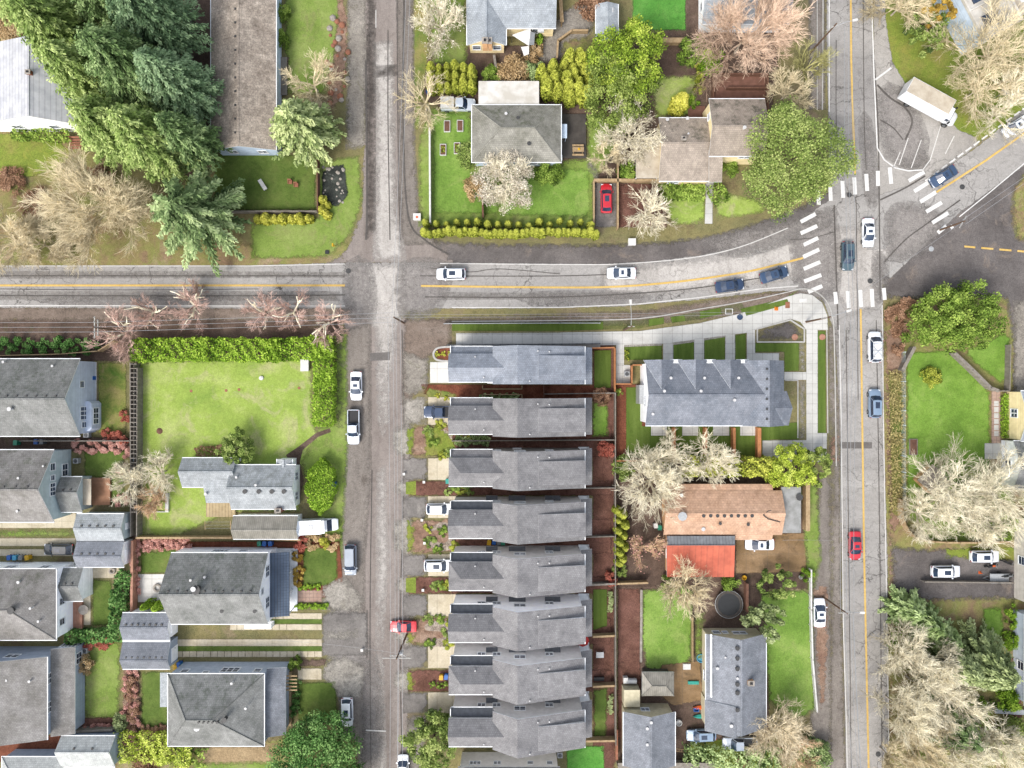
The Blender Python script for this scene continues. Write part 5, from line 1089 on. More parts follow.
car('pickup','dark navy pickup truck nosed under the row house eave','pickup truck',441,412,180,'navy',name='pickup_truck',top='cover')
car('hatch','white car half under the eave beside the pebble garden loop','car',439,509,0,'white')
car('suv','white crossover in the drive south of the pebble garden loop','car',438.5,565.5,0,'white')
car('minivan','grey blue minivan parked beside the fenced front lawn','van',350.5,560,-90,'grey',name='van')
car('sports','bright red car parked across the gravel bed under the pole','car',403,627,180,'red2')
car('suv','white crossover with dark sunroof parked near the round green tree','car',347,712.5,-90,'white')
car('wagon','dark green wagon parked on the striped driveway by the garages','car',58,549.5,180,'black')
car('sedan','white car pulled up under the eave of the orange roofed house','car',760,544.5,180,'white')
car('wagon','silver blue estate car parked on grass left of the pickup','car',701.5,735.5,182,'steel')
car('pickup','pale silver pickup truck parked under the beige house gable','pickup truck',740,743.5,180,'silver',name='pickup_truck')
car('suv','white crossover parked nearest the motorbikes on the muddy drive','car',985,556.5,0,'white')
car('suv','white crossover parked lower left of the two on the muddy drive','car',946,571.5,0,'white')
car('hatch','white car cut off by the bottom edge on the small street','car',403,768,90,'white')
# camper van
x, y = W(318,526,1.5); r = thing('camper_van','white camper van backed up to the long narrow shed','camper van',(x,y,0),math.radians(3))
m = MB(); m.prism([(-3.0,-1.1),(.8,-1.1),(.8,1.1),(-3.0,1.1)],.5,2.6); m.box(-3.0,1.3,-1.0,1.0,2.35,2.62); m.build('living_box','c_white',r)
m = MB(); loft(m,[ring(.75,1.0,.4,1.1,1.15),ring(1.9,1.0,.35,1.1,1.15),ring(2.6,.95,.35,.98,1.02),ring(3.0,.8,.45,.85,.88)]); m.build('body','c_white',r)
m = MB(); m.prism([(.8,-.88),(1.5,-.88),(1.5,.88),(.8,.88)],1.15,[1.95,1.85,1.85,1.95]); m.build('cab_roof','c_white',r); m = MB(); m.face([(1.5,-.86,1.86),(2.1,-.92,1.17),(2.1,.92,1.17),(1.5,.86,1.86)]); m.build('windscreen','glass',r)
for sy in (-1,1): m = MB(); m.box(.9,1.45,sy*.9-.02,sy*.9+.02,1.2,1.75); m.build('side_window','glass',r); m = MB(); m.box(2.8,2.98,sy*.6-.15,sy*.6+.15,.6,.8); m.build('headlight','lens',r)
m = MB(); m.box(-1.2,-.5,-.35,.35,2.62,2.75); m.build('roof_hatch','whitepl',r); wheel_parts(r,6,2,2.1,-1.9,.38)
# box truck
x, y = W(931,104,1.8); r = thing('box_truck','white box truck parked in the striped triangle by the avenue','truck',(x,y,0),math.radians(-29))
m = MB(); m.box(-4.9,2.6,-1.28,1.28,.95,3.55,0); m.build('cargo_box','c_white',r); m = MB(); m.box(-4.85,2.55,-1.22,1.22,3.55,3.58); m.build('cargo_roof','r_flatbeige',r)
m = MB(); loft(m,[ring(2.75,1.08,.6,2.0,2.35),ring(3.6,1.08,.55,1.8,2.3),ring(3.9,1.05,.5,1.45,1.5),ring(4.6,.98,.5,1.25,1.3),ring(4.9,.8,.6,1.05,1.08)]); m.build('cab','c_white',r)
m = MB(); m.face([(3.62,-.85,2.24),(4.0,-.9,1.55),(4.0,.9,1.55),(3.62,.85,2.24)]); m.build('windscreen','glass',r); m = MB(); m.box(-4.8,4.2,-.45,.45,.6,.95); m.build('chassis','black',r)
for sy in (-1,1):
    m = MB(); m.box(3.7,3.9,sy*1.3-.12,sy*1.3+.12,1.6,2.1); m.build('mirror','black',r); m = MB(); m.box(4.6,4.86,sy*.66-.16,sy*.66+.16,.8,1.02); m.build('headlight','lens',r); m = MB(); m.box(3.1,3.6,sy*1.09-.01,sy*1.09+.02,1.55,2.1); m.build('side_window','glass',r)
wheel_parts(r,9,2.4,3.9,-2.9,.46)
# motorbikes and trailer
for i, (px, py, a, lb) in enumerate(((992,566,10,'black and orange motorbike nearer the red cone on the muddy drive'),(1008,563,-20,'dark motorbike closest to the house by the right edge'),(1008,576,5,'silver quad like motorbike in front of the pale wall'))):
    x, y = W(px,py,.6); r = thing('motorbike',lb,'motorbike',(x,y,0),math.radians(a),'motorbikes on the muddy drive')
    for k, xx in enumerate((-.75,.75)): m = MB(); m.tube((0,-.07,0),(0,.07,0),.32,n=12); w = m.build('wheel','rubber',r,(xx,0,.32)); q = MB(); q.tube((0,-.075,0),(0,.075,0),.18,n=8); q.build('rim','rim',w)
    m = MB(); m.tube((-.7,0,.4),(.1,0,.62),.1,n=6); m.box(-.25,.3,-.14,.14,.3,.65); m.build('frame','black',r); m = MB(); loft(m,[[(x_,y_*s_,z_) for y_,z_ in ((-.14,.7),(-.1,.86),(.1,.86),(.14,.7))] for x_,s_ in ((-.05,.6),(.1,1.2),(.35,1.1),(.45,.5))]); m.build('fuel_tank',('orange','black','steel')[i],r)
    m = MB(); m.box(-.7,-.05,-.13,.13,.72,.82); m.build('seat','black',r); m = MB(); m.tube((.5,-.38,1.0),(.45,0,.95),.025,n=5); m.tube((.45,0,.95),(.5,.38,1.0),.025,n=5); m.tube((.45,0,.95),(.75,0,.35),.04,n=5); m.build('handlebar','steel',r)
x,y=W(999,578,.4); r = thing('flat_trailer','grey mesh trailer loaded beside the motorbikes','trailer',(x,y,0),0)
m = MB(); m.box(-1.5,1.5,-.75,.75,.45,.52); m.build('bed','galv',r); m = MB(); m.tube((-1.5,-.4,.45),(-2.6,0,.42),.04,n=5); m.tube((-1.5,.4,.45),(-2.6,0,.42),.04,n=5); m.build('drawbar','steel',r)
for sy in (-1,1): m = MB(); m.tube((0,-.09,0),(0,.09,0),.28,n=12); m.build('wheel','rubber',r,(.1,sy*.88,.28))
for k in range(2): m = MB(); m.box(-1.5,1.5,-.76+1.5*k,-.74+1.5*k+.02,.52,.85); m.build('side_rail','steel',r)
# ================================================================== TREES AND PLANTS
def tree(name, label, cat, px, py, me, h, tr=.18, zc=None, group=None, rz=None, bark='bark', s=1.):
    x, y = W(px, py, h*.6 if zc is None else zc); r = thing(name, label, cat, (x,y,0), random.uniform(0,6.28) if rz is None else rz, group)
    trunk_mb(h*.75, tr).build('trunk', bark, r)
    obj('crown', me, r, sc_=s); return r
def shade(lst): pass
# firs top left
FG = 'firs in the tall evergreen stand'
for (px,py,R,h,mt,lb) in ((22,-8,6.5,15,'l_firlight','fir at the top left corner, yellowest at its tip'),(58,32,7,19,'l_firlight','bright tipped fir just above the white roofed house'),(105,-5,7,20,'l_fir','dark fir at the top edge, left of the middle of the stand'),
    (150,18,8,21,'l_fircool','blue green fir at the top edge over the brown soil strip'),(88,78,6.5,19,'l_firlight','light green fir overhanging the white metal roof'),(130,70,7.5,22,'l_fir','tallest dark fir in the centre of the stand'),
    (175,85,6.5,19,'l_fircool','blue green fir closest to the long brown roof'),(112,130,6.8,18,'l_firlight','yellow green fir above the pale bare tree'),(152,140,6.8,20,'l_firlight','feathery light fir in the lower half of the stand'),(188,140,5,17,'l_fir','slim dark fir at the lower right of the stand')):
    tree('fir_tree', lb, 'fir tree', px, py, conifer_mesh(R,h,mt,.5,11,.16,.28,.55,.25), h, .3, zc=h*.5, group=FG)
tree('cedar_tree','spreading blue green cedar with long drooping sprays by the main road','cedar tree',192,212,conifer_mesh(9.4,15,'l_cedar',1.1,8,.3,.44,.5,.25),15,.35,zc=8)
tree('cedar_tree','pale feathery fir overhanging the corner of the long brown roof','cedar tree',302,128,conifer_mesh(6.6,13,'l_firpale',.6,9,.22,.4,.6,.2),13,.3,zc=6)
# leafy trees
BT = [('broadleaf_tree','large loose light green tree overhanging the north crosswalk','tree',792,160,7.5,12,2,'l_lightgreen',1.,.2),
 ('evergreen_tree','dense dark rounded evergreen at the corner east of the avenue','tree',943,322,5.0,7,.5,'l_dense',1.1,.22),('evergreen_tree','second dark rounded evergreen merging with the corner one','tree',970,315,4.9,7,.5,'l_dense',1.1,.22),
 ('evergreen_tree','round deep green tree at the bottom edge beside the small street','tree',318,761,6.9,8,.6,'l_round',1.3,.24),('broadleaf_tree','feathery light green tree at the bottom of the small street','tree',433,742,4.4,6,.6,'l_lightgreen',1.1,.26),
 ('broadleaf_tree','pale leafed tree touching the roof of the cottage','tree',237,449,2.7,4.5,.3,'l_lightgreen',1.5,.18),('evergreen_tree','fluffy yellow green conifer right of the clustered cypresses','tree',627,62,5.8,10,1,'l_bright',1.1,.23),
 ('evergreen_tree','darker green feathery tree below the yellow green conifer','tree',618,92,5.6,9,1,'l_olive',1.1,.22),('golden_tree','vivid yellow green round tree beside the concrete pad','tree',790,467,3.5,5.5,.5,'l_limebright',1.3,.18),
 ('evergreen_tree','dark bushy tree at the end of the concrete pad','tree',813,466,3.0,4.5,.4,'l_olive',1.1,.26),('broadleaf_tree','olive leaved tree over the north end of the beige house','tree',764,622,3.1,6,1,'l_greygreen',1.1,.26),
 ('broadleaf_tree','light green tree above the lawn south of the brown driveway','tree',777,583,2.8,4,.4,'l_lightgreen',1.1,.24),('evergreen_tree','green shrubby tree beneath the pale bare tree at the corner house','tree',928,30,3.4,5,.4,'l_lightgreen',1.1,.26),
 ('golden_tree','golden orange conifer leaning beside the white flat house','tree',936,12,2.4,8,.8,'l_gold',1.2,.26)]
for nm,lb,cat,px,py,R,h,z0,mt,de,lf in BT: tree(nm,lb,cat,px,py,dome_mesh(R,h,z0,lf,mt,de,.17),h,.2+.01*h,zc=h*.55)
for (px,py,R,h,mt,lb) in ((910,610,3.6,6,'l_dkgreen','dark green conifer at the edge of the muddy drive'),(930,626,3.6,6,'l_dkgreen','dark green conifer second along the avenue thicket'),(948,640,3.0,6,'l_dkgreen','blue green conifer at the middle of the thicket'),
    (990,668,6,11,'l_greygreen','pale yellow green cedar next to the blue roof'),(962,668,4.2,9,'l_greygreen','pale cedar left of the larger pale cedar'),(962,735,4.4,8,'l_fir','green conifer low in the thicket by the bottom right')):
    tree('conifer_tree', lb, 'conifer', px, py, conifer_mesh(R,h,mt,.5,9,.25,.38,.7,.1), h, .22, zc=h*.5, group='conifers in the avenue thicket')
# bare trees
def bare(label, px, py, R, h, mt, seed, tw=.05, kids=4, limbs=6, zc=None, name='bare_tree', group=None, bark='barkpale', bloss=None, lv=4, ups=.5, th=.26):
    me, tips = bare_mesh(R, h, seed, tw, mt, kids, lv, ups, th, limbs=limbs)
    r = tree(name, label, 'bare tree', px, py, me, h*.45, .17*(R/5)**.5, zc=h*.55 if zc is None else zc, group=group, bark=bark)
    if bloss:
        c = tips[rng.integers(0, len(tips), bloss[1])]+rng.normal(0,.28,(bloss[1],3)); V,F,a = leaves(c,bloss[2],np.clip(rng.normal(.6,.25,bloss[1]),0,1),.3,.8); obj('blossom',npmesh('blossom',V,F,[bloss[0]],a),r)
    return r
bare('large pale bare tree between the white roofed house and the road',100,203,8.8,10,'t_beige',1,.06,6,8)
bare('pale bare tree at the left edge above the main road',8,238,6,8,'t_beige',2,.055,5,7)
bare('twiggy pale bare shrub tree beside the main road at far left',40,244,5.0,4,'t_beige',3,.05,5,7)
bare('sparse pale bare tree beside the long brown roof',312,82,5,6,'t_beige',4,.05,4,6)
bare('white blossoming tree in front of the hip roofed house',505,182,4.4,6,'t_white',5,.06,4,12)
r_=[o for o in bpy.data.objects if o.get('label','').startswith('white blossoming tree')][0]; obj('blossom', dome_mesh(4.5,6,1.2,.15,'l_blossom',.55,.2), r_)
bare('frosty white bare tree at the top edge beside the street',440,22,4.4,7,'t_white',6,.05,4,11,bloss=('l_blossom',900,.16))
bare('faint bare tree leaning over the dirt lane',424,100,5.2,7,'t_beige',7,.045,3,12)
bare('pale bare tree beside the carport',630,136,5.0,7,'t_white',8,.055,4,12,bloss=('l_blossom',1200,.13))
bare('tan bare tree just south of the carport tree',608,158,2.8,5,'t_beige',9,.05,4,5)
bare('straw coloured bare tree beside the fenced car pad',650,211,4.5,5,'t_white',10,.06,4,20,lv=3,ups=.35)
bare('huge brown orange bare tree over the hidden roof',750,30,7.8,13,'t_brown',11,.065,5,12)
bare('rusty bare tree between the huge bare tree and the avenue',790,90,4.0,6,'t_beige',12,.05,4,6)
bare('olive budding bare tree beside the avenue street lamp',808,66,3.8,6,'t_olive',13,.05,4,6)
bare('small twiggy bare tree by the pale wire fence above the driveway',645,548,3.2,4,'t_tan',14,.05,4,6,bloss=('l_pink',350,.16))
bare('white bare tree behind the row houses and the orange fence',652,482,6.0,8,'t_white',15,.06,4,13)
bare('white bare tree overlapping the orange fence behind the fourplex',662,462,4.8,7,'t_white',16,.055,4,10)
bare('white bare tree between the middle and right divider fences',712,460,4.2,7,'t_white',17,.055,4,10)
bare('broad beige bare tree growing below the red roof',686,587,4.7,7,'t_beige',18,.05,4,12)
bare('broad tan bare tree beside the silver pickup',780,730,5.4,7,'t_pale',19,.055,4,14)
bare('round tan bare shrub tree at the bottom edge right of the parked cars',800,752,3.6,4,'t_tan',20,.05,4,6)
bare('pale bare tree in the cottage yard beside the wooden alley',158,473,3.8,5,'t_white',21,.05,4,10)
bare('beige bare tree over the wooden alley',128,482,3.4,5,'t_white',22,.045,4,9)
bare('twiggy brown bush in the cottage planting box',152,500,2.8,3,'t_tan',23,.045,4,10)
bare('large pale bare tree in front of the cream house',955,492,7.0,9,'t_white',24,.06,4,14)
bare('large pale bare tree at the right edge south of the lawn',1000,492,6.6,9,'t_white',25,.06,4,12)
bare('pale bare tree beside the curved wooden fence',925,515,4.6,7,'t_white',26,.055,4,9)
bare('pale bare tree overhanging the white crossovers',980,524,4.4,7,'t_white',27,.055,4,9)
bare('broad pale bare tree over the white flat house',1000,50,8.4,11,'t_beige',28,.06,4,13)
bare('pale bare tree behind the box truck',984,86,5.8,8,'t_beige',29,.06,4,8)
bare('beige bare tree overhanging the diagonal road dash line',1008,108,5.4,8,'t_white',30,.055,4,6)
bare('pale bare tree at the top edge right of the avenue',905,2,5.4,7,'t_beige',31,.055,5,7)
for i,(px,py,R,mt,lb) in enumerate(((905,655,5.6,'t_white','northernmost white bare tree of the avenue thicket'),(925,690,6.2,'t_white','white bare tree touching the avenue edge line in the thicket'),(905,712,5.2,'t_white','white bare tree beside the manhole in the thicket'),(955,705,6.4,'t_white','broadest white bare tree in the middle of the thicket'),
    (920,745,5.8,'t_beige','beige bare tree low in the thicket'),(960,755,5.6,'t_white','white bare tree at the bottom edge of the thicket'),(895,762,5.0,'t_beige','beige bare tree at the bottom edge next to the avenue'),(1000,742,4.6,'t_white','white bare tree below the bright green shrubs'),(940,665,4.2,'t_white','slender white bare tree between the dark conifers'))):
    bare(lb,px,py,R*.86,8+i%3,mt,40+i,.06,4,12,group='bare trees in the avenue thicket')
PG = 'pink twigged trees along the main road'
for i,(px,py,R,mt,lb) in enumerate(((122,332,4.6,'t_pink','pink twigged tree with bleached trunk at the corner of the hedge'),(150,312,3.6,'t_pink','pink twigged tree left of the second bleached trunk'),(192,305,4.0,'t_pink','pink twigged tree with two bleached limbs over the road edge'),
    (262,312,3.6,'t_pink','pink twigged tree at the middle of the bright hedge'),(292,312,3.6,'t_pink','pink twigged tree right of the middle one'),(328,322,3.8,'t_pink','pink twigged tree at the corner by the small street'))):
    bare(lb,px,py,R,5.5,mt,60+i,.05,4,5,group=PG,lv=3 if False else 4)
    me,_ = bare_mesh(R*.8,5.2,160+i,.12,'t_white',2,1,.5,.3,limbs=3); r=[o for o in bpy.data.objects if o.get('label')==lb][0]; obj('limb',me,r)
# hedges
def hedge(label, pts, w, h, mt, leaf=.3, dens=1., name='hedge', bumps=.25, cat='hedge', group=None, oval=False):
    P = [W(*p, h) for p in pts]; cx, cy = P[0]; r = thing(name, label, cat, (cx,cy,0), 0, group)
    obj('foliage', hedge_mesh([(a-cx,b-cy) for a,b in P], w, h, mt, leaf, dens, bumps, oval), r)
    m = MB()
    for a, b in zip(P, P[1:]):
        L = math.dist(a,b); n = max(1,int(L/1.2))
        for k in range(n+1): t=k/n; x=a[0]+(b[0]-a[0])*t-cx; y=a[1]+(b[1]-a[1])*t-cy; m.tube((x,y,0),(x,y,h*.6),.05,n=5)
    m.build('stem','bark',r); return r
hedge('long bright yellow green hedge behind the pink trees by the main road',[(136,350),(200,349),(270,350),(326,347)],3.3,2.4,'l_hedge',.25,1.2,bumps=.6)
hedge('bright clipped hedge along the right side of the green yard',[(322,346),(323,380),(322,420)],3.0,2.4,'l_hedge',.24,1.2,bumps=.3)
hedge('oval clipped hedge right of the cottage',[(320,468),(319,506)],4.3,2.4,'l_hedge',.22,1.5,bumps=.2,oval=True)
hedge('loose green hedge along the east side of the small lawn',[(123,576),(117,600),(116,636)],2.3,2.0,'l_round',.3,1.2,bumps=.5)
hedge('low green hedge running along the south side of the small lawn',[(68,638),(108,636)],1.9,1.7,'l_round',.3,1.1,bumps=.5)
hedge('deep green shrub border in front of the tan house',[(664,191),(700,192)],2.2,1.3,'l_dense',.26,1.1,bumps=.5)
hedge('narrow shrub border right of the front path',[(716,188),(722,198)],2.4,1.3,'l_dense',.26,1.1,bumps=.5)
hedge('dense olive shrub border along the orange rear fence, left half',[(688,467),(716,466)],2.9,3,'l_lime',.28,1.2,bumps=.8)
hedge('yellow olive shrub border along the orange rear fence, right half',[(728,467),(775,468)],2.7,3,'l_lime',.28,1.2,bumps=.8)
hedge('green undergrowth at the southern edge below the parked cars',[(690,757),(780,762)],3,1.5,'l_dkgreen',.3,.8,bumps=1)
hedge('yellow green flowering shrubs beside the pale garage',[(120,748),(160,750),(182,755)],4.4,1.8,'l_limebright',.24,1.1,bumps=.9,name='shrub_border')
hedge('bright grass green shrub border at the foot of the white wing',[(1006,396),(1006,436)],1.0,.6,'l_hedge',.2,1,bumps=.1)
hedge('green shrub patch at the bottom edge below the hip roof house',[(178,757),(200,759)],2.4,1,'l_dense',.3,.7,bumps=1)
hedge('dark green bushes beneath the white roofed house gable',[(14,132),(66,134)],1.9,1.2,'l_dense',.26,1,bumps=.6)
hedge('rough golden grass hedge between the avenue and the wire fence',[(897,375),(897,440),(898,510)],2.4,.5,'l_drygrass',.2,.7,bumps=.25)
hedge('dark shrubs in the shade north of the cottage',[(198,452),(222,450)],1.4,.8,'l_rust',.22,.8,bumps=.6)
for i,(px,py,R,mt,lb) in enumerate(((905,640,2.6,'l_dense','green undergrowth shrub below the dark conifers'),(928,668,2.4,'l_dkgreen','dark undergrowth shrub between white bare trees'),(948,690,2.8,'l_dkgreen','dark evergreen shrub in the middle of the thicket'),(915,728,2.4,'l_dense','green undergrowth shrub by the avenue in the south'),(935,715,2.2,'l_olive','olive undergrowth shrub under the broadest bare tree'),(975,712,2.8,'l_dense','green undergrowth shrub toward the right of the thicket'),(990,745,3.0,'l_dkgreen','dark undergrowth shrub under the bright stones'),(925,762,2.2,'l_olive','olive undergrowth shrub at the bottom edge'),(935,505,2.4,'l_dense','green undergrowth shrub below the playhouse'),(965,520,2.6,'l_lightgreen','light undergrowth shrub along the curved fence'),(1000,525,2.6,'l_dense','green undergrowth shrub above the white crossovers'),(970,478,2.0,'l_lightgreen','light shrub beneath the large pale tree'))):
    tree('undergrowth_shrub',lb,'shrub',px,py,dome_mesh(R,1.6,.1,.22,mt,.7,.25),1.6,.08,zc=.8)
# arborvitae instances
proto = {}
def conebush(key, R, h, mt, leaf=.2, n=650):
    if key not in proto: proto[key] = column_mesh(R, h, leaf, mt, n)
    return proto[key]
trunkme = {}
def col_shrub(label, group, px, py, key, R, h, mt, zc=1.2, s=1., leaf=.2, n=650, name='arborvitae', cat='shrub'):
    me = conebush(key, R, h, mt, leaf, n); x, y = W(px, py, zc); r = thing(name, label, cat, (x,y,0), random.uniform(0,6.28), group)
    k = s*random.uniform(.85,1.15); obj('crown', me, r, sc_=(k,k,k*random.uniform(.85,1.15)))
    if 't' not in trunkme: trunkme['t'] = trunk_mb(1,.06).build('trunk','bark').data; bpy.data.objects.remove(bpy.data.objects[-1]) if False else None; [bpy.data.objects.remove(o) for o in list(bpy.data.objects) if o.data == trunkme['t']]
    obj('trunk', trunkme['t'], r); return r
GA = 'yellow green arborvitae row north of the main road'
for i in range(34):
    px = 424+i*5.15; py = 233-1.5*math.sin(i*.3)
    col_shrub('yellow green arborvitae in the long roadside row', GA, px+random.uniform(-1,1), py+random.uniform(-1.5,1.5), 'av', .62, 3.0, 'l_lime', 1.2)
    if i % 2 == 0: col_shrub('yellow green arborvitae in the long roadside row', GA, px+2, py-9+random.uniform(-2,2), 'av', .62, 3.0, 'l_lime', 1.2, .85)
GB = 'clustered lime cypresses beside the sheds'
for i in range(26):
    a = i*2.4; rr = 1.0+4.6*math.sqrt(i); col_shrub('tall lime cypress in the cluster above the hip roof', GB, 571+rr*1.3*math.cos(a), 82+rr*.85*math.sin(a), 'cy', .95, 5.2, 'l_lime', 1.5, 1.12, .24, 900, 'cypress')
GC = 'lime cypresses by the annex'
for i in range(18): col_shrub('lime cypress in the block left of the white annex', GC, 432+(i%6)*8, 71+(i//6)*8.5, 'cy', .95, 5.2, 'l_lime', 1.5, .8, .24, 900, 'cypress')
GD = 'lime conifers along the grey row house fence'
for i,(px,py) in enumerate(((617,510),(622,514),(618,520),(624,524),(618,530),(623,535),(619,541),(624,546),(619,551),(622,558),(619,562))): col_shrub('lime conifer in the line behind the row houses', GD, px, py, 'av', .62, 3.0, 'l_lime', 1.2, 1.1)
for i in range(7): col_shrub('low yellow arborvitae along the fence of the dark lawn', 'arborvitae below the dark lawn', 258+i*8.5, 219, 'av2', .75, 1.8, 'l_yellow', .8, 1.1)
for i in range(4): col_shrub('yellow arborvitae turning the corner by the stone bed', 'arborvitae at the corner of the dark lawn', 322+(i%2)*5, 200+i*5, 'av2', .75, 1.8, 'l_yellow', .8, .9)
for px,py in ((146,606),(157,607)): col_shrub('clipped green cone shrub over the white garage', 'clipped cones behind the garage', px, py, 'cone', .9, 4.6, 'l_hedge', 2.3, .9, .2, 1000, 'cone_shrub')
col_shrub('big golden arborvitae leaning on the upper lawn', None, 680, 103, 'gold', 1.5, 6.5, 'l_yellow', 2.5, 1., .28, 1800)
# round shrubs
SH = {}
def shrub(label, px, py, R, mt, h=None, group=None, name='shrub', cat='shrub', leaf=.2, dens=1.1):
    h = h or R*1.2; key = (mt, round(R*2)/2)
    if key not in SH: q = max(.4, key[1]); SH[key] = (dome_mesh(q, q*1.2, .05, min(leaf,.08+q*.06), mt, dens*1.3, .36), q)
    me, q = SH[key]; x, y = W(px, py, h*.5); r = thing(name, label, cat, (x,y,0), random.uniform(0,6.28), group)
    obj('crown', me, r, sc_=(R/q,R/q,h/(q*1.2))); obj('stem', trunkme['t'], r, sc_=(1,1,h*.6)); return r
shrub('light green round shrub by the raised beds',467,155,1.9,'l_lightgreen'); shrub('dark green round shrub south of the hip roofed house',549,172,1.9,'l_dense'); shrub('tan bare looking shrub behind the white blossom tree',477,188,1.8,'l_tan')
shrub('tan twiggy shrub behind the white annex',513,70,2.3,'l_tan'); shrub('green shrub above the white annex',492,74,1.4,'l_dense'); shrub('dark shrub right of the tan twiggy shrub',533,71,1.5,'l_dkgreen'); shrub('lime shrub beside the grey shade sail',537,39,1.0,'l_hedge')
shrub('tan shrub below the shade sail',534,53,1.4,'l_tan'); shrub('rusty dry shrub at the top edge beside the shed',592,4,2.2,'l_rust'); shrub('dark round shrub at the corner of the brown planting square',693,50,2.2,'l_dense')
for i,(px,py) in enumerate(((702,48),(701,58),(700,68),(699,78),(699,88))): shrub('lime ball shrub in the column beside the big bare tree',px,py,.9,'l_lime',group='lime ball shrubs left of the brown terrace')
shrub('glossy green shrub between the ball shrubs and the bare tree',711,62,2.0,'l_hedge'); shrub('bright shrub at the foot of the golden arborvitae',692,102,1.1,'l_hedge'); shrub('dark shrub under the carport tree',627,171,1.5,'l_dense'); shrub('dark green bush by the corner of the tan house',729,168,1.4,'l_dense')
shrub('green bush right of the long brown roof at the top',281,12,1.4,'l_dense'); shrub('green bush beside the long brown roof above the deck',280,40,1.4,'l_dense')
shrub('faint yellow shrub on the lawn east of the avenue',930,377,1.5,'l_lime')
for i in range(7): shrub('small dark round shrub in the row north of the blue house',4+i*14.3,346,1.25,'l_round',group='round shrubs in the bed by the main road')
for i,(px,py,R) in enumerate(((109,436,1.1),(121,436,1.1),(124,417,.9))): shrub(('red leafed shrub at the fence corner of the mottled lawn','red leafed shrub right of the first by the fence','coral shrub halfway up the wooden alley')[i],px,py,R,'l_red',name='red_shrub')
for i,(px,py) in enumerate(((78,446),(92,447),(105,446),(118,447),(124,451))): shrub('pinkish shrub along the fence above the dark lawn',px,py,1.1,'l_pink',.8,group='pink shrubs by the sage house lawn')
shrub('pink shrub at the right side of the sage house lawn',123,469,1.1,'l_pink'); shrub('salmon shrub below the beige bare tree',122,500,1.1,'l_pink')
for i in range(9): shrub('pink leafless shrub along the fence above the white patio',142+i*5.6,544+2*math.sin(i*2),.95,'l_pink',.8,group='pink shrubs above the white patio')
for i,(px,py) in enumerate(((134,552),(135,566),(134,580),(134,592))): shrub('red brown shrub along the wooden alley fence',px,py,1.0,'l_pink',.9,group='shrubs beside the white patio')
for i in range(11): shrub('coral shrub in the border between the two narrow lawns',131+3*math.sin(i*1.7),676+i*6.2,1.15,('l_pink','l_rust')[i%2],.9,group='coral shrubs between the narrow lawns')
for i in range(6): shrub('rust coloured low shrub below the narrow lawn',142+i*5,731,.9,'l_rust',.6,group='rust shrubs below the narrow lawn')
for i in range(4): shrub('red heather shrub at the corner of the green hedge',88+i*7,643,1.0,'l_red',.8,group='red shrubs below the green hedge')
for i in range(5): shrub('coral shrub above the pale garage',90+i*6.5,730,1.0,'l_pink',.8,group='coral shrubs above the pale garage')
shrub('pale grey green round shrub beside the coral border',120,722,1.3,'l_greygreen'); shrub('round tan dry shrub by the slate blue house wall',84,664,1.4,'l_tan'); shrub('brown dry shrub in the yellow border at the bottom edge',146,765,1.8,'l_rust')
shrub('red shrub above the fenced front lawn',300,543,1.2,'l_red'); shrub('bright yellow shrub at the top of the fenced front lawn',324,542,1.0,'l_yellow'); 
for px,lb in ((314,'left'),(332,'right')): shrub('tan rounded shrub %s of the bright yellow shrub'%lb,px,542,1.25,'l_tan',1.0)
for i,(py,w_) in enumerate(((557,'topmost'),(571,'middle'),(581.5,'lowest'))): shrub('golden grass clump beside the blue metal roof, %s of three'%w_,298,py,.85,'l_gold',.8,name='grass_clump',cat='ornamental grass')
for i in range(7): shrub('small green shrub in the strip below the paver path',298+i*4.6,606,.5,'l_hedge',.5,group='small shrubs below the paver path')
for i in range(4): shrub('small green shrub on the lower edge of the fenced lawn',300+i*6,587,.5,'l_hedge',.5,group='small shrubs on the fenced lawn edge')
for i,(py,w_) in enumerate(((684,'upper'),(698,'middle'),(711,'lower'))): shrub('round green ball shrub left of the front lawn, %s of three'%w_,295,py,.9,'l_round',.9,name='ball_shrub')
shrub('green shrub in the bed beside the trellis',295,663,1.1,'l_dense')
for i in range(3): shrub('small clipped ball shrub in the bed by the blue bin',432.5+i*6.2,685,.55,'l_dense',.6,group='ball shrubs by the blue bin')
for i,(px,py) in enumerate(((438,354),(444,354),(450,354),(438,402-6),(446,399),(452,402),(462,436-2),(468,437))): shrub('small yellowish grass tuft in the row house mulch',px,py,.42,'l_yellow',.4,group='grass tufts in the row house mulch',name='grass_tuft',cat='ornamental grass')
for i,(px,py) in enumerate(((460,441),(466,441),(473,440),(480,441),(487,441),(492,399),(500,399),(508,399),(485,398),(516,398))): shrub('dark green foundation shrub between the row houses',px,py,.8,'l_dkgreen',.8,group='foundation shrubs between the row houses')
for i,(px,py) in enumerate(((428,432),(434,442),(442,455),(450,453),(455,431),(440,425),(448,492),(455,489),(462,490),(470,489),(443,531),(429,528),(430,542),(438,549),(455,547),(436,586),(441,586),(447,586),(428,620),(440,619),(452,622),(447,632),(430,643),(448,643),(453,640))):
    shrub('low green plant in the row house front beds',px,py,.62+.3*random.random(),('l_lightgreen','l_dense','l_lime')[i%3],.5,group='low plants in the row house front beds')
for i,(px,py) in enumerate(((431,715),(448,716),(449,724),(447,732))): shrub('dark upright shrub above the feathery street tree',px,py,.9,'l_dkgreen',1.2,group='shrubs above the feathery street tree')
shrub('red leafed maple shrub behind the second row house',606,450,1.3,'l_red',1.8,name='maple_shrub'); shrub('rust coloured maple shrub in the second row house yard',602,396,1.4,'l_rust',1.6,name='maple_shrub'); shrub('dark red shrub by the fence behind the taupe house',610,580,1.1,'l_red',1.4,name='maple_shrub')
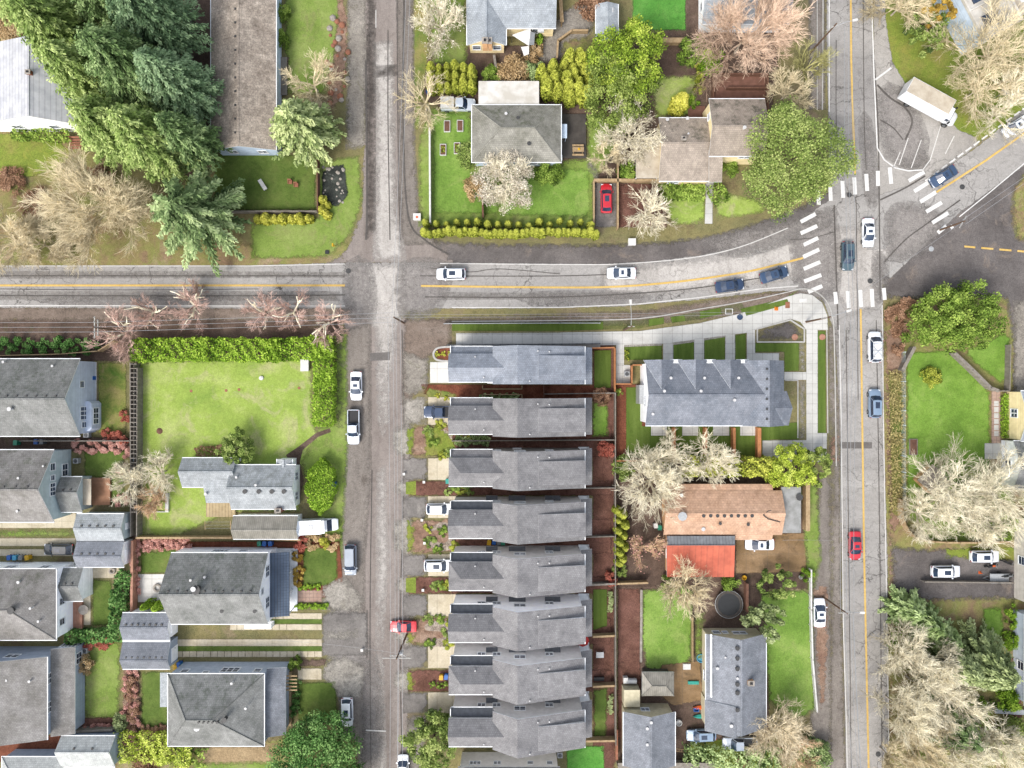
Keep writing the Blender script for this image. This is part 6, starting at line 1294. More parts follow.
for i in range(9): shrub('small pale shrub in the fenceline bed behind the row houses',610.5,594+i*4 if i<5 else 672+i*5,.5,'l_greygreen',.5,group='small shrubs in the fenceline bed')
shrub('green shrub at the foot of the white bare tree by the fence',622,468,1.8,'l_lightgreen'); shrub('lime shrub beneath the white bare trees by the orange fence',657,466,1.9,'l_lime'); shrub('small green shrub in the red mulch corner',620,392,.6,'l_dense'); shrub('green tuft at the south end of the lime conifers',620,570,1,'l_lightgreen')
for i,(px,py) in enumerate(((627,351),(627,355),(627,359))): shrub('tiny lime shrub at the end of the turf strip',px,py,.35,'l_lime',.4,group='tiny shrubs at the turf strip')
shrub('green bush at the corner of the red roof',668,584,1.2,'l_dense'); shrub('green bush right of the bare tree below the red roof',730,582,1.3,'l_dense'); shrub('lime bush at the end of the lower white rail fence',807,575,1,'l_hedge')
shrub('dark bush by the bottom edge right of the pickup',815,755,2.4,'l_dkgreen'); shrub('rusty patch shrub at the bottom edge by the undergrowth',742,765,1.2,'l_rust')
for i,(px,py,R) in enumerate(((1011,611,1.1),(1011,623,.9),(1006,633,.6),(1011,641,1.3))): shrub(('upper round lime shrub by the blue roof','second round lime shrub by the blue roof','smallest lime shrub by the blue roof','largest lime shrub by the blue roof')[i],px,py,R,'l_hedge')
shrub('bright green spreading shrub below the stones at the right edge',1007,700,1.8,'l_hedge'); shrub('green bush under the bare trees near the right edge',950,735,2.2,'l_dense'); shrub('olive shrub at the right edge below the retaining wall',1012,735,2.6,'l_olive')
for i,(px,py,R) in enumerate(((895,315,1.6),(908,308,1.6),(900,330,1.4),(897,348,1.1))): shrub(('rusty bramble shrub nearest the road corner','rusty bramble shrub under the dark evergreen','rusty bramble shrub in the middle of the verge','rusty bramble shrub at the south of the verge')[i],px,py,R,'l_rust',1)
shrub('brown shrub at the left edge below the white roofed house',12,180,2,'l_rust',1); shrub('rusty shrub right of the left edge bare tree',36,205,2.2,'l_rust',1); shrub('red brown shrub touching the large pale bare tree',100,178,1.9,'l_rust',1.2); shrub('brown shrub at the top left corner',4,20,3,'l_tan',2)
shrub('green bush behind the garage lean-to by the fence',632,700,.8,'l_dense') if False else None
# ================================================================== FENCES, POLES, YARD THINGS
def fence(label, pts, h=1.8, mat='greywood', name='fence', th=.07, post=2.4, group=None, rail=True, z=None):
    P = [W(*p, h) for p in pts]; cx, cy = P[0]; r = thing(name, label, 'fence', (cx,cy,0), 0, group)
    pan = MB(); cap = MB(); posts = []
    for a, b in zip(P, P[1:]):
        ax, ay, bx, by = a[0]-cx, a[1]-cy, b[0]-cx, b[1]-cy; L = math.hypot(bx-ax, by-ay); ang = math.atan2(by-ay, bx-ax); n = max(1, round(L/post)); mx, my = (ax+bx)/2, (ay+by)/2
        if name == 'wire_fence':
            for k in range(4): pan.tube((ax,ay,h*(.25+.24*k)),(bx,by,h*(.25+.24*k)),.015,n=4)
        elif name == 'rail_fence':
            for k in range(3): pan.rbox(mx,my,L,.05,h*(.28+.3*k),h*(.28+.3*k)+.12,ang)
        else: pan.rbox(mx, my, L, th*.5, .06, h-.05, ang)
        if rail: cap.rbox(mx, my, L, th*1.9, h-.05, h, ang)
        for k in range(n+1): posts.append((ax+(bx-ax)*k/n, ay+(by-ay)*k/n, ang))
    pan.build('panel', mat, r)
    if rail: cap.build('top_rail', mat, r)
    for x, y, a in posts[:40]: m = MB(); m.rbox(0,0,.13,.13,0,h+.06,a); m.build('post', mat, r, (x,y,0))
    return r
fence('grey board fence on the west side of the narrow alley',[(130,363),(130.5,536)]); fence('grey board fence on the east side of the narrow alley',[(137,368),(136.5,536)])
fence('pinkish board fence continuing the alley south past the white patio',[(132,541),(131,636)],1.8,'pinkwood',th=.2)
r = fence('grey ladder like trellis running over the narrow alley',[(133.5,364),(133.5,512)],2.0,'greywood',rail=False,name='alley_trellis'); r['category']='trellis'
m = MB(); L0 = abs(W(0,364,2)[1]-W(0,512,2)[1])
for k in range(34): m.box(-.5,.5,-k*L0/33-.06,-k*L0/33+.06,2.0,2.06)
m.build('slat','greywood',r)
fence('white vinyl fence beside the lawn and the dirt lane',[(429.5,128),(430,222)],1.6,'whitepl',name='vinyl_fence',th=.14)
fence('tan board fence between the cottage yard and the white farmhouse',[(136,538),(232,538),(300,540)],1.8,'tanwood',th=.16)
fence('dark fence between the dark lawn and the arborvitae',[(212,211),(316,211)],1.6,'greywood'); fence('dark fence right of the dark lawn',[(317,160),(317.5,211)],1.6,'brownwood')
fence('dark brown fence post line below the white blossom tree',[(482,193),(483,217)],1.6,'brownwood',th=.14)
fence('grey fence beside the long brown roof in the soil strip',[(187,15),(188,75)],1.6,'greywood',th=.14)
fence('orange cedar fence around the newest row house yard',[(575,348.5),(615,347.5),(615,391)],1.8,'cedar',th=.1); fence('orange cedar fence along the back of the fourplex lawns',[(617,461),(770,460.5)],1.8,'cedar',th=.1)
fence('small orange cedar fence around the fourplex utility corner',[(616,384),(632,384),(632,365),(645,365)],1.6,'cedar',th=.1)
for i,(px,w_) in enumerate(((674.5,'leftmost'),(706,'second from the left'),(734.5,'third from the left'),(759.5,'rightmost and widest'))):
    fence('orange cedar divider behind the fourplex, %s of four'%w_,[(px,428),(px,459)],1.8,'cedar',th=.22 if i<3 else .3,group='divider fences behind the fourplex')
fence('long grey fence between the row house yards and the mulch strip',[(615.5,393),(615.5,560),(616,745)],1.8,'greywood')
for i,(y,lb,x0) in enumerate(((393,'first',545),(440,'second',452),(488,'third',540),(536.5,'fourth',580),(584,'fifth',592),(636,'sixth',593),(686,'seventh',593),(741,'eighth',558))):
    fence('grey side fence between row house yards, %s one south of the walkway'%lb,[(x0,y+1),(615,y)],1.6,('greywood','tanwood')[i in (5,6,7)],th=.08 if i<4 else .16,group='side fences between row houses')
for i,y in enumerate((389,394.5)): fence('low tan garden edging south of the newest row house, %s'%('upper' if i==0 else 'lower'),[(482.5,y-3 if i==0 else y+4),(482.5,y),(522,y),(522,y-3 if i==0 else y+4)],.9,'tanwood',th=.08)
fence('dark wooden fence between the first two row houses',[(544,386),(544,400)],1.8,'brownwood')
fence('white rail fence along the brown verge by the avenue',[(811.5,570),(811.5,610),(813,660),(817.5,712)],1.2,'whitepl',name='rail_fence',th=.12)
fence('tan board fence beside the flat grey roof',[(808,483),(808,531)],2.0,'tanwood',th=.35); fence('short wooden fence by the trampoline',[(747.5,584),(747.5,612)],1.7,'brownwood',th=.2)
fence('grey boundary fence below the trees at the garden corner',[(617,584),(648,583)],1.7,'tanwood',th=.14); fence('mossy fence below the beige house lawn strip',[(693,618),(693,662)],1.2,'tanwood',th=.06)
fence('green wire fence west of the bright lawn',[(905.5,352),(905.5,440),(906,505)],1.3,'w_sage',name='wire_fence',rail=False)
fence('curved grey wooden fence at the corner of the muddy drive',curvepts([(902,500),(904,520),(912,534),(926,541),(960,543),(1010,542)],3),1.5,'tanwood',th=.14)
fence('short grey fence at the northwest corner of the bright lawn',[(903,370),(915,347)],1.6,'greywood',th=.28); fence('long grey fence crossing diagonally to the cream house',[(955,353),(973,370),(991,388),(999,391)],1.6,'greywood',th=.28)
fence('grey fence running up from the cream house corner',[(1000,391),(1010,391),(1011,345)],1.4,'greywood'); fence('short pale log fence under the dark evergreen',[(914,306),(932,296)],.8,'tanwood',th=.3)
fence('fence below the white crossovers on the muddy drive',[(925,582),(1014,583)],1.2,'greywood',th=.1)
fence('pale board fence north of the blue house',[(-20,356),(60,354),(97,351),(114,341)],1.7,'tanwood'); fence('pale board fence between the blue and sage houses',[(20,441),(76,441),(129,441)],1.8,'greywood')
fence('dark board fence beside the red car pad, left side',[(594,180),(594,228)],1.4,'tanwood',th=.12); fence('dark board fence beside the red car pad, right side',[(618,152),(618,228)],1.5,'tanwood',th=.12); fence('cream fence in front of the carport',[(594,180),(636,180),(673,180)],1.5,'tanwood',th=.24)
fence('brown fence panel above the planting square',[(652,40),(687,40)],1.6,'tanwood',th=.4); fence('grey garden fence beside the curving path',[(557,58),(558,40),(572,30),(588,30)],1.2,'tanwood',th=.16); fence('short pale fence below the double chimney',[(494,55),(496,68)],1.4,'greywood',th=.2)
fence('white stone edging east of the mulch strip lawn',[(641.5,590),(641,662)],.3,'stone',th=.2,post=4); fence('pale fence at the bottom edge beside the workshop',[(618,766),(715,766)],1.6,'greywood',th=.5)
fence('red topped fence by the row house rear lane',[(616.8,730),(616.8,760)],1.5,'stonered',th=.2); fence('grey retaining wall near the right edge',[(995,711),(1030,713)],1.0,'galv',name='retaining_wall',th=.4)
fence('grey fence between the slate blue house and the pale garage',[(52,733),(112,730)],1.7,'greywood',th=.2); fence('board fence at the top beside the curving path',[(560,-10),(562,22)],1.5,'tanwood',th=.3)
# iron railing along the walkway
fence('dark metal railing along the walkway beside the newest row house',[(447,345),(600,343.5)],1.0,'trimdark',name='railing',th=.05,post=1.2)
fence('white handrail at the roadside verge',[(444,323.5),(560,323),(600,323)],1.0,'galv',name='handrail',th=.05,post=3)
# terrace of the tan house
x0,y0 = W(712,118,.6); x1,y1 = W(766,76,.6); r = thing('terrace','brown boarded terrace with dark parapet above the tan house','terrace',(x0,y0,0)); m = MB(); m.box(0,x1-x0,0,y1-y0,.0,.6); m.build('decking','deckbrown',r)
for q in ((-.1,.1,0,y1-y0),(0,x1-x0,y1-y0-.1,y1-y0+.1),(x1-x0-.1,x1-x0+.1,-9.5*.55,y1-y0),(2.2,x1-x0,y1-y0-2.3,y1-y0-2.1)): m = MB(); m.box(*q,.6,1.5); m.build('parapet','brownwood',r)
for lb,rc,z,mt,nm in (('dark timber deck with picnic table right of the hip roofed house',(562,114,586,158),.35,'deckdark','deck'),('grey boarded deck right of the long brown roof',(276,57,287,95),.4,'deckgrey','deck'),('brown boarded patch behind the tan house',(688,106,705,118),.3,'deckbrown','deck'),('white roofed side cabinet on the dark deck',(561,124,567,138),2.2,'w_ltblue','deck_cabinet')):
    x0,y0 = W(rc[0],rc[3],z); x1,y1 = W(rc[2],rc[1],z); r = thing(nm,lb,nm.replace('_',' '),((x0+x1)/2,(y0+y1)/2,0)); hx,hy=(x1-x0)/2,(y1-y0)/2; m = MB(); m.box(-hx,hx,-hy,hy,z-.12,z,0); m.build('top',mt,r); m = MB()
    for a in (-hx+.1,hx-.2):
        for c in (-hy+.1,hy-.2): m.box(a,a+.1,c,c+.1,0,z-.12)
    m.build('legs' if False else 'support',mt,r)
def at(px,py,z=0): return W(px,py,z)
# picnic table, umbrella, trampoline
x,y=at(578,150,.8); r=thing('picnic_table','light wooden picnic table with yellow item on the dark deck','table',(x,y,.35),0); m=MB(); [m.box(-.9,.9,-.36+.15*k,-.23+.15*k,.7,.75) for k in range(5)]; m.build('table_top','tanwood',r)
for s_ in (-1,1): m=MB(); m.box(-.9,.9,s_*.75-.15,s_*.75+.15,.4,.45); m.build('bench','tanwood',r); m=MB(); m.tube((s_*.7,-.7,0),(s_*.7,.1,.7),.05,n=4); m.tube((s_*.7,.7,0),(s_*.7,-.1,.7),.05,n=4); m.build('leg','tanwood',r)
m=MB(); m.lathe([(0,0),(.16,0),(.2,.12),(.14,.14),(0,.14)],10); x,y=at(579,149,1.2); tag(m.build('bowl','binyellow',None,(x,y,1.1)),'yellow bowl on the picnic table','bowl')
x,y=at(729,604.5,.9); r=thing('trampoline','round black trampoline below the brown driveway','trampoline',(x,y,0)); m=MB(); m.lathe([(0,.88),(1.75,.9)],28); m.build('mat','blackpl',r); m=MB(); m.lathe([(1.75,.9),(1.8,.96),(2.15,.95),(2.18,.88)],28); m.build('safety_pad','deckdark',r); m=MB()
for k in range(28): a,b=2*math.pi*k/28,2*math.pi*(k+1)/28; m.tube((2.2*math.cos(a),2.2*math.sin(a),.88),(2.2*math.cos(b),2.2*math.sin(b),.88),.04,n=5,cap=False)
m.build('rim','galv',r)
for k in range(6): a=k*math.pi/3; m=MB(); m.tube((2.2*math.cos(a),2.2*math.sin(a),0),(2.2*math.cos(a),2.2*math.sin(a),.88),.03,n=5); m.build('leg','galv',r)
x,y=at(583,641,2.2); r=thing('parasol','bright red parasol behind the taupe row house','parasol',(x,y,0)); m=MB(); m.lathe([(0,2.5),(.5,2.3),(1.0,2.0)],8); m.build('canopy','redpl',r); m=MB(); m.tube((0,0,0),(0,0,2.55),.025); m.lathe([(.3,0),(.28,.08),(.05,.12)],10); m.build('pole','steel',r)
# shade sails
for q,lb,mt in ((((512,35,2.6),(531,28,2.8),(529,46,2.2)),'white triangular shade sail beside the cream walls','whitepl'),(((530,31,2.6),(535,33,2.6),(534,45,2.3),(529,45,2.3)),'grey shade sail next to the white triangle','bingrey'),(((521,47,2.3),(529,46,2.4),(529,54,2.0),(524,56,2.0)),'lower white shade cloth below the white triangle','whitepl')):
    m=MB(); c=at(q[0][0],q[0][1],q[0][2]); P=[(at(a,b,z)[0]-c[0],at(a,b,z)[1]-c[1],z) for a,b,z in q]; m.slab(P,.03,0,0); r=thing('shade_sail',lb,'shade sail',(c[0],c[1],0)); m.build('cloth',mt,r)
    for p in P[:3]: m=MB(); m.tube((p[0],p[1],0),(p[0],p[1],p[2]+.1),.035,n=6); m.build('post','steel',r)
# raised beds
for px,py,lb,pl in ((447,126,'upper left white framed raised bed',0),(460,125.5,'upper right white framed raised bed',0),(443,149.5,'lower left white framed raised bed',1),(457,148,'lower right white framed raised bed with yellow greens',2)):
    x,y=at(px,py,.4); r=thing('raised_bed',lb,'raised bed',(x,y,0)); m=MB(); m.box(-.5,.5,-.9,-.82,0,.4); m.box(-.5,.5,.82,.9,0,.4); m.box(-.5,-.42,-.82,.82,0,.4); m.box(.42,.5,-.82,.82,0,.4); m.build('frame','whitepl',r); m=MB(); m.box(-.42,.42,-.82,.82,0,.3); m.build('soil','brownwood',r)
    if pl: c=rng.uniform((-.25,-.5,.35),(.25,.5,.5),(60*pl,3)); V,F,a=leaves(c,.18,rng.random(60*pl)); obj('greens',npmesh('greens',V,F,['l_lime'],a),r)
x,y=at(913.5,447,.3); r=thing('raised_bed','brown framed planting box on the bright lawn by the wire fence','raised bed',(x,y,0)); m=MB(); m.box(-.65,.65,-1.3,-1.2,0,.35); m.box(-.65,.65,1.2,1.3,0,.35); m.box(-.65,-.55,-1.2,1.2,0,.35); m.box(.55,.65,-1.2,1.2,0,.35); m.build('frame','greywood',r); m=MB(); m.box(-.55,.55,-1.2,1.2,0,.28); m.build('soil','brownwood',r)
x,y=at(152,503,.4); r=thing('planter_box','large white edged planting frame in the cottage yard','raised bed',(x,y,0)); m=MB(); m.box(-2.6,2.6,-1.5,-1.38,0,.3); m.box(-2.6,2.6,1.38,1.5,0,.3); m.box(-2.6,-2.48,-1.38,1.38,0,.3); m.box(2.1,2.6,-1.38,1.38,0,.45); m.build('frame','whitepl',r)
# bins
def bin_(label,px,py,mt,group=None,lid=None):
    x,y=at(px,py,1.0); r=thing('wheelie_bin',label,'bin',(x,y,0),random.uniform(-.15,.15),group); m=MB(); m.prism([(-.27,-.32),(.27,-.32),(.27,.32),(-.27,.32)],0.05,.95); m.build('body',mt,r); m=MB(); m.box(-.31,.31,-.36,.36,.95,1.03); m.box(-.22,.22,.36,.44,.92,.98); m.build('lid',lid or mt,r)
    for s_ in (-1,1): m=MB(); m.tube((s_*.27,.3,.1),(s_*.31,.3,.1),.1,n=10); m.build('wheel','rubber',r)
for px,py,mt,lb in ((15,443,'bingreen','green bin between the blue and sage houses'),(35.5,442,'binblue','blue bin by the fence of the sage house'),(41,442,'bingrey','grey bin right of the blue one by the sage house'),(8.5,558,'binblue','blue bin at the left by the striped driveway'),(14,558,'skyblue','sky blue bin second by the striped driveway'),(20,558,'bingrey','grey bin third by the striped driveway'),(26.5,558,'binyellow','yellow bin fourth by the striped driveway'),
    (259,544,'bingreen','green bin left of the blue bins behind the farmhouse'),(264,544,'binblue','blue bin left one behind the white farmhouse'),(270,544,'binblue','blue bin right one behind the white farmhouse'),(175,667.5,'binyellow','yellow bin beside the slate garage'),(178.5,665,'binblue','blue bin behind the yellow bin at the slate garage'),(181,667,'bingreen','green bin at the corner of the slate garage'),
    (334,484.5,'binblue','blue bin beside the oval clipped hedge'),(447.5,481.5,'teal','teal bin at the corner of the third row house'),(489,543,'binyellow','yellow bin by the beige row house wall'),(494,542.5,'binblue','blue bin by the beige row house wall'),(498.5,543,'bingrey','grey bin by the beige row house wall'),(503,543,'bingreen','green bin by the beige row house wall'),
    (441,678,'binyellow','yellow bin in the bed between two concrete drives'),(446,677.5,'binblue','blue bin in the bed between two concrete drives'),(428,90,'binblue','blue bin beside the lime cypress block'),(660,528,'bingreen','green bin at the west wall of the orange roofed house'),(656,526,'whitepl','white bin at the west wall of the orange roofed house'),(135,459,'skyblue','light blue bin by the wooden alley')):
    bin_(lb,px,py,mt,'wheelie bins')
# hvac units
def hvac(label,px,py,s=.8):
    x,y=at(px,py,.8); r=thing('heat_pump',label,'heat pump',(x,y,0),0,'outdoor heat pump units'); m=MB(); m.box(-s/2,s/2,-s/2,s/2,.05,.85); m.build('case','galv',r); m=MB(); m.lathe([(.02,.87),(s*.36,.87),(s*.4,.85)],14); m.build('fan','black',r); m=MB(); [m.box(-s*.4,s*.4,-s*.3+k*.12,-s*.3+k*.12+.02,.88,.9) for k in range(5)]; m.build('grille','galv',r)
for px,py,lb in ((86,435,'heat pump at the corner bay of the blue house'),(75.5,461,'heat pump beside the sage house'),(84.5,651,'heat pump by the slate blue house'),(560,755.5,'heat pump by the pale townhouse at the bottom'),(627,374,'heat pump in the fourplex utility corner'),(560,157.5,'heat pump at the corner of the hip roofed house')): hvac(lb,px,py)
# small yard items
def item(name,label,cat,px,py,z,build,mt,group=None,rz=0):
    x,y=at(px,py,z); m=MB(); build(m); o=m.build(name,mt,None,(x,y,0),rz); return tag(o,label,cat,group)
def chairgeo(m):
    m.box(-.3,.3,-.3,.3,.3,.36); m.prism([(-.3,.24),(.3,.24),(.3,.36),(-.3,.36)],.34,.95); [m.box(a,a+.06,b,b+.06,0,.3) for a in (-.3,.24) for b in (-.3,.24)]; m.box(-.38,-.3,-.3,.3,.5,.55); m.box(.3,.38,-.3,.3,.5,.55)
for px,py,lb,mt in ((290,182,'pink garden chair left on the dark lawn','stonered'),(296,185,'pink garden chair right on the dark lawn','stonered')): item('garden_chair',lb,'chair',px,py,.4,chairgeo,mt)
item('lounger','white reclining chair on the dark lawn','chair',262,184,.4,lambda m:(m.rbox(0,0,1.7,.6,.3,.38,-1),m.rbox(.5,-.7,.5,.6,.38,.7,-1),m.rbox(0,0,1.5,.08,0,.3,-1)),'whitepl')
for px,py,lb in ((1000,675,'upper pale boulder by the blue roof'),(1005,681,'second pale boulder by the blue roof'),(1017,684,'amber boulder by the blue roof'),(1015,692,'lower pale boulder by the blue roof')): item('boulder',lb,'rock',px,py,.3,lambda m:m.lathe([(0,0),(.7,.05),(.75,.3),(.4,.6),(0,.65)],7),'stone')
for k in range(26):
    px=326+random.uniform(0,18)+ (0 if k%2 else 4); py=18+k*3.4; s_=random.uniform(.25,.55)
    item('garden_stone','reddish stone in the rock garden by the gravel strip' if k%3 else 'pale grey stone in the rock garden by the gravel strip','rock',px,py,.2,lambda m:m.lathe([(0,0),(s_,.02),(s_*1.05,s_*.5),(s_*.55,s_*.85),(0,s_*.9)],random.randint(5,8)),'stonered' if k%3 else 'stone','stones in the rock garden, reddish' if k%3 else 'stones in the rock garden, grey',random.random()*6)
for k in range(24):
    px=323+random.uniform(0,21); py=167+random.uniform(0,36); s_=random.uniform(.12,.3)
    item('white_stone','white stone in the dark gravel bed by the big fir','rock',px,py,.1,lambda m:m.lathe([(0,0),(s_,.02),(s_,s_*.5),(0,s_*.8)],6),'stone','white stones in the dark gravel bed',random.random()*6)
for px,py,lb in ((161,482,'left molehill on the green yard'),(159.5,431,'brown molehill near the bare tree')): item('mound',lb,'soil mound',px,py,.1,lambda m:m.lathe([(0,.3),(.3,.2),(.6,.02)],9),'brownwood')
for k,(px,py) in enumerate(((226,390.5),(239,389.5),(299,388),(191,391))): item('yard_marker','small round marker sunk in the green yard','marker',px,py,.1,lambda m:m.lathe([(0,.12),(.22,.1),(.3,.0)],9),'stonered','round markers in the green yard')
item('storage_chest','white storage chest against the bright hedge','chest',304.5,364,.7,lambda m:(m.box(-.6,.6,-1.1,1.1,0,.65),m.box(-.65,.65,-1.15,1.15,.65,.75)),'whitepl'); item('tarp_bundle','small white tarp bundle on the left of the hedge yard','tarp',261,378,.3,lambda m:m.lathe([(0,0),(.4,.02),(.35,.3),(0,.4)],7),'whitepl')
item('covered_grill','blue covered grill on the blue house patio','grill',90,378,.9,lambda m:(m.box(-.45,.45,-.3,.3,0,.85),m.lathe([(.4,.85),(.3,1.05),(0,1.1)],8)),'binblue'); item('patio_chair','dark patio chair by the blue house wall','chair',88,397.5,.5,chairgeo,'blackpl')
item('covered_grill','dark covered grill beside the white house bump-out','grill',86,590,.9,lambda m:(m.box(-.4,.4,-.7,.7,0,.9),m.lathe([(.4,.9),(.3,1.05),(0,1.1)],8)),'c_slate')
x,y=at(83,610,.8); r=thing('round_table','round pale patio table beside the pink deck','table',(x,y,0)); m=MB(); m.lathe([(0,.75),(.8,.75),(.8,.7),(0,.7)],18); m.build('table_top','stone',r); m=MB(); m.tube((0,0,0),(0,0,.7),.05); m.lathe([(.35,0),(.3,.06),(.05,.08)],10); m.build('pedestal','steel',r)
item('fire_pit','round stone fire pit on the white patio','fire pit',157,588,.3,lambda m:m.lathe([(.35,.05),(.4,.4),(.65,.4),(.7,.0)],16),'stone'); item('tree_ring','round stone planter beside the white garage patio','planter',112,571,.3,lambda m:m.lathe([(.2,.1),(.3,.4),(.5,.4),(.55,0)],14),'stone')
for px,py,mt,lb in ((505,182-58+0,'skyblue',None),):
    pass
def tablegeo(m): m.box(-.6,.6,-.45,.45,.68,.73); [m.box(a,a+.06,b,b+.06,0,.68) for a in (-.58,.52) for b in (-.43,.37)]
item('garden_table','small grey table in the mulch yard','table',600,655,.7,tablegeo,'galv'); item('garden_bench','dark bench with white frame in the mulch yard','bench',599,679,.5,lambda m:(m.box(-.8,.8,-.35,.35,.4,.46),m.box(-.8,.8,.3,.38,.46,.9),[m.box(a,a+.07,-.3,.3,0,.4) for a in (-.75,.68)]),'blackpl')
item('paddling_pool','round sky blue paddling pool by the beige house','pool',701,658.5,.3,lambda m:m.lathe([(0,.06),(.55,.06),(.6,.3),(.68,.3),(.66,0)],16),'skyblue'); item('cold_frame','white framed window box on the brick patio','cold frame',687,667,.4,lambda m:(m.box(-.6,.6,-.45,.45,0,.35),m.box(-.45,.45,-.3,.3,.35,.37)),'whitepl'); item('long_planter','green long planter on the brick patio','planter',693.5,683,.4,lambda m:m.box(-.85,.85,-.25,.25,0,.4),'teal')
item('round_tub','white round tub on the gravel between the workshop and the cars','tub',679,723,.4,lambda m:m.lathe([(0,.1),(.4,.1),(.45,.5),(.5,.5),(.46,0)],14),'whitepl'); item('propane_tank','grey rounded tank by the pavilion','tank',632,681,.6,lambda m:(m.tube((-.7,0,.6),(.7,0,.6),.45,n=12),m.box(-.5,-.4,-.3,.3,0,.3),m.box(.4,.5,-.3,.3,0,.3)),'galv'); item('white_cabinet','white cabinet beside the grey tank','cabinet',625.5,680,.6,lambda m:m.box(-.35,.35,-.45,.45,0,.9),'whitepl')
item('kayak','orange and white kayak beside the beige house','kayak',702,708,.4,lambda m:loft(m,[[(x_,y_*s_,z_) for y_,z_ in ((-.3,.25),(0,.05),(.3,.25),(0,.4))] for x_,s_ in ((-1.4,.1),(-.7,.9),(0,1.1),(.7,.9),(1.4,.1))]),'orange'); item('kayak','teal and red kayak below the orange one','kayak',701,717,.4,lambda m:loft(m,[[(x_,y_*s_,z_) for y_,z_ in ((-.3,.25),(0,.05),(.3,.25),(0,.4))] for x_,s_ in ((-1.2,.1),(-.6,.9),(0,1.1),(.6,.9),(1.2,.1))]),'teal')
item('plastic_crate','blue crate by the kayaks','crate',696.5,710,.4,lambda m:(m.box(-.4,.4,-.3,.3,0,.08),m.box(-.4,-.35,-.3,.3,.08,.4),m.box(.35,.4,-.3,.3,.08,.4),m.box(-.35,.35,-.3,-.25,.08,.4),m.box(-.35,.35,.25,.3,.08,.4)),'binblue')
item('yellow_bucket','yellow bucket at the corner of the brown driveway','bucket',744,577.5,.3,lambda m:m.lathe([(0,.05),(.3,.05),(.38,.5),(.34,.5),(.28,0)],12),'binyellow'); item('grey_bucket','pale bucket at the south end of the brown driveway','bucket',800.5,577,.3,lambda m:m.lathe([(0,.05),(.25,.05),(.32,.45),(.3,.45),(.24,0)],12),'whitepl')
item('traffic_cone','orange cone in front of the trailer on the muddy drive','cone',981,573,.3,lambda m:(m.box(-.22,.22,-.22,.22,0,.05),m.lathe([(.17,.05),(.03,.65),(0,.65)],10)),'orange')
item('propped_umbrella','folded tan umbrella on the mottled lawn','umbrella',124,425,1,lambda m:(m.tube((0,0,0),(0,0,2),.03),m.lathe([(.02,2),(.14,1.6),(.18,.9)],8)),'tanwood') if False else None
item('ladder','grey ladder lying by the workshop','ladder',683,752,.1,lambda m:(m.rbox(0,0,2.2,.06,.02,.1,-.1),m.rbox(0,.4,2.2,.06,.02,.1,-.1),[m.rbox(-1+k*.4,.2-.04*k*.4,.05,.4,.04,.08,-.1) for k in range(6)]),'tanwood')
for k,(px,py,lb) in enumerate(((417,217,'white utility box with red mark on the lawn corner'),(632,242,'white utility box on the gravel shoulder'),(729,337-0,None),(740,315.5,None))):
    if lb:
        item('utility_box',lb,'utility box',px,py,.6,lambda m:(m.box(-.55,.55,-.5,.5,0,.7),m.box(-.6,.6,-.55,.55,.7,.76)),'whitepl')
m=MB(); m.lathe([(0,.77),(.2,.77)],10); x,y=at(417,217,.77); tag(m.build('red_mark','orange',None,(x,y,.0)),'round orange red mark on the white utility box','marker')
item('catch_basin','square white framed basin at the verge by the curb','utility cover',729,311.5,.1,lambda m:(m.box(-.6,.6,-.45,-.35,0,.2),m.box(-.6,.6,.35,.45,0,.2),m.box(-.6,-.5,-.35,.35,0,.2),m.box(.5,.6,-.35,.35,0,.2)),'whitepl')
for px,py,lb in ((822.5,337,'brown utility lid in the turf strip near the corner'),(795,337,'round brown drain in the retention basin'),(740,317,'dark blue utility lid in the roadside turf')): item('access_cover',lb,'utility cover',px,py,.15,lambda m:m.lathe([(0,.16),(.5,.16),(.52,.0)],8),'pinkwood' if py!=317 else 'c_navy')
item('marker_board','orange and black marker in the turf by the corner','marker',777,308.5,.4,lambda m:(m.box(-.3,.3,-.3,.3,0,.15),m.box(-.12,.12,-.12,.12,.15,.6)),'amber'); item('red_paver','pink tactile paver at the turf tip','tactile paving',787.5,305,.1,lambda m:m.box(-.35,.35,-.5,.5,.1,.16),'stonered'); item('tactile_pad','white tactile pad on the round corner','tactile paving',803,300.5,.1,lambda m:[m.box(-.6,.6,-.3,.3,.1,.15)]+[m.lathe([(.04,.15),(.03,.17),(0,.17)],6,0,(a*.2-.5,b*.2-.2)) for a in range(6) for b in range(3)],'whitepl')
for px,py,lb in ((878,754,'round manhole cover at the bottom of the avenue'),(849,195,'small manhole cover beside the north crosswalk'),(870,281,'blue grey valve cover in the intersection'),(962,187,'blue grey valve cover on the diagonal road'),(931,249,'pale round manhole patch at the lot corner'),(348.5,271+0,'manhole cover at the mouth of the small street')): item('manhole_cover',lb,'manhole cover',px,py,0,lambda m:m.lathe([(0,.09),(.3,.09),(.31,.085),(.4,.09),(.42,.075)],16),'galv' if 'pale' in lb else 'vent')
for px,py,lb in ((424,482,'white garden lamp in the second gravel verge'),(404,474,'white marker post by the street at the third drive'),(424.5,543,'white marker post in the pebble garden bed'),(422,520,'white marker post at the top of the pebble garden bed'),(423,590,'white marker post in the mulch strip'),(362,650,'white survey marker on the street left of the pole')): item('marker_post',lb,'marker post',px,py,.4,lambda m:(m.box(-.14,.14,-.14,.14,0,.5),m.box(-.2,.2,-.2,.2,.5,.6)),'whitepl')
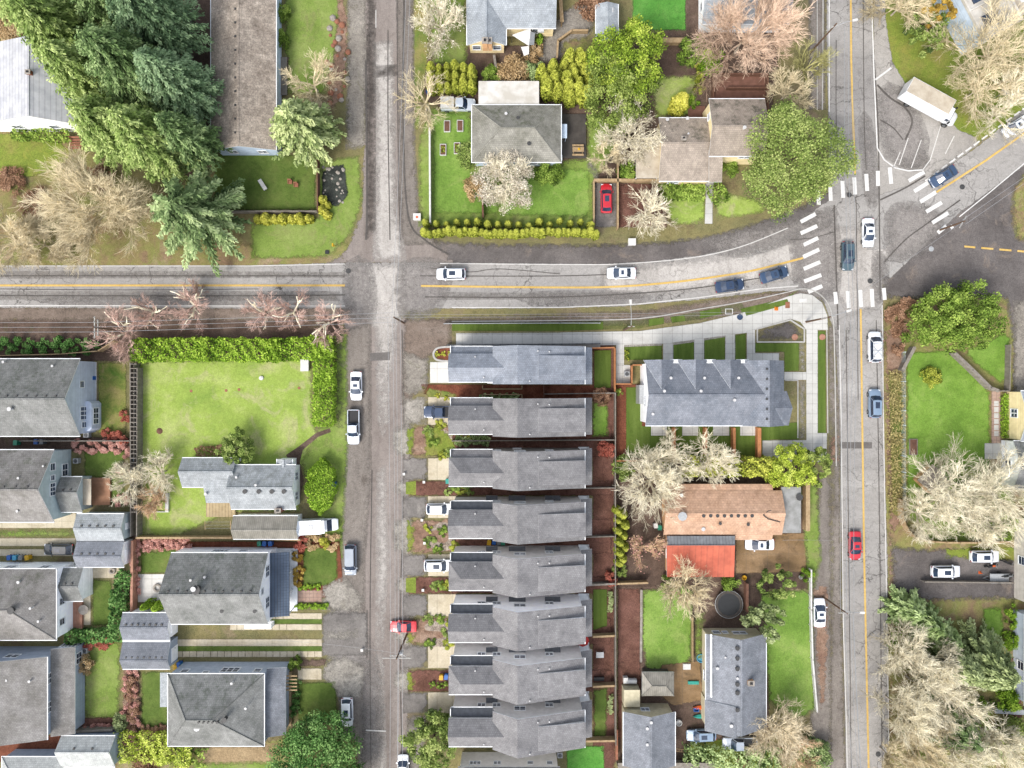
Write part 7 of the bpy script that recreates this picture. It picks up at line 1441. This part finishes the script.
item('mailbox','yellow mailbox on the verge by the small street','mailbox',333.5,245,1.0,lambda m:(m.box(-.05,.05,-.05,.05,0,1.0),m.tube((-.1,-.25,1.1),(-.1,.25,1.1),.14,n=10)),'binyellow'); item('drain_box','dark drain box on the verge','utility cover',327,252,.2,lambda m:(m.box(-.3,.3,-.3,.3,0,.2),m.box(-.2,.2,-.2,.2,.2,.23)),'blackpl')
x,y=at(1019.5,83,5.5); r=thing('round_sign','round white sign with blue letter H shape beside the diagonal road','sign',(x,y,0)); m=MB(); m.tube((0,0,0),(0,0,2.4),.05); m.build('pole','steel',r); m=MB(); m.tube((0,0,2.4),(0,0,2.5),.6,n=20); p_=m.build('panel','whitepl',r); m=MB(); m.box(-.25,-.15,-.25,.25,2.5,2.52); m.box(.0,.1,-.3,.2,2.5,2.52); m.box(-.15,.1,-.03,.05,2.5,2.52); m.build('symbol','c_navy',p_); r['label']='round white sign with dark marks beside the diagonal road'
# --- poles and wires
def pole(label, px, py, h, arms, top=None, lamp=None, tr=False):
    """base survey point; arms: list of (height, half length, angle deg)"""
    x,y=at(px,py,0); r=thing('utility_pole',label,'utility pole',(x,y,0)); m=MB(); tx,ty=(0,0); m.tube((0,0,-.2),(tx,ty,h),.17,.11,10); m.build('shaft','polewood',r)
    for z,hl,a in arms:
        a=math.radians(a); m=MB(); m.rbox(0,0,hl*2,.12,z,z+.12,a); c=m.build('crossarm','concp',r); q=MB()
        for t in (-.9,-.5,.5,.9): q.tube((math.cos(a)*hl*t,math.sin(a)*hl*t,z+.12),(math.cos(a)*hl*t,math.sin(a)*hl*t,z+.3),.06,n=6)
        q.build('insulator','insul',c)
    if tr: m=MB(); m.tube((.38,.1,h-2.6),(.38,.1,h-1.6),.28,n=12); m.build('transformer','galv',r)
    if lamp:
        lx,ly,lz=lamp; L=math.hypot(lx,ly); m=MB(); m.tube((0,0,lz-.6),(lx*.5,ly*.5,lz+.1),.05,n=6); m.tube((lx*.5,ly*.5,lz+.1),(lx,ly,lz),.04,n=6); m.build('lamp_arm','galv',r); m=MB(); a=math.atan2(ly,lx); m.rbox(lx,ly,.75,.32,lz-.06,lz+.1,a); m.build('lamp_head','whitepl',r)
    return (x,y,h)
PA=pole('leaning power pole with white crossarm beside the red car',407,634,10,((9.6,2.1,0),(8.7,1.2,0)),tr=True)
PB=pole('power pole with crossarm at the corner of the pink trees',129,332,9.5,((9.0,1.6,90),(8.2,1.2,90)))
PC=pole('street lamp pole on the west side of the avenue in the south',823,597,8,((7.6,1.2,0),),lamp=(2.6,-.1,7.2))
PD=pole('street lamp pole at the top of the avenue',810,53,9,((8.2,1.3,30),),lamp=(2.9,.7,8.6))
PE=pole('street lamp pole at the rounded sidewalk corner',806,322,8.5,((7.6,1.0,10),),lamp=(3.2,1.0,7.5))
PF=pole('thin power pole at the junction of the small street and main road',404,323,9.5,((9.1,.9,90),))
PG_=pole('street lamp pole beside the road in front of the fourplex walkway',624,330,7.5,((6.6,.5,0),),lamp=(-.2,3.6,7.2))
PH=pole('wooden pole with short crossarm beside the eastern lot',940,230,6,((5.5,1.0,60),))
def wires(label, a, b, offs, sag=.5, r_=.03, name='power_line', perp=None):
    a=Vector(a); b=Vector(b); d=(b-a); n=Vector((-d.y,d.x,0)).normalized(); me=MB()
    for o,dz in offs:
        P=[a+n*o+Vector((0,0,dz))+d*t-Vector((0,0,4*sag*t*(1-t))) for t in [k/14 for k in range(15)]]
        for p,q in zip(P,P[1:]): me.tube(p-a,q-a,r_,n=4,cap=False)
    o=me.build(name,'wire',None,a); tag(o,label,'power line',)
ns=((-.9,0),(.2,0),(.9,0),(0,-1.6))
wires('overhead wires along the small street south of the pole',(PA[0],PA[1],9.9),(PA[0]-.5,PA[1]-48,9.6),ns); wires('overhead wires along the small street between pole and junction',(PA[0],PA[1],9.9),(PF[0],PF[1],9.4),ns); wires('overhead wires up the street north of the junction',(PF[0],PF[1],9.4),(PF[0]+3.2,PF[1]+75,9.6),((-.3,0),(.3,0)))
ew=((-.7,0),(.0,.1),(.7,0)); wires('overhead wires along the main road left of the pink trees',(PB[0],PB[1],9.3),(PB[0]-60,PB[1],9.3),ew); wires('overhead wires along the main road over the pink trees',(PB[0],PB[1],9.3),(PF[0],PF[1],9.3),ew); wires('overhead wires above the roadside walkway',(PF[0],PF[1],9.2),(PE[0],PE[1]+.5,7.8),((0,0),(.4,0)),1.0,.02)
wires('bundle of avenue wires in the south',(PC[0],PC[1],8.8),(PC[0]+2.5,PC[1]-42,8.8),((-.8,0),(0,0),(.5,0),(.9,-1)),.5); wires('bundle of avenue wires beside the sidewalk',(PC[0],PC[1],8.8),(PE[0]+3.6,PE[1]+1,8.4),((-.6,0),(0,0),(.5,0),(.9,-1)),.6); wires('avenue wires crossing the intersection',(PE[0]+3.6,PE[1]+1,8.4),(PD[0]+2,PD[1],8.8),((-.6,0),(.1,0),(.7,0)),.7)
wires('wires crossing diagonally over the intersection',(PE[0],PE[1],7.8),(PH[0],PH[1],5.8),((0,0),),.8,.02); wires('wires along the diagonal road to the northeast',(PH[0],PH[1],5.8),(PH[0]+34,PH[1]+24,9),((-.5,0),(.3,0)),.5); wires('service wire across the small street to the oval hedge',(PA[0],PA[1],8),(W(272,640,4)[0],W(272,640,4)[1],4),((0,0),),.6,.015)
wires('service wire from the avenue pole over the lawn',(PC[0],PC[1],8),(W(885,640,7)[0],W(885,640,7)[1],6.5),((0,0),),.4,.015); wires('service wire from the avenue to the orange roofed house',(W(832,541,8.5)[0],W(832,541,8.5)[1],8.3),(W(782,540,3)[0],W(782,540,3)[1],3.2),((0,0),),.3,.015)
# clothes line in the cottage yard, orange stair
x,y=at(75,137,.6); r=thing('wooden_steps','red brown wooden steps at the white house gable','steps',(x,y,0)); m=MB(); [m.box(-1.0,1.0,-.3-.35*k,.0-.35*k,.9-.22*k,.96-.22*k) for k in range(5)]; m.build('tread','stonered',r)
for s_ in (-1,1): m=MB(); m.box(s_*1.0-.06,s_*1.0+.06,-1.9,.3,.0,.1); m.box(s_*1.0-.06,s_*1.0+.06,-1.8,-1.7,.1,1.1); m.box(s_*1.0-.06,s_*1.0+.06,.1,.2,.1,1.8); m.build('rail','stonered',r)
x,y=at(218,525,1.8); r=thing('clothesline','wooden clothesline frame below the cottage deck','clothesline',(x,y,0))
for s_ in (-2,2): m=MB(); m.tube((s_,0,0),(s_,0,1.9),.05,n=6); m.tube((s_,-.7,1.9),(s_,.7,1.9),.05,n=6); m.build('post','tanwood',r)
m=MB(); [m.tube((-2,a,1.9),(2,a,1.9),.015,n=4) for a in (-.5,0,.5)]; m.build('line','wire',r)
# ================================================================== LIGHT, SKY, CAMERA
w = bpy.data.worlds.new('World'); sc.world = w; w.use_nodes = True; nt = w.node_tree
sky = nt.nodes.new('ShaderNodeTexSky'); sky.sky_type = 'NISHITA'; sky.sun_disc = False
EL, AZ = math.radians(50), math.radians(218)
sky.sun_elevation = EL; sky.sun_rotation = AZ; sky.altitude = 100; sky.air_density = 1.2; sky.dust_density = 5.; sky.ozone_density = 1.
bg = nt.nodes['Background']; hs = nt.nodes.new('ShaderNodeHueSaturation'); hs.inputs['Saturation'].default_value = .5; nt.links.new(sky.outputs[0], hs.inputs['Color']); nt.links.new(hs.outputs[0], bg.inputs[0]); bg.inputs[1].default_value = .29
sd = bpy.data.lights.new('sun', 'SUN'); sd.energy = 1.9; sd.angle = math.radians(16); sd.color = (1,.965,.915)
so = bpy.data.objects.new('sun', sd); col.objects.link(so); d = Vector((math.sin(AZ)*math.cos(EL), math.cos(AZ)*math.cos(EL), math.sin(EL)))
so.rotation_euler = d.to_track_quat('Z','Y').to_euler(); so.location = d*150
cd = bpy.data.cameras.new('camera'); co = bpy.data.objects.new('camera', cd); col.objects.link(co); sc.camera = co
co.location = (0,0,H); cd.sensor_width = 36; cd.lens = H/(1024*S)*36; cd.clip_end = 3000; cd.clip_start = 1
sc.view_settings.view_transform = 'Standard'; sc.view_settings.look = 'None'; sc.view_settings.exposure = 0; sc.view_settings.gamma = 1
sc.cycles.max_bounces = 5; sc.cycles.diffuse_bounces = 4; sc.cycles.transparent_max_bounces = 12; sc.cycles.use_denoising = True
